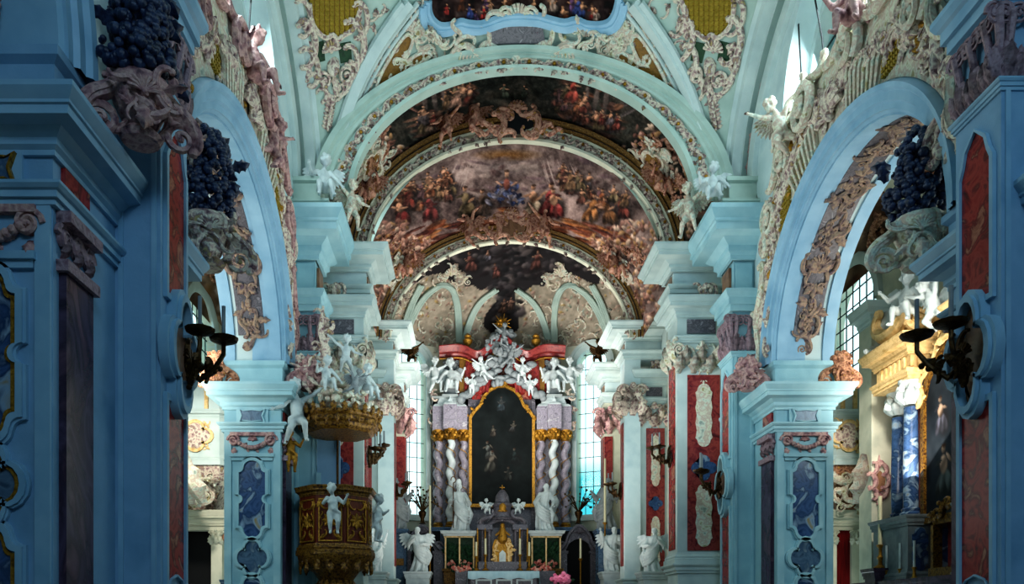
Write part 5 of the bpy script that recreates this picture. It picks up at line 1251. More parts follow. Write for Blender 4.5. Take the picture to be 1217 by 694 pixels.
for s in (-1, 1):
    sd = SIDE[s]
    red_pilaster(s, 4.16, 5.42, 21.2, 22.2, 3.05, 8.1, 10.07, ('big red and white inlaid pilaster lit bright, right of the choir' if s > 0 else 'red and white inlaid pilaster seen through the gap of the pulpit'))
    entablature(s, 4.1, 21.45, 22.35, 10.2, 11.43, .62, '%s choir cornice block directly behind the chancel pilaster' % sd)
    red_pilaster(s, 4.5, 5.42, 27.35, 28.3, 2.9, 8.15, 10.05, 'smaller red inlaid pilaster deep in the choir on the %s, beside a tall white pilaster' % sd)
    # tall white pilaster of the sanctuary arch
    E = thing('pilaster', 'tall plain white pilaster at the %s edge of the sanctuary' % sd, 'pilaster', (s * 4.2, 27.6, 1.15)); rg = random.Random(90 + s)
    xs = sorted((s * 3.93, s * 4.47)); f = plane((s * 4.2, 27.2, 0), (1, 0, 0), (0, 0, 1), (0, -1, 0)); g = plane((s * 3.93, 27.6, 0), (0, -s, 0), (0, 0, 1), (-s, 0, 0))
    mb = MB(); mb.box(xs[0], xs[1], 27.2, 28., 2.9, 10.4); mb.build('shaft', 'plaster', E, smooth=False)
    mb = MB(); pedestal(mb, xs, 27.1, 28.05, 1.15, 2.95); mb.build('pedestal', 'trim_white', E, angle=25)
    mb = MB(); acanthus_capital(mb, f, .6, 8.5, 9.6, rg); acanthus_capital(mb, g, .75, 8.5, 9.6, rg); mb.build('capital', 'stucco', E)
    mb = MB(); mb.fbox(g, -.22, .22, 3.4, 8.3, 0, .03); mb.build('side_panel', 'red_light', E, smooth=False)
    entablature(s, 3.93, 27.15, 28.1, 10.4, 11.5, .66, '%s cornice block under the innermost painted arch' % sd)
    # maroon capital pilaster beside the apse window
    E = thing('pilaster', 'grey apse pilaster with maroon strip beside the %s tall window' % sd, 'pilaster', (s * 4.2, 31.2, 1.15)); rg = random.Random(95 + s)
    xs = sorted((s * 3.85, s * 5.0)); f = plane((s * 4.05, 30.8, 0), (1, 0, 0), (0, 0, 1), (0, -1, 0)); g = plane((s * 3.85, 31.2, 0), (0, -s, 0), (0, 0, 1), (-s, 0, 0))
    mb = MB(); mb.box(xs[0], xs[1], 30.8, 31.7, 2.9, 9.9); mb.build('shaft', 'plaster_cream', E, smooth=False)
    mb = MB(); pedestal(mb, xs, 30.7, 31.8, 1.15, 2.95); mb.build('pedestal', 'trim_white', E, angle=25)
    mb = MB(); mb.fbox(f, s * -.05 - .16, s * -.05 + .16, 3.3, 8.6, 0, .05); mb.fbox(g, -.3, .3, 3.3, 8.6, 0, .04); mb.build('strip', 'red_light', E, smooth=False)
    mb = MB(); acanthus_capital(mb, f, .9, 8.7, 9.75, rg); acanthus_capital(mb, g, .8, 8.7, 9.75, rg); mb.build('capital', 'stucco_pink', E)
    entablature(s, 3.85, 30.75, 31.75, 9.9, 11.3, .55, '%s cornice block next to the %s apse window' % (sd, sd))
    sconce((s * 4.1, 21.7, 6.0), -s, 0, [(.1, .35, .2), (-.2, .5, .22)], 'small bronze candle bracket on the %s' % ('big bright red inlaid pilaster' if s > 0 else 'red inlaid pilaster behind the pulpit'), .9)
    sconce((s * 3.88, 27.6, 6.), -s, 0, [(.1, .35, .2), (-.2, .45, .22)], 'candle bracket on the tall white pilaster at the %s of the sanctuary' % sd, .9)
    # stucco reliefs and putti on the painted arches' feet
# stucco relief frames and putti riding the arches
def arch_frame(k, t, out=.45, dy=.1):
    y0, y1, a0, b0, a1, b1, zc, m = ARCHES[k]; p = Vector((a1 * math.cos(t), y0 - dy, zc + b1 * math.sin(t))); n = Vector((math.cos(t) / a1, 0, math.sin(t) / b1)).normalized()
    return p, n
for k, nm in ((1, 'middle'), (2, 'innermost')):
    y0, y1, a0, b0, a1, b1, zc, m = ARCHES[k]; top = (0.0, 22.5, 15.35) if k == 1 else (0.0, 25.95, 14.1); rg = random.Random(40 + k)
    E = thing('arch_cartouche', 'salmon scroll cartouche with dark oval centre on the crown of the %s painted arch' % nm, 'ornament', top)
    f = sub(plane(top, (1, 0, 0), (0, .1, 1), (0, -1, .1)), 0, 0, 0, .8); P = quatre(.42, 4, .45, 8, 1.25, .8)
    mb = MB(); mb.prism(f, shift(P, 0, .2), 0, .05); mb.build('panel', 'black_void' if k == 1 else 'brown_marble', E)
    mb = MB()
    for q in (-1, 1):
        for u, v, sz, r in ((.6, .2, .8, 1.5), (.4, .62, .6, .5), (.4, -.2, .6, -.4), (.95, .05, .6, .3), (1.3, -.1, .55, .1)): scroll(mb, f, q * u, v, sz, r if q > 0 else PI - r, .13, 'C' if u < .7 else 'S', q, 6)
        volute(mb, f, q * .6, .5, .18, 1.6, q, .26)
    shell(mb, f, 0, .7, .34); rocaille(mb, f, [(-.8, .1), (.8, .1), (-.4, .5), (.4, .5)], .4, rg, .7); mb.build('scrollwork', 'stucco_salmon', E)
    for j, (t, kind, H_, mir) in enumerate(((PI * .6, 'fly', 1.15, True), (PI * .42, 'reach', 1.15, False), (PI * .2, 'sit', 1.2, False), (PI * .8, 'sit', 1.2, True)) if k == 2 else ((PI * .58, 'fly', 1.2, True), (PI * .64, 'reach', 1.0, True), (PI * .16, 'sit', 1.1, False), (PI * .86, 'sit', 1.1, True))):
        p, n = arch_frame(k, t); p = p - n * .32 + Vector((0, -.6, 0))
        putto(kind, p, H_, (.3 if t < PI / 2 else -.3), 'stucco_salmon', 'salmon putto on the %s painted arch, %s' % (nm, ['left of its crown', 'right of its crown' if k == 2 else 'second left of its crown', 'low on its right shoulder', 'low on its left shoulder'][j]), mirror=mir)
    for q in (-1, 1):    # relief cartouches low on the vault in front of each arch
        f = hitfr(*((T1, 439 if q < 0 else 779, 193) if k == 1 else (T2, 467 if q < 0 else 734, 322)))
        if f is None: continue
        p = f(0, 0, 0); sc_ = 1.0 if k == 1 else .9; f = sub(f, 0, 0, -q * .35, sc_); E = thing('relief_cartouche', 'golden brown relief in pale scrolls, %s foot of vault by %s arch' % (SIDE[q], nm), 'ornament', p)
        P = [(x * (1 + .35 * y), y) for x, y in quatre(.42, 4, .4, 8, .75, 1.25)]; mb = MB(); mb.prism(f, P, -.02, .07); o = mb.build('field', 'brown_gold', E)
        mb = MB(); rocaille(mb, lambda a_, b_, c_=0: f(a_, b_, c_ + .05), [(0, -.2), (0, .2)], .35, rg, .7); mb.build('relief', 'stucco_brown', o)
        mb = MB(); mb.ring(f, inset(P, .12), P, -.02, .14)
        for i in range(0, len(P), 3): scroll(mb, f, P[i][0] * 1.35, P[i][1] * 1.25, .42, rg.uniform(0, 6), .13, 'C', rg.choice((-1, 1)), 5)
        rocaille(mb, f, [(-.1, .9), (.1, -.9), (.5, .5), (-.5, .5), (.5, -.6), (-.5, -.6)], .36, rg, .7); mb.build('frame', 'stucco_pale', E)

# ------------------------------------------------------------------ high altar
YA = 33.4; S = FP / YA
def ax(x): return (x - VX) / S + CX + .01
AXC = 0.0
E = thing('high_altar', 'tall high altar retable of mauve marble with twisted columns', 'altar', (0, YA, 1.15)); rg = random.Random(70)
f = plane((0, YA, 0), (1, 0, 0), (0, 0, 1), (0, -1, 0))
mb = MB(); mb.box(-2.9, -1.25, YA + .1, YA + .6, 1.15, 10.9); mb.box(1.25, 2.9, YA + .1, YA + .6, 1.15, 10.9); mb.box(-1.3, 1.3, YA + .25, YA + .6, 1.15, 12.6); mb.build('back_wall', 'mauve_marble', E, smooth=False)
for s in (-1, 1):
    r = [(s * 2.9, YA + .1), (s * 2.9, YA - .35), (s * 1.42, YA - .35), (s * 1.42, YA + .1)]; fl = -1 if s < 0 else 1
    mb = MB(); pr = [(s * 2.9, YA + .1), (s * 2.9, YA - .3), (s * 2.45, YA - .3), (s * 2.45, YA - .6), (s * 1.85, YA - .6), (s * 1.85, YA - .3), (s * 1.42, YA - .3), (s * 1.42, YA + .1)]
    mb.cornice(pr, prof(ARCHI, 9.42, 9.75, .1), False, fl); mb.cornice(pr, prof(CORN, 10.3, 10.8, .28), False, fl); mb.build('entablature', 'white_marble', E, angle=25)
    xs = sorted((s * 2.88, s * 1.44)); x2 = sorted((s * 2.43, s * 1.87)); mb = MB(); mb.box(xs[0], xs[1], YA - .28, YA + .1, 9.4, 10.4); mb.box(x2[0], x2[1], YA - .58, YA - .28, 9.4, 10.4); mb.build('frieze', 'column_marble', E, smooth=False)
    # pedestal block
    mb = MB(); pedestal(mb, xs, YA - .5, YA + .1, 3.8, 5.35, .1); pedestal(mb, xs, YA - .55, YA + .1, 1.15, 3.8, .1); mb.build('column_pedestal', 'grey_marble', E, angle=25)
    for xc, yc in ((1.62, YA - .12), (2.13, YA - .36), (2.66, YA - .1)):
        # twisted column: stacked helix
        mb = MB(); rows = []; N = 72; z0, z1 = 5.6, 9.0; n = 14
        for i in range(N + 1):
            z = z0 + (z1 - z0) * i / N; ph = s * 2 * PI * 4.2 * i / N; e = .062 * min(1, i / 4, (N - i) / 4); r0 = .165 - .02 * i / N
            rows.append([(s * xc + e * math.cos(ph) + r0 * math.cos(2 * PI * k / n), yc + e * math.sin(ph) + r0 * math.sin(2 * PI * k / n), z) for k in range(n)])
        mb.strip(rows, True); c = mb.build('twisted_column', 'white_marble' if xc > 2 and xc < 2.5 else 'column_marble', E)
        mb = MB(); mb.tube([(s * xc + .2 * math.cos(s * 2 * PI * 4.2 * i / 60 + PI), yc + .2 * math.sin(s * 2 * PI * 4.2 * i / 60 + PI), z0 + .1 + (z1 - z0 - .2) * i / 60) for i in range(61)], .018, 5)
        mb.lathe([(.24, 0), (.24, .05), (.19, .08), (.22, .14), (.17, .2)], (s * xc, yc, 5.38), 16); mb.build('gilt_base', 'gold', c)
        mb = MB(); cf = lambda a: plane((s * xc + .16 * math.cos(a), yc + .16 * math.sin(a), 9.0), (-math.sin(a), math.cos(a), 0), (0, 0, 1), (math.cos(a), math.sin(a), 0))
        for k in range(8): leaf(mb, cf(2 * PI * k / 8), 0, .0, .28, PI / 2, .6, .4); leaf(mb, cf(2 * PI * (k + .5) / 8), 0, .14, .24, PI / 2, .6, .4)
        mb.lathe([(.16, -.04), (.2, -.02), (.16, 0), (.15, .2), (.24, .38), (.26, .42), (.0, .42)], (s * xc, yc, 9.0), 14); mb.build('gilt_capital', 'gold', c)
# altar painting: round-headed shouldered canvas in a gilt frame
pxs = [(556, 600), (556, 497), (561, 490), (567, 484), (571, 474), (578, 466), (588, 461), (596, 461), (606, 466), (613, 474), (617, 484), (623, 490), (628, 497), (628, 600)]
P = [((x - 592) / S, 1.6 + (VY - y) / S) for x, y in pxs]
A = thing('altar_painting', 'dark altar painting with faint pale figures in a gilt shouldered frame', 'painting', (0, YA - .02, 6.3)); fa = plane((0, YA - .02, 0), (1, 0, 0), (0, 0, 1), (0, -1, 0))
nu, nv = 110, 200; C = cnv(nu + 1, nv + 1, (.045, .075, .075)); cloud(C, 30, .05, 12); cloud(C, 8, .03, 13)
pf = random.Random(5)
for (u, v, s_, c_) in ((.48, .2, 26, (.2, .24, .26)), (.35, .42, 20, (.22, .2, .18)), (.66, .38, 20, (.16, .16, .16)), (.32, .62, 34, (.26, .27, .26)), (.3, .72, 38, (.22, .22, .2)), (.72, .66, 30, (.1, .13, .13)), (.6, .8, 26, (.14, .15, .14))): pfig(C, pf, u * nu, v * nv, s_, c_, skin=(.3, .28, .25))
blob(C, nu * .5, nv * .12, 18, 14, 0, (.16, .2, .22), .9, .6)
zlo, zhi = min(p[1] for p in P), max(p[1] for p in P); U = np.linspace(-1.27, 1.27, nu + 1); V = np.linspace(zhi, zlo, nv + 1)
mb = MB(); XX, ZZ = np.meshgrid(U, V); ok = poly_mask(P, XX, ZZ - 1e-4); mb.v = [tuple(fa(x, z, .05)) for x, z in zip(XX.ravel(), ZZ.ravel())]
for j in range(nv):
    for i in range(nu):
        if ok[j, i] or ok[j + 1, i + 1]: a = j * (nu + 1) + i; mb.f.append((a, a + nu + 1, a + nu + 2, a + 1))
mb.build('canvas', 'canvas', A, cols=slin(C).reshape(-1, 3))
mb = MB(); cz = (zlo + zhi) / 2; O = [(x * 1.085, cz + (z - cz) * 1.045) for x, z in P]; mb.ring(fa, O, [(x * .99, cz + (z - cz) * .99) for x, z in P], 0, .14); mb.build('frame', 'gold', A, smooth=False)
mb = MB()
for i in range(0, len(O), 1): leaf(mb, lambda a, b, c=0: fa(a, b, c + .12), O[i][0], O[i][1], .2, pf.uniform(0, 6), .6)
shell(mb, fa, 0, zhi + .14, .24); mb.build('frame_ornament', 'gold', A)
# attic: red draped canopy, ochre pilasters, curved red cornice
D = thing('altar_attic', 'red marble attic with ochre pilasters above the altar painting', 'altar top', (0, YA + .1, 10.8)); fd = plane((0, YA, 0), (1, 0, 0), (0, 0, 1), (0, -1, 0))
mb = MB(); mb.box(-2.05, 2.05, YA + .1, YA + .5, 10.8, 12.5); mb.build('core', 'red_marble', D, smooth=False)
mb = MB()
for s in (-1, 1): mb.fbox(fd, s * 1.6 - .17, s * 1.6 + .17, 10.85, 12.45, 0, .16)
mb.build('pilaster_strip', 'brown_gold', D, smooth=False)
mb = MB()
for s in (-1, 1): mb.fbox(fd, s * 2.15 - .28, s * 2.15 + .28, 10.85, 12.35, -.1, .05); acanthus_capital(mb, sub(fd, s * 2.1, 0), .5, 11.8, 12.4, rg)
mb.build('side_strip', 'grey_stone', D)
mb = MB(); cur = [(-2.6, .0), (-1.9, .05), (-1.5, -.02), (-1., -.22), (-.5, .1), (0, .45), (.5, .1), (1., -.22), (1.5, -.02), (1.9, .05), (2.6, 0)]; cur = smooth_px(cur, 4)
mb.strip([[fd(u, 12.45 + v + dz, n) for u, v in cur] for dz, n in ((0, 0), (0, .25), (.08, .3), (.1, .5), (.2, .55), (.32, .62), (.36, .62), (.36, 0))]); mb.build('curved_cornice', 'red_light', D, angle=30)
for q in (-1, 1):
    mb = MB()
    for i in range(7):
        u = q * (.5 + .15 * i); mb.tube([fd(u, 12.45 - .2 * math.sin(PI * i / 6), .2), fd(u + .04 * q, 11.8, .3), fd(u + q * .12, 11.0, .16)], [.09, .12, .06], 6)
    mb.build('drapery', 'red_light', D)
mb = MB(); mb.tube([fd(u, 12.4 + v - .06, .33) for u, v in cur], .03, 6)
mb.build('gilt_edge', 'gold', D)
# gloria: clouds, rays, emblem
G = thing('cloud_gloria', 'grey stucco clouds and tumbling figures rising over the altar painting to a gold emblem', 'ornament', (0, YA - .3, 11.3)); fg = plane((0, YA - .25, 0), (1, 0, 0), (0, 0, 1), (0, -1, 0))
mb = MB(); gr = random.Random(6)
for i in range(70):
    t = gr.random(); u = gr.gauss(0, .34 + .25 * (1 - t)) * (1 if t < .8 else .6); mb.ell(fg(u, 11.25 + 2.2 * t, gr.uniform(0, .3)), (gr.uniform(.12, .26), .16, gr.uniform(.1, .2)), nu=9, nv=6)
for q in (-1, 1):
    for i in range(14): t = i / 13; mb.ell(fg(q * (.35 + 1.35 * t), 11.75 - 1.05 * t + gr.uniform(-.08, .08), .1), (gr.uniform(.14, .22), .15, gr.uniform(.12, .2)), nu=9, nv=6)
mb.build('cloud', 'grey_stone', G)
mb = MB(); em = fg(0, 13.75, .2); 
for k in range(14): a = 2 * PI * k / 14; L_ = .42 if k % 2 else .3; mb.tube([em, em + Vector((math.cos(a) * L_, -.03, math.sin(a) * L_))], [.05, .012], 5)
mb.ell(em, (.17, .1, .17)); 
for k in range(6): a = 2 * PI * k / 6; mb.ell(em + Vector((.16 * math.cos(a), -.04, .16 * math.sin(a))), .09, nu=8, nv=6)
mb.build('gold_emblem', 'gold', G)
for (x, z, k, H_, rz, mir, lb) in ((-.25, 12.6, 'sit', .95, .3, False, 'among the clouds left of centre'), (.32, 12.25, 'fly', .95, -.3, False, 'among the clouds right of centre'), (.05, 13.1, 'reach', .85, 0, False, 'highest in the clouds under the gold emblem'), (-.75, 11.7, 'fly', .9, .3, True, 'on the left slope of the clouds'), (.8, 11.65, 'reach', .9, -.3, False, 'on the right slope of the clouds'), (1.15, 11.1, 'stand', .7, -.2, False, 'standing lowest on the right slope'), (-1.25, 11.15, 'stand', .7, .2, True, 'standing lowest on the left slope')):
    putto(k, (x, YA - .62, z), H_, rz, 'white_marble' if abs(x) > .5 else 'grey_stone', 'small stone putto over the altar painting, ' + lb, mirror=mir)
for s in (-1, 1):
    mb = MB(); mb.lathe([(.0, 0), (.14, 0), (.08, .06), (.06, .12), (.18, .26), (.2, .36), (.12, .46), (.15, .54), (.1, .6), (0, .68)], (s * 1.42, YA - .1, 12.82), 16); mb.build('gilt_urn', 'gold', label='small gilt urn on the %s end of the red attic cornice' % SIDE[s], cat='urn')
# statues: meshes
ST = {}
ST['bishop'] = saint_mesh(1.95, (((-.2, -.06, .6), (-.15, -.2, .62)), ((.2, -.05, .58), (.12, -.2, .66))), 3, .04, .25, .03, 'short', True, 7)
ST['saint'] = saint_mesh(1.95, (((-.2, -.06, .6), (-.1, -.19, .68)), ((.19, -.05, .6), (.16, -.2, .52))), 8, -.05, -.3, .0, 'long', False, 9)
ST['angel'] = saint_mesh(1.5, (((-.21, -.05, .62), (-.12, -.2, .72)), ((.2, -.07, .6), (.08, -.2, .6))), 12, .06, .3, 0, 'long', False, 7)
ST['angel_raised'] = saint_mesh(1.5, (((-.23, -.06, .72), (-.27, -.14, .9)), ((.2, -.05, .6), (.1, -.2, .64))), 14, -.06, -.3, 0, 'long', False, 8)
ST['prophet'] = saint_mesh(1.9, (((-.19, -.06, .6), (-.12, -.19, .56)), ((.21, -.03, .6), (.26, -.15, .7))), 17, .05, .2, .06, 'long', False, 9)
def crozier(t):
    mb = MB(); mb.tube([(-.3, -.42, .1), (-.3, -.42, 1.9)], .022, 7); q = [(-.3 + .1 * math.sin(a), -.42, 1.9 + .12 - .12 * math.cos(a)) for a in [PI * 1.6 * i / 10 for i in range(11)]]; mb.tube(q, .02, 6)
    o = bpy.data.objects.new('crozier', bpy.data.meshes.new('crozier')); o.data.from_pydata([tuple(p) for p in mb.v], [], mb.f); o.data.materials.append(MATS['gold']); COL.objects.link(o); o.parent = t
ZST = wz(642, 31.9)
def pst(x, yb, Y): return (wx(x, Y), Y, wz(yb, Y))
statue('statue', 'white bishop statue with mitre on the left of the altar painting', 'statue', ST['bishop'], pst(546, 632, 32.2), .15, H=1.95, extra=crozier)
statue('statue', 'white saint statue on the right of the altar painting', 'statue', ST['saint'], pst(648, 632, 32.2), -.15, H=1.95)
statue('statue', 'grey statue in shade before the left tall window', 'statue', ST['prophet'], pst(471, 630, 30.4), .4, m='grey_stone', H=1.9, sc=1.05)
statue('statue', 'grey statue in shade before the right tall window', 'statue', ST['prophet'], pst(722, 630, 30.4), -.4, m='grey_stone', H=1.9, mirror=True, sc=1.05)
statue('angel_statue', 'white winged angel left of the altar with hands together', 'statue', ST['angel'], pst(497, 680, 29.5), .2, True, H=1.5, sc=1.12)
statue('angel_statue', 'white winged angel right of the altar raising one arm', 'statue', ST['angel_raised'], pst(729, 680, 29.5), -.2, True, H=1.5, sc=1.12)
statue('angel_statue', 'white winged angel at far left, just beyond the pulpit', 'statue', ST['angel_raised'], pst(443, 682, 26.), .5, True, H=1.5, mirror=True, sc=1.)
statue('angel_statue', 'white winged angel in front of the smaller red pilaster on the right', 'statue', ST['angel'], pst(777, 682, 26.), -.4, True, H=1.5, mirror=True, sc=1.)
for x, Y, lb in ((497, 29.5, 'left of the altar table'), (729, 29.5, 'right of the altar table'), (443, 26., 'just behind the pulpit'), (777, 26., 'before the smaller red pilaster')):
    zb = wz(680, Y); X = wx(x, Y); mb = MB(); pedestal(mb, (X - .42, X + .42), Y - .42, Y + .42, 1.15, zb, .1); mb.build('statue_pedestal', 'white_marble', label='white pedestal of the angel statue standing ' + lb, cat='pedestal', angle=25)
mb = MB(); mb.box(-1.9, 1.95, 30.85, 31.75, 1.5, wz(679, 31.2)); mb.build('altar_gradine', 'mauve_marble', label='low mauve marble shelf carrying tabernacle, candles and flowers', cat='altar shelf', smooth=False)
for x in (471, 722):
    zb = wz(630, 30.4); X = wx(x, 30.4); mb = MB(); pedestal(mb, (X - .4, X + .4), 30.05, 30.75, 1.15, zb, .1); mb.build('statue_pedestal', 'grey_marble', label='grey pedestal under the shaded statue at the %s window' % ('left' if x < 600 else 'right'), cat='pedestal', angle=25)
for nm, x, yb, Y in (('bishop', 546, 632, 32.2), ('saint', 648, 632, 32.2)):
    z = wz(yb, Y); X = wx(x, Y); E = thing('display_cabinet', 'gilt framed glass cabinet with greenery under the %s statue' % nm, 'cabinet', (X, Y, z - 2.)); rg = random.Random(int(x))
    xs = (X - .62, X + .62); mb = MB(); mb.box(xs[0], xs[1], Y - .35, Y + .4, z - .14, z); mb.cornice([(xs[0], Y - .35), (xs[1], Y - .35), (xs[1], Y + .4), (xs[0], Y + .4)], prof(CORN, z - .2, z, .14), True); mb.build('top', 'white_marble', E, angle=25)
    mb = MB(); mb.box(xs[0], xs[1], Y - .3, Y + .4, 1.5, z - 1.55); mb.cornice([(xs[0], Y - .3), (xs[1], Y - .3), (xs[1], Y + .4), (xs[0], Y + .4)], prof(CORN, z - 1.7, z - 1.5, .08), True); mb.build('base', 'dark_gilt', E, angle=25)
    mb = MB(); mb.box(xs[0] + .03, xs[1] - .03, Y + .1, Y + .3, z - 1.5, z - .2); mb.build('back', 'leaf_green', E, smooth=False)
    mb = MB()
    for q in (-.58, -.02, .54): mb.box(X + q, X + q + .06, Y - .3, Y - .24, z - 1.52, z - .2)
    mb.box(xs[0], xs[1], Y - .3, Y - .24, z - .26, z - .18); mb.build('gilt_frame', 'gold_lit', E, smooth=False)
    mb = MB()
    for i in range(40): leaf(mb, plane((X + rg.uniform(-.5, .5), Y - .05, z - rg.uniform(.6, 1.35)), (1, 0, 0), (0, 0, 1), (0, -1, 0)), 0, 0, .3, rg.uniform(.4, 2.7), .5, .3)
    mb.build('greenery', 'leaf_green', E)
    mb = MB(); ff = plane((X, Y - .12, z - 1.3), (1, 0, 0), (0, 0, 1), (0, -1, 0)); bunch(mb, ff, 0, 0, .5, .15, 26, .06, rg, .1); mb.build('flowers', 'flower_red', E)
# tabernacle
YT = 31.6; St = FP / YT; TX = wx(597, YT); tz = lambda y: wz(y, YT)
E = thing('tabernacle', 'mauve and gold tabernacle shrine with domed top in front of the altar', 'tabernacle', (TX, YT, tz(690))); f = plane((TX, YT, 0), (1, 0, 0), (0, 0, 1), (0, -1, 0)); rg = random.Random(12)
mb = MB()
for s in (-1, 1):
    for u, n in ((.52, .0), (.78, -.2)):
        mb.lathe([(.1, 0), (.1, .08), (.07, .12), (.065, 1.15), (.09, 1.25)], tuple(f(s * u, tz(668), n)), 12)
mb.build('column', 'mauve_marble', E)
mb = MB(); mb.fbox(f, -.95, .95, tz(690), tz(668), -.4, .25); mb.fbox(f, -.8, .8, tz(668), tz(626), -.5, -.3); mb.build('body', 'mauve_marble', E, smooth=False)
mb = MB()
for s in (-1, 1):
    mb.fbox(f, s * .7 - .3, s * .7 + .3, tz(630), tz(624), -.3, .2)
    scroll(mb, lambda a, b, c=0: f(a, b, c + .05), s * .62, tz(616), .7, PI - s * .9 if s > 0 else .9, .14, 'S', s, 6); volute(mb, f, s * .85, tz(622), .14, 1.6, s, .26)
ar = [(.62 * math.cos(PI * i / 16), .46 * math.sin(PI * i / 16)) for i in range(17)]
for d in (0, .14): mb.tube([f(u * (1 + d), tz(632) + v * (1 + d), .12 - d) for u, v in ar], .07, 6)
mb.lathe([(.42, 0), (.46, .06), (.36, .12), (.34, .5), (.4, .56), (.42, .62), (.3, .7), (.26, .95), (.16, 1.12), (.08, 1.2)], tuple(f(0, tz(618), -.1)), 20)
mb.build('dome', 'mauve_marble', E)
mb = MB(); q = f(0, tz(586), -.1); mb.ell(q, (.09, .09, .14)); mb.tube([q, q + Vector((0, 0, .34))], .02, 6); mb.tube([q + Vector((-.1, 0, .24)), q + Vector((.1, 0, .24))], .02, 6); mb.ell(f(0, tz(604), .28), (.14, .08, .18)); mb.ell(f(0, tz(608), .26), (.2, .06, .05)); mb.build('gilt_finial', 'gold', E)
mb = MB(); mb.prism(f, [(-.36, tz(668)), (.36, tz(668)), (.4, tz(650)), (.32, tz(642)), (.12, tz(640)), (0, tz(637)), (-.12, tz(640)), (-.32, tz(642)), (-.4, tz(650))], -.1, .16); d = mb.build('shrine', 'gold', E)
mb = MB(); mb.prism(f, [(-.13, tz(674)), (.13, tz(674)), (.13, tz(658)), (0, tz(654)), (-.13, tz(658))], .15, .2); mb.build('door', 'white_marble', d, smooth=False)
mb = MB(); rocaille(mb, lambda a, b, c=0: f(a, b, c + .16), [(-.3, tz(664)), (-.28, tz(654)), (-.2, tz(646)), (0, tz(641)), (.2, tz(646)), (.28, tz(654)), (.3, tz(664))], .26, rg, .7); mb.build('gilt_scroll', 'gold_lit', E)
mb = MB(); h = f(0, tz(626), .25); mb.ell(h, (.1, .1, .13)); mb.capsule(h - Vector((0, 0, .14)), h - Vector((0, 0, .5)), .12, .2, 9); mb.capsule(h - Vector((.1, 0, .22)), h - Vector((.26, .08, .36)), .05, .04, 7); mb.capsule(h - Vector((-.1, 0, .22)), h - Vector((-.26, .08, .36)), .05, .04, 7); mb.build('gilt_bust', 'gold', E)
for s in (-1, 1):
    mb = MB()
    for k in range(2): mb.lathe([(.05, 0), (.05, .05), (.03, .08), (.035, 1.25), (.05, 1.3), (.02, 1.36)], tuple(f(s * (.98 - .3 * k), tz(668), .16)), 10)
    mb.build('gilt_post', 'gold', E)
    putto('sit', tuple(f(s * .62, tz(606), .1)), .62, -s * .3, 'white_marble', 'little white putto seated on the %s scroll of the tabernacle' % SIDE[s], mirror=s < 0)
# altar table with cloth
YM = 30.4; X0, X1 = wx(556, YM), wx(641, YM); zt = wz(679, YM)
E = thing('altar_table', 'marble altar table under a pale blue cloth', 'altar table', ((X0 + X1) / 2, YM, 2.))
mb = MB(); mb.box(X0 + .1, X1 - .1, YM + .05, YM + .9, 2.0, zt - .03); mb.build('body', 'mauve_marble', E, smooth=False)
mb = MB(); fm = plane((0, YM + .05, 0), (1, 0, 0), (0, 0, 1), (0, -1, 0))
for i in range(3): u0_ = X0 + .3 + i * (X1 - X0 - .4) / 3; mb.ring(fm, [(u0_, 2.3), (u0_ + .62, 2.3), (u0_ + .62, zt - .3), (u0_, zt - .3)], [(u0_ + .06, 2.36), (u0_ + .56, 2.36), (u0_ + .56, zt - .36), (u0_ + .06, zt - .36)], 0, .05)
mb.build('panel_moulding', 'white_marble', E, smooth=False)
mb = MB(); n = 60
front = [(X0 + (X1 - X0) * i / n, .02 * math.sin(i * 1.3)) for i in range(n + 1)]
mb.strip([[(x, YM + 1., zt + .01) for x, w_ in front], [(x, YM, zt + .01) for x, w_ in front], [(x, YM - .03 + w_ * .4, zt - .04) for x, w_ in front], [(x, YM - .03 + w_, zt - .28 - .03 * math.sin(x * 9)) for x, w_ in front]])
for xe, q in ((X0, -1), (X1, 1)): mb.strip([[(xe, YM + 1. * j / 20, zt + .01) for j in range(21)], [(xe + q * (.03 + .02 * math.sin(j * 1.4)), YM + 1. * j / 20, zt - .5) for j in range(21)]])
c = mb.build('altar_cloth', 'cloth_white', label='pale blue cloth hanging over the front of the altar table', cat='tablecloth')
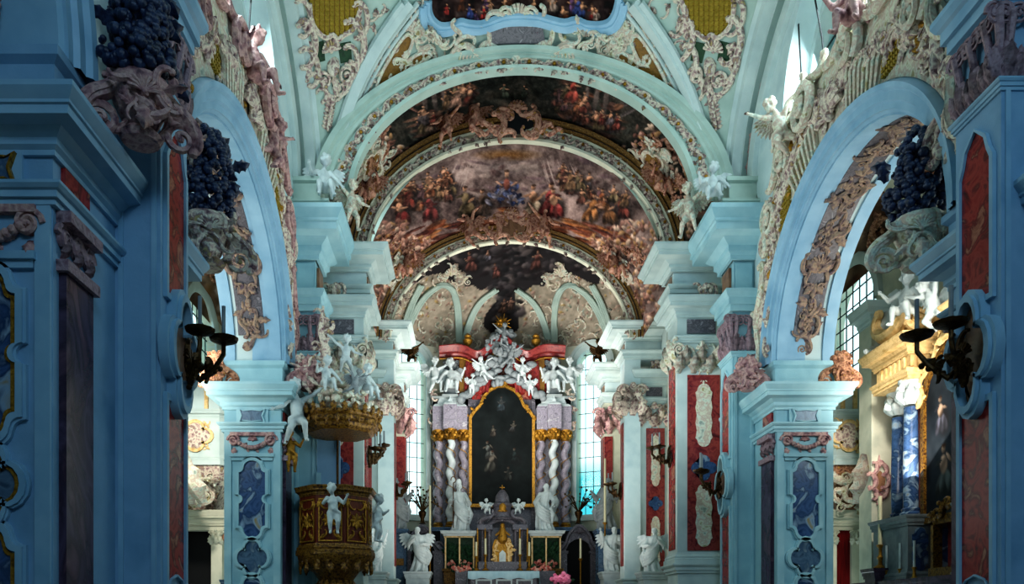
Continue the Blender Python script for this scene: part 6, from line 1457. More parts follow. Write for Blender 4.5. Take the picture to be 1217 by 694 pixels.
# side portals
for s, x0, x1 in ((1, 663, 712), (-1, 478, 526)):
    Y = 32.6; xa, xb = wx(x0, Y), wx(x1, Y); cx_ = (xa + xb) / 2; hw = (xb - xa) / 2; E = thing('portal', 'mauve marble doorway with dark opening %s of the altar' % SIDE[s], 'doorway', (cx_, Y, 2.)); f = plane((cx_, Y, 0), (1, 0, 0), (0, 0, 1), (0, -1, 0)); zt_ = wz(622, Y); zs = wz(655, Y)
    mb = MB(); mb.box(xa + .1, xb - .1, Y + .1, Y + .6, 1.2, zt_ - .3); mb.build('opening', 'black_void', E, smooth=False)
    mb = MB()
    for q in (-1, 1): mb.fbox(f, q * hw * .8 - .2, q * hw * .8 + .2, 1.2, zs, -.2, .1); volute(mb, f, q * hw * .8, zs + .2, .2, 1.6, q, .26); mb.fbox(f, q * hw * .8 - .24, q * hw * .8 + .24, zs - .1, zs, -.2, .16)
    a_ = smooth_px([(-hw, zs + .1), (-hw * .7, zs + .35), (-hw * .5, zs + .75), (0, zt_ - .05), (hw * .5, zs + .75), (hw * .7, zs + .35), (hw, zs + .1)], 5); b_ = smooth_px([(-hw * .62, zs), (-hw * .55, zs + .15), (-hw * .4, zs + .35), (0, zs + .5), (hw * .4, zs + .35), (hw * .55, zs + .15), (hw * .62, zs)], 5)
    mb.strip([[f(u, v, -.2) for u, v in a_], [f(u, v, .22) for u, v in a_], [f(u * .9, v - .1, .22) for u, v in a_], [f(u * .85, v - .15, .05) for u, v in a_], [f(u, v, .05) for u, v in b_], [f(u, v, -.3) for u, v in b_]])
    shell(mb, lambda a, b, c=0: f(a, b, c + .15), 0, zs + .75, .22); mb.build('frame', 'mauve_marble', E)
    B = thing('flower_stand', 'dark branching vase of dried stems above the %s portal' % SIDE[s], 'vase', (cx_, Y - .05, zt_ - .02)); rg = random.Random(30 + s)
    mb = MB(); mb.lathe([(0, 0), (.16, 0), (.1, .06), (.07, .2), (.14, .34), (.17, .46), (.12, .52)], (cx_, Y - .05, zt_ - .02), 14); mb.build('urn', 'bronze', B)
    mb = MB()
    for i in range(18):
        a = rg.uniform(-1.2, 1.2); L_ = rg.uniform(.5, 1.05); p0 = Vector((cx_, Y - .05, zt_ + .45)); p1 = p0 + Vector((math.sin(a) * L_ * .6, rg.uniform(-.1, .1), L_ * .6)); p2 = p0 + Vector((math.sin(a) * L_ * 1.0, 0, math.cos(a) * L_)); mb.tube([p0, p1, p2], [.02, .018, .01], 5); mb.ell(p2, .05, nu=6, nv=4); mb.ell(p1, .04, nu=6, nv=4)
    mb.build('stems', 'bronze', B)
# choir side screens, candles, flowers
for s, xa, xb in ((-1, 452, 480), (1, 736, 748)):
    Y = 30.0; a, b = wx(xa, Y), wx(xb, Y); E = thing('choir_screen', 'grey and white panelled choir screen below the %s shaded statue' % SIDE[s], 'screen', ((a + b) / 2, Y, 1.2)); f = plane(((a + b) / 2, Y, 0), (1, 0, 0), (0, 0, 1), (0, -1, 0)); w_ = (b - a) / 2; zt_ = wz(630, Y)
    mb = MB(); mb.box(a, b, Y, Y + .8, 1.2, zt_ - .15); mb.cornice([(a, Y), (b, Y), (b, Y + .8), (a, Y + .8)], prof(CORN, zt_ - .2, zt_, .12), True); mb.build('body', 'grey_marble', E, angle=25)
    mb = MB(); mb.fbox(f, -w_ * .8, -w_ * .1, wz(660, Y), wz(636, Y), 0, .04); mb.build('panel', 'white_marble', E, smooth=False)
    mb = MB(); mb.prism(f, shift(quatre(.13, 4, .45, 8), -w_ * .45, wz(643, Y)), .03, .07); mb.prism(f, shift(quatre(.13, 4, .45, 8), -w_ * .45, wz(653, Y)), .03, .07); mb.build('medallion', 'dark_marble', E, smooth=False)
    mb = MB(); mb.fbox(f, -w_, w_, wz(672, Y), wz(664, Y), 0, .1); mb.build('gilt_band', 'dark_gilt', E, smooth=False)
def candle(x, yb, yt, Y, label, stick=.45):
    X = wx(x, Y); z0, z1 = wz(yb, Y), wz(yt, Y); E = thing('altar_candle', label, 'candlestick', (X, Y, z0)); h = (z1 - z0) * stick
    mb = MB(); mb.lathe([(.0, 0), (.14, 0), (.14, .03), (.06, .08), (.035, .14), (.06, .2), (.03, .28), (.03, h - .1), (.07, h - .04), (.1, h), (.04, h)], (X, Y, z0), 12); mb.build('candlestick', 'gold', E)
    mb = MB(); mb.lathe([(.045, 0), (.04, z1 - z0 - h), (.0, z1 - z0 - h + .01)], (X, Y, z0 + h), 10); mb.build('candle', 'wax', E)
candle(511, 735, 577, 31., 'tall yellow candle left of the altar, beside the winged angel', .55)
candle(690, 735, 640, 31.2, 'short candle before the right portal', .75)
candle(719, 735, 545, 29.7, 'tall thin candle near the shaded right statue', .6)
for x, lb in ((566, 'outer left'), (577, 'inner left'), (618, 'inner right'), (629, 'outer right')): candle(x, 678, 640 if 'inner' in lb else 644, 31.2, 'slim altar candle standing %s of the tabernacle' % lb, .5)
Y = 28.6; X = wx(667, Y); E = thing('flower_bouquet', 'bunch of pink flowers right of the altar table', 'flowers', (X, Y, wz(700, Y))); rg = random.Random(2); f = plane((X, Y, wz(688, Y)), (1, 0, 0), (0, 0, 1), (0, -1, 0))
mb = MB(); bunch(mb, f, 0, 0, .34, .2, 50, .075, rg, .25); mb.build('blossom', 'flower_pink', E)
mb = MB()
for i in range(24): leaf(mb, f, rg.uniform(-.3, .3), rg.uniform(-.3, .05), .22, rg.uniform(0, 6), .5)
mb.build('leaves', 'leaf_green', E)
mb = MB(); mb.lathe([(0, -1.2), (.16, -1.2), (.1, -1.1), (.14, -.6), (.2, -.25), (.16, -.2)], (X, Y, wz(688, Y)), 14); mb.build('vase', 'grey_stone', E)
for x, lb in ((548, 'left'), (643, 'right')):
    Yb = 31.0; X = wx(x, Yb); E = thing('flower_arrangement', 'low red and white flower arrangement on the altar step at %s of the tabernacle' % lb, 'flowers', (X, Yb, wz(682, Yb))); f = plane((X, Yb, wz(676, Yb)), (1, 0, 0), (0, 0, 1), (0, -1, 0)); mb = MB(); bunch(mb, f, 0, 0, .4, .12, 34, .06, rg, .15); mb.build('blossom', 'flower_red', E)
    mb = MB(); [leaf(mb, f, rg.uniform(-.4, .4), rg.uniform(-.15, .1), .2, rg.uniform(0, 6), .5) for _ in range(24)]; mb.build('leaves', 'leaf_green', E)
# seated angels on the retable entablature
for s in (-1, 1):
    for u, z, k, H_, rz, lb in ((2.1, 11.15, 'sit', 1.5, -s * .2, 'large'), (2.75, 11.0, 'reach', 1.25, -s * .5, 'outer')):
        putto(k, (s * u, YA - .5, z + (.1 if k == 'sit' else .45)), H_, rz, 'white_marble', '%s stone angel on the %s end of the altar entablature' % (lb, SIDE[s]), mirror=s < 0)
for s in (-1, 1):
    putto('reach', (s * 3.6, 30.9, 11.74), .9, -s * .4, 'bronze', 'dark little figure on the cornice against the %s apse window' % SIDE[s], mirror=s < 0)
mb = MB()
for s in (-1, 1): rocaille(mb, plane((0, YA - .05, 0), (1, 0, 0), (0, 0, 1), (0, -1, 0)), [(s * 2.85, 10.9), (s * 2.95, 10.3), (s * 2.9, 9.7)], .34, random.Random(5), .7)
tn += 1; struct(mb, 'trim_%d' % tn, 'stucco')
# ------------------------------------------------------------------ pulpit
PX, PY = -4.52, 19.0
PZ = -.18
E = thing('pulpit', 'walnut and gilt octagonal pulpit with a crowned sounding board on the left pier', 'pulpit', (PX, PY, 2.6)); rg = random.Random(15)
pzv = lambda y: wz(y, PY)
def octo(r, n=8, ph=PI / 8): return [(PX + r * math.cos(ph + 2 * PI * i / n), PY + r * math.sin(ph + 2 * PI * i / n)) for i in range(n)]
R0 = .86
mb = MB(); mb.cornice(octo(R0), [(-.05, 3.3), (0, 3.3), (.02, 3.4), (-.02, 3.45), (.0, 4.55), (0, 4.6)], True); mb.build('body', 'walnut', E, smooth=False)
mb = MB(); mb.cornice(octo(R0), prof(CORN, 4.6, 4.82, .12), True); mb.cornice(octo(R0), prof(BASEP, 3.24, 3.5, .09), True); mb.build('rail', 'dark_gilt', E, angle=25)
for i in range(8):
    a, b = Vector((*octo(R0)[i], 0)), Vector((*octo(R0)[(i + 1) % 8], 0)); m_ = (a + b) / 2; d = (b - a).normalized(); n = Vector((d.y, -d.x, 0))
    if n.y > .5: continue
    f = plane((m_.x, m_.y, 4.02), d, (0, 0, 1), n)
    mb = MB(); w_ = .25; mb.ring(f, [(-.27, -.48), (.27, -.48), (.27, .5), (-.27, .5)], [(-.24, -.45), (.24, -.45), (.24, .47), (-.24, .47)], 0, .02)
    for k in range(8): leaf(mb, f, 0, 0, .2, 2 * PI * k / 8, .45, .1)
    for q in (-1, 1):
        for r in (-1, 1): scroll(mb, f, q * .15, r * .33, .22, r * q * .8, .1, 'C', q * r); leaf(mb, f, q * .22, r * .45, .18, PI / 2 * -r + q * .5, .5, .1); scroll(mb, f, q * .2, r * .12, .16, PI / 2, .1, 'S', q)
    mb.build('gilt_panel', 'gold', E)
    f = plane((a.x, a.y, 4.02), (d - Vector((octo(R0)[i][0] - octo(R0)[i - 1][0], octo(R0)[i][1] - octo(R0)[i - 1][1], 0)).normalized() * 0), (0, 0, 1), n)
mb = MB(); mb.lathe([(.92, 3.26), (.9, 3.16), (.7, 2.95), (.55, 2.88), (.42, 2.7), (.24, 2.5), (.3, 2.38), (.12, 2.2), (.0, 2.05)], (PX, PY, 0), 16); mb.build('corbel_foot', 'dark_gilt', E)
mb = MB()
for k in range(16):
    a = 2 * PI * k / 16; f = plane((PX + .8 * math.cos(a), PY + .8 * math.sin(a), 3.1), (-math.sin(a), math.cos(a), 0), (0, 0, 1), (math.cos(a), math.sin(a), 0)); scroll(mb, f, 0, -.02, .3, rg.uniform(0, 6), .15, 'C'); leaf(mb, f, 0, 0, .28, -PI / 2, .6, .2)
    f = plane((PX + .4 * math.cos(a), PY + .4 * math.sin(a), 2.68), (-math.sin(a), math.cos(a), 0), (0, 0, 1), (math.cos(a), math.sin(a), 0)); leaf(mb, f, 0, 0, .3, -PI / 2, .6, .25)
mb.build('gilt_carving', 'dark_gilt', E)
# back panel and posts joining the pulpit to the sounding board
mb = MB(); mb.box(PX - .56, PX + .0, PY + .56, PY + .62, 4.7, 6.1); mb.build('back_board', 'plaster_blue', E, smooth=False)
mb = MB(); mb.tube([(PX - .05, PY + .5, 4.7), (PX - .05, PY + .5, 6.1)], .03, 8); mb.build('post', 'bronze', E)
for ch in E.children:
    if ch.name.split('.')[0] not in ('back_board', 'post'): ch.location.z += PZ
B = thing('sounding_board', 'gilt edged canopy over the pulpit heaped with clouds and stucco figures', 'canopy', (PX + .1, PY, 6.0))
def oct2(r): return [(PX + .1 + r * math.cos(PI / 8 + 2 * PI * i / 8), PY + r * math.sin(PI / 8 + 2 * PI * i / 8)) for i in range(8)]
mb = MB(); mb.cornice(oct2(.86), [(-.5, 5.95), (-.1, 5.95), (0, 6.02), (.02, 6.1), (.1, 6.14), (.12, 6.22), (.06, 6.26), (.1, 6.32), (.1, 6.38), (-.3, 6.45)], True); mb.build('board', 'dark_gilt', B, angle=25)
mb = MB()
for k in range(24):
    a = 2 * PI * k / 24; p = (PX + .1 + .93 * math.cos(a), PY + .93 * math.sin(a), 6.36); f = plane(p, (-math.sin(a), math.cos(a), 0), (0, 0, 1), (math.cos(a), math.sin(a), 0)); leaf(mb, f, 0, -.02, .2, PI / 2, .7, .3); leaf(mb, f, .08, -.1, .2, -PI / 2, .6, .2); mb.ell(p, .06, nu=7, nv=5)
mb.build('gilt_crest', 'dark_gilt', B)
mb = MB()
for k in range(90):
    a = rg.uniform(0, 2 * PI); t = rg.random(); r = .8 * (1 - t ** 1.2 * .8) * rg.uniform(.75, 1.05); mb.ell((PX + .1 + r * math.cos(a) - .15 * t, PY + r * math.sin(a), 6.45 + .95 * t), (rg.uniform(.08, .17), rg.uniform(.08, .15), rg.uniform(.07, .13)), nu=8, nv=5)
mb.build('cloud', 'stucco_pale', B)
mb = MB()
for k in range(26): a = rg.uniform(PI, 2 * PI); t = rg.random() * .7; r = .92 * (1 - t * .6); mb.ell((PX + .1 + r * math.cos(a), PY + r * math.sin(a), 6.48 + .8 * t), rg.uniform(.05, .09), nu=7, nv=5)
mb.build('gilt_cloud', 'stucco_pale', B)
mb = MB(); f = plane((PX - .25, PY - .3, 7.4), (1, 0, 0), (0, 0, 1), (0, -1, 0)); rocaille(mb, f, [(0, .1), (-.1, .5), (.1, .9), (-.05, 1.25)], .4, rg, .7); mb.tube([f(0, -.2, 0), f(.1, .4, .1), f(-.05, .9, .1), f(0, 1.5, 0)], [.12, .1, .07, .03], 7); mb.build('crest_spire', 'stucco', B)
for i, (x, y, z, k, H_, rz, m, mir, lb) in enumerate(((PX - .1, PY - .75, 7.0, 'sit', .85, .4, 'white_marble', False, 'white putto seated at the front of the pulpit canopy'), (PX + .75, PY - .2, 7.0, 'sit', .85, .9, 'white_marble', False, 'white putto seated on the right edge of the pulpit canopy'), (PX - .55, PY - .55, 7.15, 'fly', .8, -.2, 'stucco', True, 'mauve putto on the left of the pulpit canopy'), (PX + .25, PY - .2, 7.7, 'reach', .8, .2, 'white_marble', False, 'white putto highest on the pulpit canopy clouds'), (PX + .5, PY - .55, 6.95, 'fly', .6, .3, 'grey_stone', False, 'grey putto between the seated ones on the canopy rim'))):
    putto(k, (x, y, z), H_, rz, m, lb, mirror=mir, wings=k == 'fly')
putto('stand', (PX + .1, PY - .99, 4.0), .92, .2, 'white_marble', 'white putto standing against the front of the pulpit body', wings=False)
putto('stand', (PX + .98, PY - .1, 3.9), .92, 1.2, 'white_marble', 'white putto at the right corner of the pulpit body', mirror=True, wings=False)
putto('reach', (PX - .78, PY - .6, 6.2), 1.25, .3, 'white_marble', 'white figure reaching up along the left edge of the pulpit canopy', mirror=True, wings=False)
putto('stand', (PX - .95, PY - .55, 5.4), .8, .3, 'gold', 'gilt putto holding on to the pier left of the pulpit', wings=False)
sconce((PX + .75, PY + .2, 5.5), 1, -.2, [(.0, .2, .15), (.15, .32, .15)], 'small bronze candle bracket between pulpit and canopy', .8)

# ------------------------------------------------------------------ side aisles
XA = 10.1
for s in (-1, 1):
    sd = SIDE[s]; fr = lambda u, v, n=0, s=s: Vector((s * (XA - n), u, v)); fl = 1
    mb = MB(); wy = (24.0, 14.2) if s > 0 else (26.0, 14.2); arched_wall(mb, fr, -6, 28.4, 0, 13.5, .5, [(wy[0], 1.5, 8.4, 10.6, 1.5), (wy[1], 1.5, 8.4, 10.6, 1.5)]); struct(mb, 'wall_aisle_' + sd, 'plaster_cream', smooth=False)
    for j, yc in enumerate(wy):
        k = 20; out = [(yc + 1.5 * math.cos(PI * i / k), 10.6 + 1.5 * math.sin(PI * i / k)) for i in range(k + 1)] + [(yc - 1.5, 8.4), (yc + 1.5, 8.4)]
        pn = MB(); pn.prism(lambda u, v, n=0: fr(u, v, n - .3), out, -.01, .01); p = pn.build('window_%d' % (7 + j + (2 if s > 0 else 0)), 'glass_pale', kind='structure')
        ld = MB(); f3 = lambda u, v, n=0: fr(u, v, n - .28)
        for i in range(-3, 4): ld.fbox(f3, yc + i * .42 - .015, yc + i * .42 + .015, 8.4, 10.6 + 1.5 * math.sqrt(1 - (i * .42 / 1.5) ** 2), 0, .03)
        for i in range(1, 8):
            z = 8.4 + i * .45; hw = 1.5 if z < 10.6 else 1.5 * math.sqrt(max(0, 1 - ((z - 10.6) / 1.5) ** 2)); ld.fbox(f3, yc - hw, yc + hw, z - .015, z + .015, 0, .03)
        ld.build('leading', 'lead', p)
        mb = MB(); arch_mould(mb, fr, yc, 10.6, 1.5, 1.5, [(0, -.2), (0, .06), (.12, .12), (.34, .12), (.38, 0)]); mb.build('window_frame', 'trim_white', p)
    mb = MB(); mb.box(min(s * 5.4, s * 10.6), max(s * 5.4, s * 10.6), 28.2, 28.6, 0, 18.5); struct(mb, 'wall_aisle_end_' + sd, 'plaster_cream', smooth=False)
    mb = MB(); mb.box(min(s * XA, s * 12), max(s * XA, s * 12), -6, 28.6, 13.4, 18.6); struct(mb, 'wall_outer_' + sd, 'plaster_cream', smooth=False)
    # frescoed aisle vault: groin-like barrel cells
    W, H = 60, 160; C = cnv(W, H, (.42, .33, .26)); cloud(C, 14, .22, 60 + s, (1, .85, .7)); cloud(C, 5, .2, 62 + s, (1, .85, .7))
    for k in range(120): blob(C, rr.uniform(0, W), rr.uniform(0, H), rr.uniform(2, 6), rr.uniform(1, 3), rr.uniform(0, 3), rr.choice([(.3, .18, .12), (.6, .5, .42), (.5, .36, .22), (.2, .16, .14), (.56, .52, .5)]), .4, .9, .5)
    mb = MB(); mb.grid(lambda u, v: (s * (8.5 + 1.65 * math.cos(PI * u)), 6 + 22.4 * v, 11.6 + (1.45 + .3 * math.cos(2 * PI * (6 + 22.4 * v - YC) / BAY)) * math.sin(PI * u)), W - 1, H - 1); mb.build('ceiling_aisle_' + sd, 'fresco', kind='structure', cols=slin(C).reshape(-1, 3))
    for yc in (10.1, 20.0):
        mb = MB(); rows = []
        for dy, d in ((-.45, 0), (-.45, .12), (-.3, .18), (.3, .18), (.45, .12), (.45, 0)): rows.append([(s * (8.5 + (1.65 - d) * math.cos(PI * i / 24)), yc + dy, 11.5 + (1.3 - d) * math.sin(PI * i / 24)) for i in range(25)])
        mb.strip(rows); tn += 1; struct(mb, 'trim_%d' % tn, 'plaster_cream')
        mb = MB(); xs = sorted((s * XA, s * (XA - .35))); pedestal(mb, xs, yc - .5, yc + .5, 0, 11.5, .2); tn += 1; struct(mb, 'trim_%d' % tn, 'trim_white')
    o = MB(); rg = random.Random(33 + s)
    for k in range(40):
        u = rg.uniform(.15, .85); y = rg.uniform(11, 27); p = Vector((s * (8.5 + 1.65 * math.cos(PI * u)), y, 11.6 + 1.35 * math.sin(PI * u))); N = Vector((-s * math.cos(PI * u), -.2, -math.sin(PI * u))).normalized(); U = Vector((0, 1, 0)); U = (U - N * U.dot(N)).normalized(); f = plane(p, U, N.cross(U), N); rocaille(o, f, [(0, 0), (.3, .2)], .5, rg, .6)
    tn += 1; struct(o, 'trim_%d' % tn, 'stucco_brown')
    # gallery with painted parapet on a bulging corbel, marble doorway beneath
    xi = 9.0 if s > 0 else 8.35; yb = 23.0; z0, z1 = 6.2, 7.6
    E = thing('gallery', '%s aisle gallery with painted parapet panels on a bulging stucco corbel' % sd, 'balcony', (s * 9.4, 24, 5.)); f = plane((s * (xi + XA) / 2, yb, 0), (1, 0, 0), (0, 0, 1), (0, -1, 0)); hw = (XA - xi) / 2
    r = [(s * XA, yb), (s * (xi + .2), yb), (s * xi, yb + .25), (s * xi, 25.2)]; fl = 1 if s < 0 else -1
    mb = MB(); mb.cornice(r, [(-.12, z0), (0, z0), (0, z1 - .2), (-.12, z1 - .2)], False, fl); mb.build('parapet', 'trim_white', E, smooth=False)
    mb = MB(); mb.cornice(r, prof(CORN, z1 - .22, z1, .14), False, fl); mb.build('rail', 'trim_white', E, angle=25); mb = MB(); mb.cornice(r, prof(BASEP, z0 - .2, z0 + .1, .12), False, fl); mb.build('base_moulding', 'trim_white', E, angle=25)
    mb = MB(); mb.cornice(r, [(-.05, z1), (-.05, z1 + .95), (-.12, z1 + .95), (-.12, z1)], False, fl); mb.build('glazed_screen', 'plaster', E, smooth=False)
    gl = MB()
    for u in (-hw, -hw * .3, hw * .35, hw): gl.fbox(f, u - .05, u + .05, z1, z1 + 1.0, -.05, .05)
    gl.build('screen_post', 'gold_lit', E, smooth=False)
    mb = MB(); P = quatre(.36, 4, .45, 8, 1.1, .95); mb.prism(f, shift(P, 0, (z0 + z1) / 2 - .05), 0, .04)
    if s < 0: mb.prism(plane((s * xi, yb + 1.1, 0), (0, 1, 0), (0, 0, 1), (-s, 0, 0)), shift(P, 0, (z0 + z1) / 2 - .05), 0, .04)
    mb.build('painted_panel', 'stucco', E, smooth=False)
    mb = MB(); mb.ring(f, shift(inset(P, .09), 0, (z0 + z1) / 2 - .05), shift(P, 0, (z0 + z1) / 2 - .05), 0, .07); rocaille(mb, f, [(-.3, z0 + .35), (.3, z0 + .35), (-.3, z1 - .4), (.3, z1 - .4)], .22, rg, .6); mb.build('panel_frame', 'gold_lit', E)
    mb = MB(); rows = []
    for z, o_ in ((z0 - .15, .05), (z0 - .35, .02), (z0 - .7, -.2), (z0 - 1.1, -.42), (z0 - 1.5, -.6)): rows.append((o_, z))
    mb.cornice(r, rows, False, fl); cb = mb.build('corbel', 'stucco_brown' if s > 0 else 'stucco', E); mb = MB()
    for k in range(5): leaf(mb, plane((s * (xi + XA) / 2, yb - .02, 0), (1, 0, 0), (0, -.3, 1), (0, -1, -.3)), -hw * .8 + k * hw * .4, z0 - 1.5, 1.3, PI / 2 + rg.uniform(-.3, .3), .4, .3)
    rocaille(mb, f, [(-.3, z0 - .5), (.3, z0 - .6), (0, z0 - .9), (-.2, z0 - 1.2), (.3, z0 - 1.2)], .55, rg, .7); mb.build('corbel_carving', 'stucco_pale', cb)
    D = thing('marble_doorway', ('marble doorway hung with a red curtain under the right gallery' if s > 0 else 'pale marble doorway with pilasters under the left gallery'), 'doorway', (s * 9.5, 23.4, 0)); xo = 9.05 if s > 0 else 8.5; f = plane((s * (xo + XA) / 2, 23.4, 0), (1, 0, 0), (0, 0, 1), (0, -1, 0)); hw = (XA - xo) / 2
    mb = MB()
    for q in (-1, 1): mb.fbox(f, q * hw * .72 - .16, q * hw * .72 + .16, 0, 4.2, -.2, .1); acanthus_capital(mb, sub(lambda a, b, c=0: f(a, b, c + .1), q * hw * .72, 0), .3, 3.75, 4.2, rg)
    xs = sorted((s * xo, s * XA)); mb.cornice([(xs[0], 23.5), (xs[0], 23.3), (xs[1], 23.3), (xs[1], 23.5)], prof(CORN, 4.3, 4.75, .16), False, 1); mb.box(xs[0], xs[1], 23.32, 23.7, 4.18, 4.75); mb.build('frame', 'plaster_cream', D, angle=25)
    mb = MB(); mb.box(xs[0], xs[1], 23.75, 23.8, 0, 4.3); mb.build('recess', 'black_void' if s < 0 else 'plaster_cream', D, smooth=False)
    if s > 0:
        mb = MB(); n = 40; cx0 = (xo + XA) / 2; mb.strip([[(cx0 - hw * .55 + hw * 1.0 * i / n, 23.45 + .04 * math.sin(i * 1.1), z) for i in range(n + 1)] for z in (0, 2, 4.2)]); mb.build('red_curtain', 'cloth_red', label='red curtain hanging in the doorway under the right gallery', cat='curtain')
    # marble block between pier and gallery so that the aisle closes behind
E = statue('statue', 'shadowed brown statue beyond the left doorway, beside the pier', 'statue', ST['saint'].copy(), (-7.85, 22.6, 2.7), .3, H=1.95); 
b = [c for c in E.children][0]; b.data.materials.clear(); b.data.materials.append(MATS['stucco_brown'])
mb = MB(); pedestal(mb, (-8.2, -7.5), 22.2, 23., 0, 2.68, .08); mb.build('statue_pedestal', 'grey_marble', label='grey marble pedestal under the shadowed statue in the left aisle', cat='pedestal', angle=25)
# right side altar against the outer wall, seen obliquely
s = 1; XF = 9.0; E = thing('side_altar', 'sunlit side altar with blue marble columns and gilded entablature in the right aisle', 'altar', (9.5, 17, 0)); rg = random.Random(44)
mb = MB(); mb.box(XA - .45, XA - .02, 14.6, 20.4, 0, 8.3); mb.build('back_wall', 'red_light', E, smooth=False)
for yc in (19.75, 18.75, 16.2, 15.3):
    zc0, zc1 = 4.0, 6.6; xc = XF + .25 if yc in (19.75, 15.3) else XF
    mb = MB(); mb.lathe([(.24, 0), (.24, .06), (.19, .1), (.21, .16), (.165, .2), (.17, 1.), (.15, zc1 - zc0 - .05)], (xc, yc, zc0), 18); c = mb.build('column', 'blue_marble', E)
    mb = MB()
    for k in range(8):
        a = 2 * PI * k / 8; f = plane((xc + .14 * math.cos(a), yc + .14 * math.sin(a), zc1), (-math.sin(a), math.cos(a), 0), (0, 0, 1), (math.cos(a), math.sin(a), 0)); leaf(mb, f, 0, 0, .34, PI / 2, .6, .45); leaf(mb, f, .05, .2, .28, PI / 2, .6, .45)
    mb.lathe([(.15, 0), (.16, .3), (.26, .5), (.28, .58), (0, .58)], (xc, yc, zc1), 14); mb.build('capital', 'white_marble', c)
for yc, dy in ((19.2, 1.0), (15.75, 1.0)):
    r = [(XA - .4, yc - dy * .75), (XF - .22, yc - dy * .75), (XF - .22, yc + dy * .75), (XA - .4, yc + dy * .75)]
    mb = MB(); mb.box(XF - .2, XA - .4, yc - dy * .73, yc + dy * .73, 7.15, 7.8); mb.cornice(r, prof(ARCHI, 7.15, 7.38, .1), False, -1); mb.cornice(r, prof(CORN, 7.7, 8.15, .3), False, -1); 
    f = plane((XF - .2, yc, 0), (0, 1, 0), (0, 0, 1), (-1, 0, 0)); g = plane((9.3, yc - dy * .75, 0), (1, 0, 0), (0, 0, 1), (0, -1, 0))
    for i in range(6): mb.fbox(g, -.5 + .18 * i, -.42 + .18 * i, 7.42, 7.68, 0, .05); mb.fbox(f, -.6 + .2 * i, -.5 + .2 * i, 7.42, 7.68, 0, .05)
    mb.build('entablature', 'gold_lit', E, angle=25)
    mb = MB(); pedestal(mb, (XF - .25, XA - .4), yc - dy * .78, yc + dy * .78, 2.4, 4.0, .1); p = mb.build('column_pedestal', 'grey_stone', E, angle=25)
    mb = MB(); 
    for q in (-.28, .28): mb.prism(plane((9.3, yc - dy * .79, 0), (1, 0, 0), (0, 0, 1), (0, -1, 0)), shift(ogee(.36, 1.0), q, 3.2), 0, .03)
    mb.build('inset', 'blue_marble', p, smooth=False)
    mb = MB(); g2 = plane((9.2, yc - dy * .6, 0), (1, 0, 0), (0, 0, 1), (0, -1, 0)); scroll(mb, g2, .1, 8.6, 1.0, .2, .14, 'S', 1, 7); volute(mb, g2, -.2, 8.5, .3, 1.7, 1, .26, 0, 6); mb.prism(g2, [(-.4, 8.15), (.6, 8.15), (.6, 8.9), (.2, 9.0), (-.1, 8.8), (-.3, 8.8)], -.3, 0); scroll(mb, f, 0, 8.6, 1.3, .2, .13, 'C', 1, 7); mb.build('pediment_scroll', 'gold_lit', E)
mb = MB(); mb.box(8.6, XA - .4, 14.4, 20.5, 1.2, 2.4); mb.cornice([(XA - .4, 14.4), (8.6, 14.4), (8.6, 20.5), (XA - .4, 20.5)], prof(CORN, 2.2, 2.5, .1), False, -1); mb.box(8.1, 8.7, 15.2, 18.2, 0, 1.6); mb.build('altar_base', 'dark_marble', E, angle=25)
mb = MB(); f = plane((8.6, 16.7, 0), (0, 1, 0), (0, 0, 1), (-1, 0, 0)); 
for i in range(6): mb.ring(f, [(-2.6 + .9 * i, 1.4), (-1.9 + .9 * i, 1.4), (-1.9 + .9 * i, 2.1), (-2.6 + .9 * i, 2.1)], [(-2.52 + .9 * i, 1.48), (-1.98 + .9 * i, 1.48), (-1.98 + .9 * i, 2.02), (-2.52 + .9 * i, 2.02)], 0, .04)
mb.build('panel_moulding', 'white_marble', E, smooth=False)
fp = plane((XA - .46, 17.45, 0), (0, -1, 0), (0, 0, 1), (-1, 0, 0)); P = [(-.95, 3.9), (-.95, 6.6), (-.8, 7.0), (-.45, 7.4), (0, 7.6), (.45, 7.4), (.8, 7.0), (.95, 6.6), (.95, 3.9)]; A = thing('altar_painting', 'side altar painting in an arched dark gilt frame, right aisle', 'painting', (XA - .5, 17.45, 4)); fp = plane((9.2, 17.45, 0), (0, -1, 0), (0, 0, 1), (-1, 0, 0))
C = cnv(60, 110, (.1, .13, .16)); cloud(C, 16, .12, 71); 
for (u, v, s_, c_) in ((.5, .25, 26, (.3, .36, .42)), (.3, .5, 26, (.26, .26, .3)), (.62, .62, 34, (.3, .34, .45)), (.35, .88, 36, (.18, .2, .2)), (.7, .95, 40, (.26, .34, .46))): pfig(C, pf, u * 60, v * 110, s_, c_, skin=(.5, .42, .36))
mb = MB(); U = np.linspace(-.95, .95, 60); V = np.linspace(7.6, 3.9, 110); XX, ZZ = np.meshgrid(U, V); ok = poly_mask(P, XX, ZZ - 1e-4); mb.v = [tuple(fp(x, z, .03)) for x, z in zip(XX.ravel(), ZZ.ravel())]
for j in range(109):
    for i in range(59):
        if ok[j, i] or ok[j + 1, i + 1]: a = j * 60 + i; mb.f.append((a, a + 60, a + 61, a + 1))
mb.build('canvas', 'canvas', A, cols=slin(C).reshape(-1, 3))
mb = MB(); mb.ring(fp, [(x * 1.14, 5.75 + (z - 5.75) * 1.07) for x, z in P], P, -.9, .1); mb.build('frame', 'dark_gilt', A, smooth=False)
mb = MB(); rocaille(mb, lambda a, b, c=0: fp(a, b, c + .1), [(-1.05, 6.7), (-.9, 7.15), (-.5, 7.6), (0, 7.85), (.5, 7.6), (.9, 7.15), (1.05, 6.7)], .36, rg, .7); mb.build('frame_ornament', 'gold_lit', A)
mb = MB(); f = plane((8.6, 16.7, 2.5), (0, 1, 0), (0, 0, 1), (-1, 0, 0)); mb.box(8.75, 9.1, 15.6, 17.6, 2.5, 2.7)
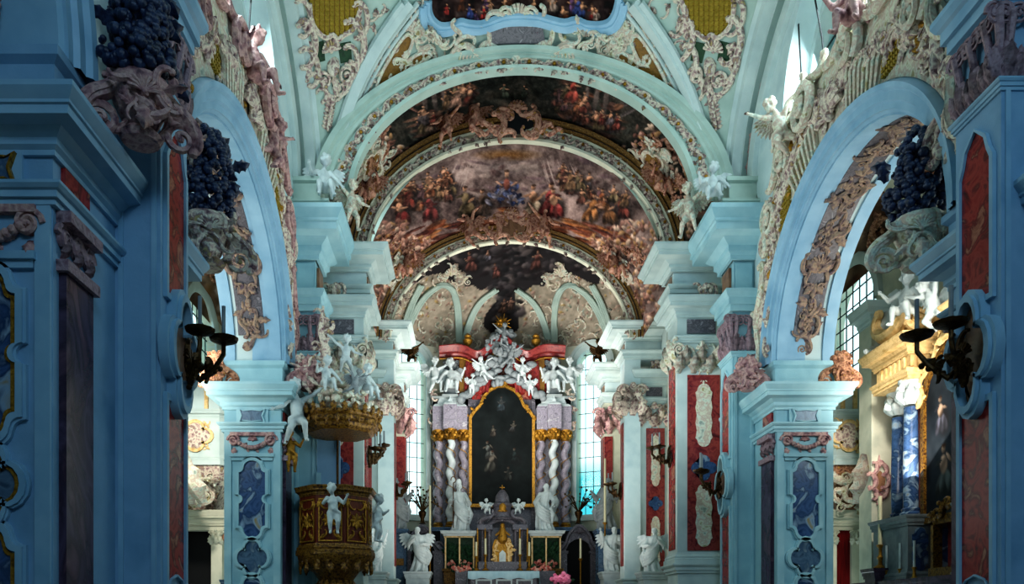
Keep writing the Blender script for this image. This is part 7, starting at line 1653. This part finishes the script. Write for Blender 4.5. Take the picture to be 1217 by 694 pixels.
for q in (-1, 1): mb.box(8.8, 9.0, 16.6 + q * .9, 16.7 + q * .9, 2.7, 3.7)
mb.box(8.8, 9.0, 15.7, 17.6, 3.65, 3.85); rocaille(mb, plane((8.8, 16.65, 3.85), (0, 1, 0), (0, 0, 1), (-1, 0, 0)), [(-.8, 0), (-.4, .12), (0, .2), (.4, .12), (.8, 0)], .36, rg, .7); mb.build('reliquary_shrine', 'dark_gilt', label='dark gilt open shrine on the right aisle altar', cat='shrine')
for k, y in enumerate((19.3, 18.7, 18.1, 16.6)):
    E2 = thing('altar_candle', 'slim pale candle on the right aisle altar, %s' % ['nearest its far end', 'second from its far end', 'third from its far end', 'nearest its near end'][k], 'candlestick', (8.75, y, 2.5)); mb = MB(); mb.lathe([(0, 0), (.09, 0), (.04, .06), (.03, .2), (.06, .26), (.02, .27)], (8.72, y, 2.5), 10); mb.build('candlestick', 'gold', E2); mb = MB(); mb.lathe([(.03, 0), (.028, .6), (0, .61)], (8.72, y, 2.76), 8); mb.build('candle', 'white_marble', E2)
mb = MB(); mb.strip([[(8.05, 15.1 + 3.2 * i / 30, 1.62), ] * 1 for i in range(1)] if False else [[(8.7, 15.1 + 3.2 * i / 30, 1.63) for i in range(31)], [(8.08, 15.1 + 3.2 * i / 30, 1.63) for i in range(31)], [(8.05 + .02 * math.sin(i), 15.1 + 3.2 * i / 30, 1.2) for i in range(31)]]); mb.build('altar_cloth', 'cloth_white', label='pale blue cloth on the right aisle altar', cat='tablecloth')
putto('sit', (8.75, 18.5, 8.75), 1.25, -1.0, 'white_marble', 'bright white angel seated on the gilded side altar entablature')
putto('fly', (8.9, 17.6, 8.4), 1.1, -1.3, 'white_marble', 'white putto at the near end of the side altar pediment', mirror=True)
E = thing('stone_plume', 'white curling plume ornament on the far corner of the side altar', 'ornament', (9.0, 19.85, 8.15)); mb = MB(); f = plane((9.0, 19.85, 8.15), (1, 0, 0), (0, 0, 1), (0, -1, 0))
for a, l in ((2.2, .7), (1.7, 1.0), (1.2, .8), (2.8, .5), (.6, .5)): leaf(mb, f, 0, 0, l, a, .3, .3)
scroll(mb, f, -.25, .2, .6, .4, .14, 'S'); mb.build('plume', 'white_marble', E)
# wall cartouche and standing candle in the right aisle
p = (XA - .04, 20.9, 4.9); E = thing('wall_cartouche', 'oval painted cartouche in pink scrollwork on the right aisle wall', 'ornament', p); f = plane(p, (0, -1, 0), (0, 0, 1), (-1, 0, 0)); f = plane((wx(1045, 20.6), 20.6, wz(572, 20.6)), (1, 0, 0), (0, 0, 1), (0, -1, 0)); E.location = f(0, 0); f = sub(f, 0, 0, 0, .62)
mb = MB(); mb.prism(f, scaled(quatre(.3, 4, .45, 8, .7, 1.3), 1), 0, .05); mb.build('field', 'brown_marble', E)
mb = MB()
for q in (-1, 1):
    for v, sz, r in ((.5, .5, 1.9), (.0, .6, 1.5), (-.5, .5, 1.2)): scroll(mb, f, q * (.28 if v == 0 else .2), v, sz, r if q > 0 else PI - r, .12, 'C', q)
pendant(mb, f, 0, -.4, 1.0, .3, rg); shell(mb, f, 0, .7, .18); mb.tube([f(0, .75), f(0, 1.1)], [.05, .01], 5); mb.build('scrollwork', 'stucco_pink', E)
E = thing('wall_pilaster', 'pale wall pier carrying the pink cartouche in the right aisle', 'pier', (wx(1046, 20.9), 20.9, 0)); mb = MB(); xa, xb = wx(1030, 20.9), wx(1062, 20.9); mb.box(xa, xb, 20.65, 21.3, 0, 9.6); mb.build('shaft', 'plaster_cream', E, smooth=False); mb = MB(); mb.cornice([(xa, 20.65), (xb, 20.65), (xb, 21.3), (xa, 21.3)], prof(CORN, 9.2, 9.75, .22), True); mb.build('cornice', 'trim_white', E, angle=25)
X, Y = wx(1046, 19.6), 19.6; z0 = wz(676, Y); E = thing('floor_candlestick', 'brass candlestick with tall yellow candle on a dark stand, right aisle', 'candlestick', (X, Y, 0)); mb = MB(); pedestal(mb, (X - .25, X + .25), Y - .25, Y + .25, 0, z0, .08); mb.build('stand', 'dark_marble', E, angle=25)
mb = MB(); mb.lathe([(0, 0), (.16, 0), (.16, .04), (.05, .1), (.04, .2), (.08, .28), (.035, .34), (.035, .5), (.1, .58), (.04, .6)], (X, Y, z0), 14); mb.build('candlestick', 'gold', E); mb = MB(); mb.lathe([(.05, 0), (.045, 1.2), (0, 1.21)], (X, Y, z0 + .58), 10); mb.build('candle', 'wax', E)
# ------------------------------------------------------------------ light
w = bpy.data.worlds.new('sky'); scene.world = w; w.use_nodes = True
bg = w.node_tree.nodes['Background']; bg.inputs[0].default_value = (.80, .97, 1, 1); bg.inputs[1].default_value = 1.6
def area(name, loc, rot, sx, sy, power, col):
    l = bpy.data.lights.new(name, 'AREA'); l.shape = 'RECTANGLE'; l.size = sx; l.size_y = sy; l.energy = power; l.color = col
    o = bpy.data.objects.new(name, l); COL.objects.link(o); o.location = loc; o.rotation_euler = rot; return o
def aim(o, tgt):
    o.rotation_euler = (Vector(tgt) - Vector(o.location)).to_track_quat('-Z', 'Y').to_euler(); return o
COOL = (.55, .80, 1.); TEAL = (.80, .97, 1.); WARM = (1., .93, .82)
aim(area('entrance_fill_light', (1.5, -4.5, 12.5), (0, 0, 0), 4, 4, 560, COOL), (0, 13, 5))  # fill lamp added behind the viewer; the back wall has no window
for s in (-1, 1):
    aim(area('lunette_light', (s * 6.1, YC, 13.), (0, 0, 0), 4.4, 2.4, 330, TEAL), (-s * 1, YC + 2, 8))
    aim(area('choir_window_light', (s * 5.2, 24.8, 7.), (0, 0, 0), 2.4, 5.5, 60, TEAL), (-s * 3, 24.8, 9))
    aim(area('aisle_light', (s * 9.9, 12, 8.), (0, 0, 0), 3, 3, 260, TEAL), (s * 8, 20, 6))
aim(area('vault_bounce_light', (0, 17., 5), (0, 0, 0), 5, 5, 300, (.84, .97, .95)), (0, 19, 16))
aim(area('choir_bounce_light', (0, 25., 3), (0, 0, 0), 5, 5, 360, (1, .93, .85)), (0, 26, 16))
aim(area('apse_light', (0, 27.5, 9.5), (0, 0, 0), 3, 3, 50, TEAL), (0, 34, 9.5))
aim(area('apse_bounce_light', (0, 28.5, 8.5), (0, 0, 0), 4, 2, 420, (1, .94, .88)), (0, 32.5, 15.5))
def spot(name, loc, tgt, power, ang, col, r=.3):
    l = bpy.data.lights.new(name, 'SPOT'); l.energy = power; l.spot_size = math.radians(ang); l.spot_blend = .6; l.color = col; l.shadow_soft_size = r
    o = bpy.data.objects.new(name, l); COL.objects.link(o); o.location = loc; return aim(o, tgt)
spot('sunbeam_altar', (7.5, 12.6, 9.4), (9.1, 19.0, 6.6), 1500, 44, WARM)
spot('sunbeam_pilaster', (-3, 13, 12), (4.8, 21.2, 7.4), 1800, 15, (.95, 1, .98))
spot('sunbeam_balcony', (-7.4, 15.5, 8.6), (-9.1, 23, 5.5), 2200, 40, WARM)
aim(area('aisle_vault_light', (8.3, 17, 6), (0, 0, 0), 1.5, 4, 120, WARM), (8.5, 21, 12))
aim(area('aisle_vault_light', (-8.3, 17, 6), (0, 0, 0), 1.5, 4, 120, WARM), (-8.5, 21, 12))
spot('sunbeam_gallery', (7.4, 17, 8.6), (9.6, 23, 5.2), 700, 36, WARM)
scene.view_settings.view_transform = 'Standard'
scene.view_settings.look = 'Medium High Contrast'
scene.view_settings.exposure = 0.
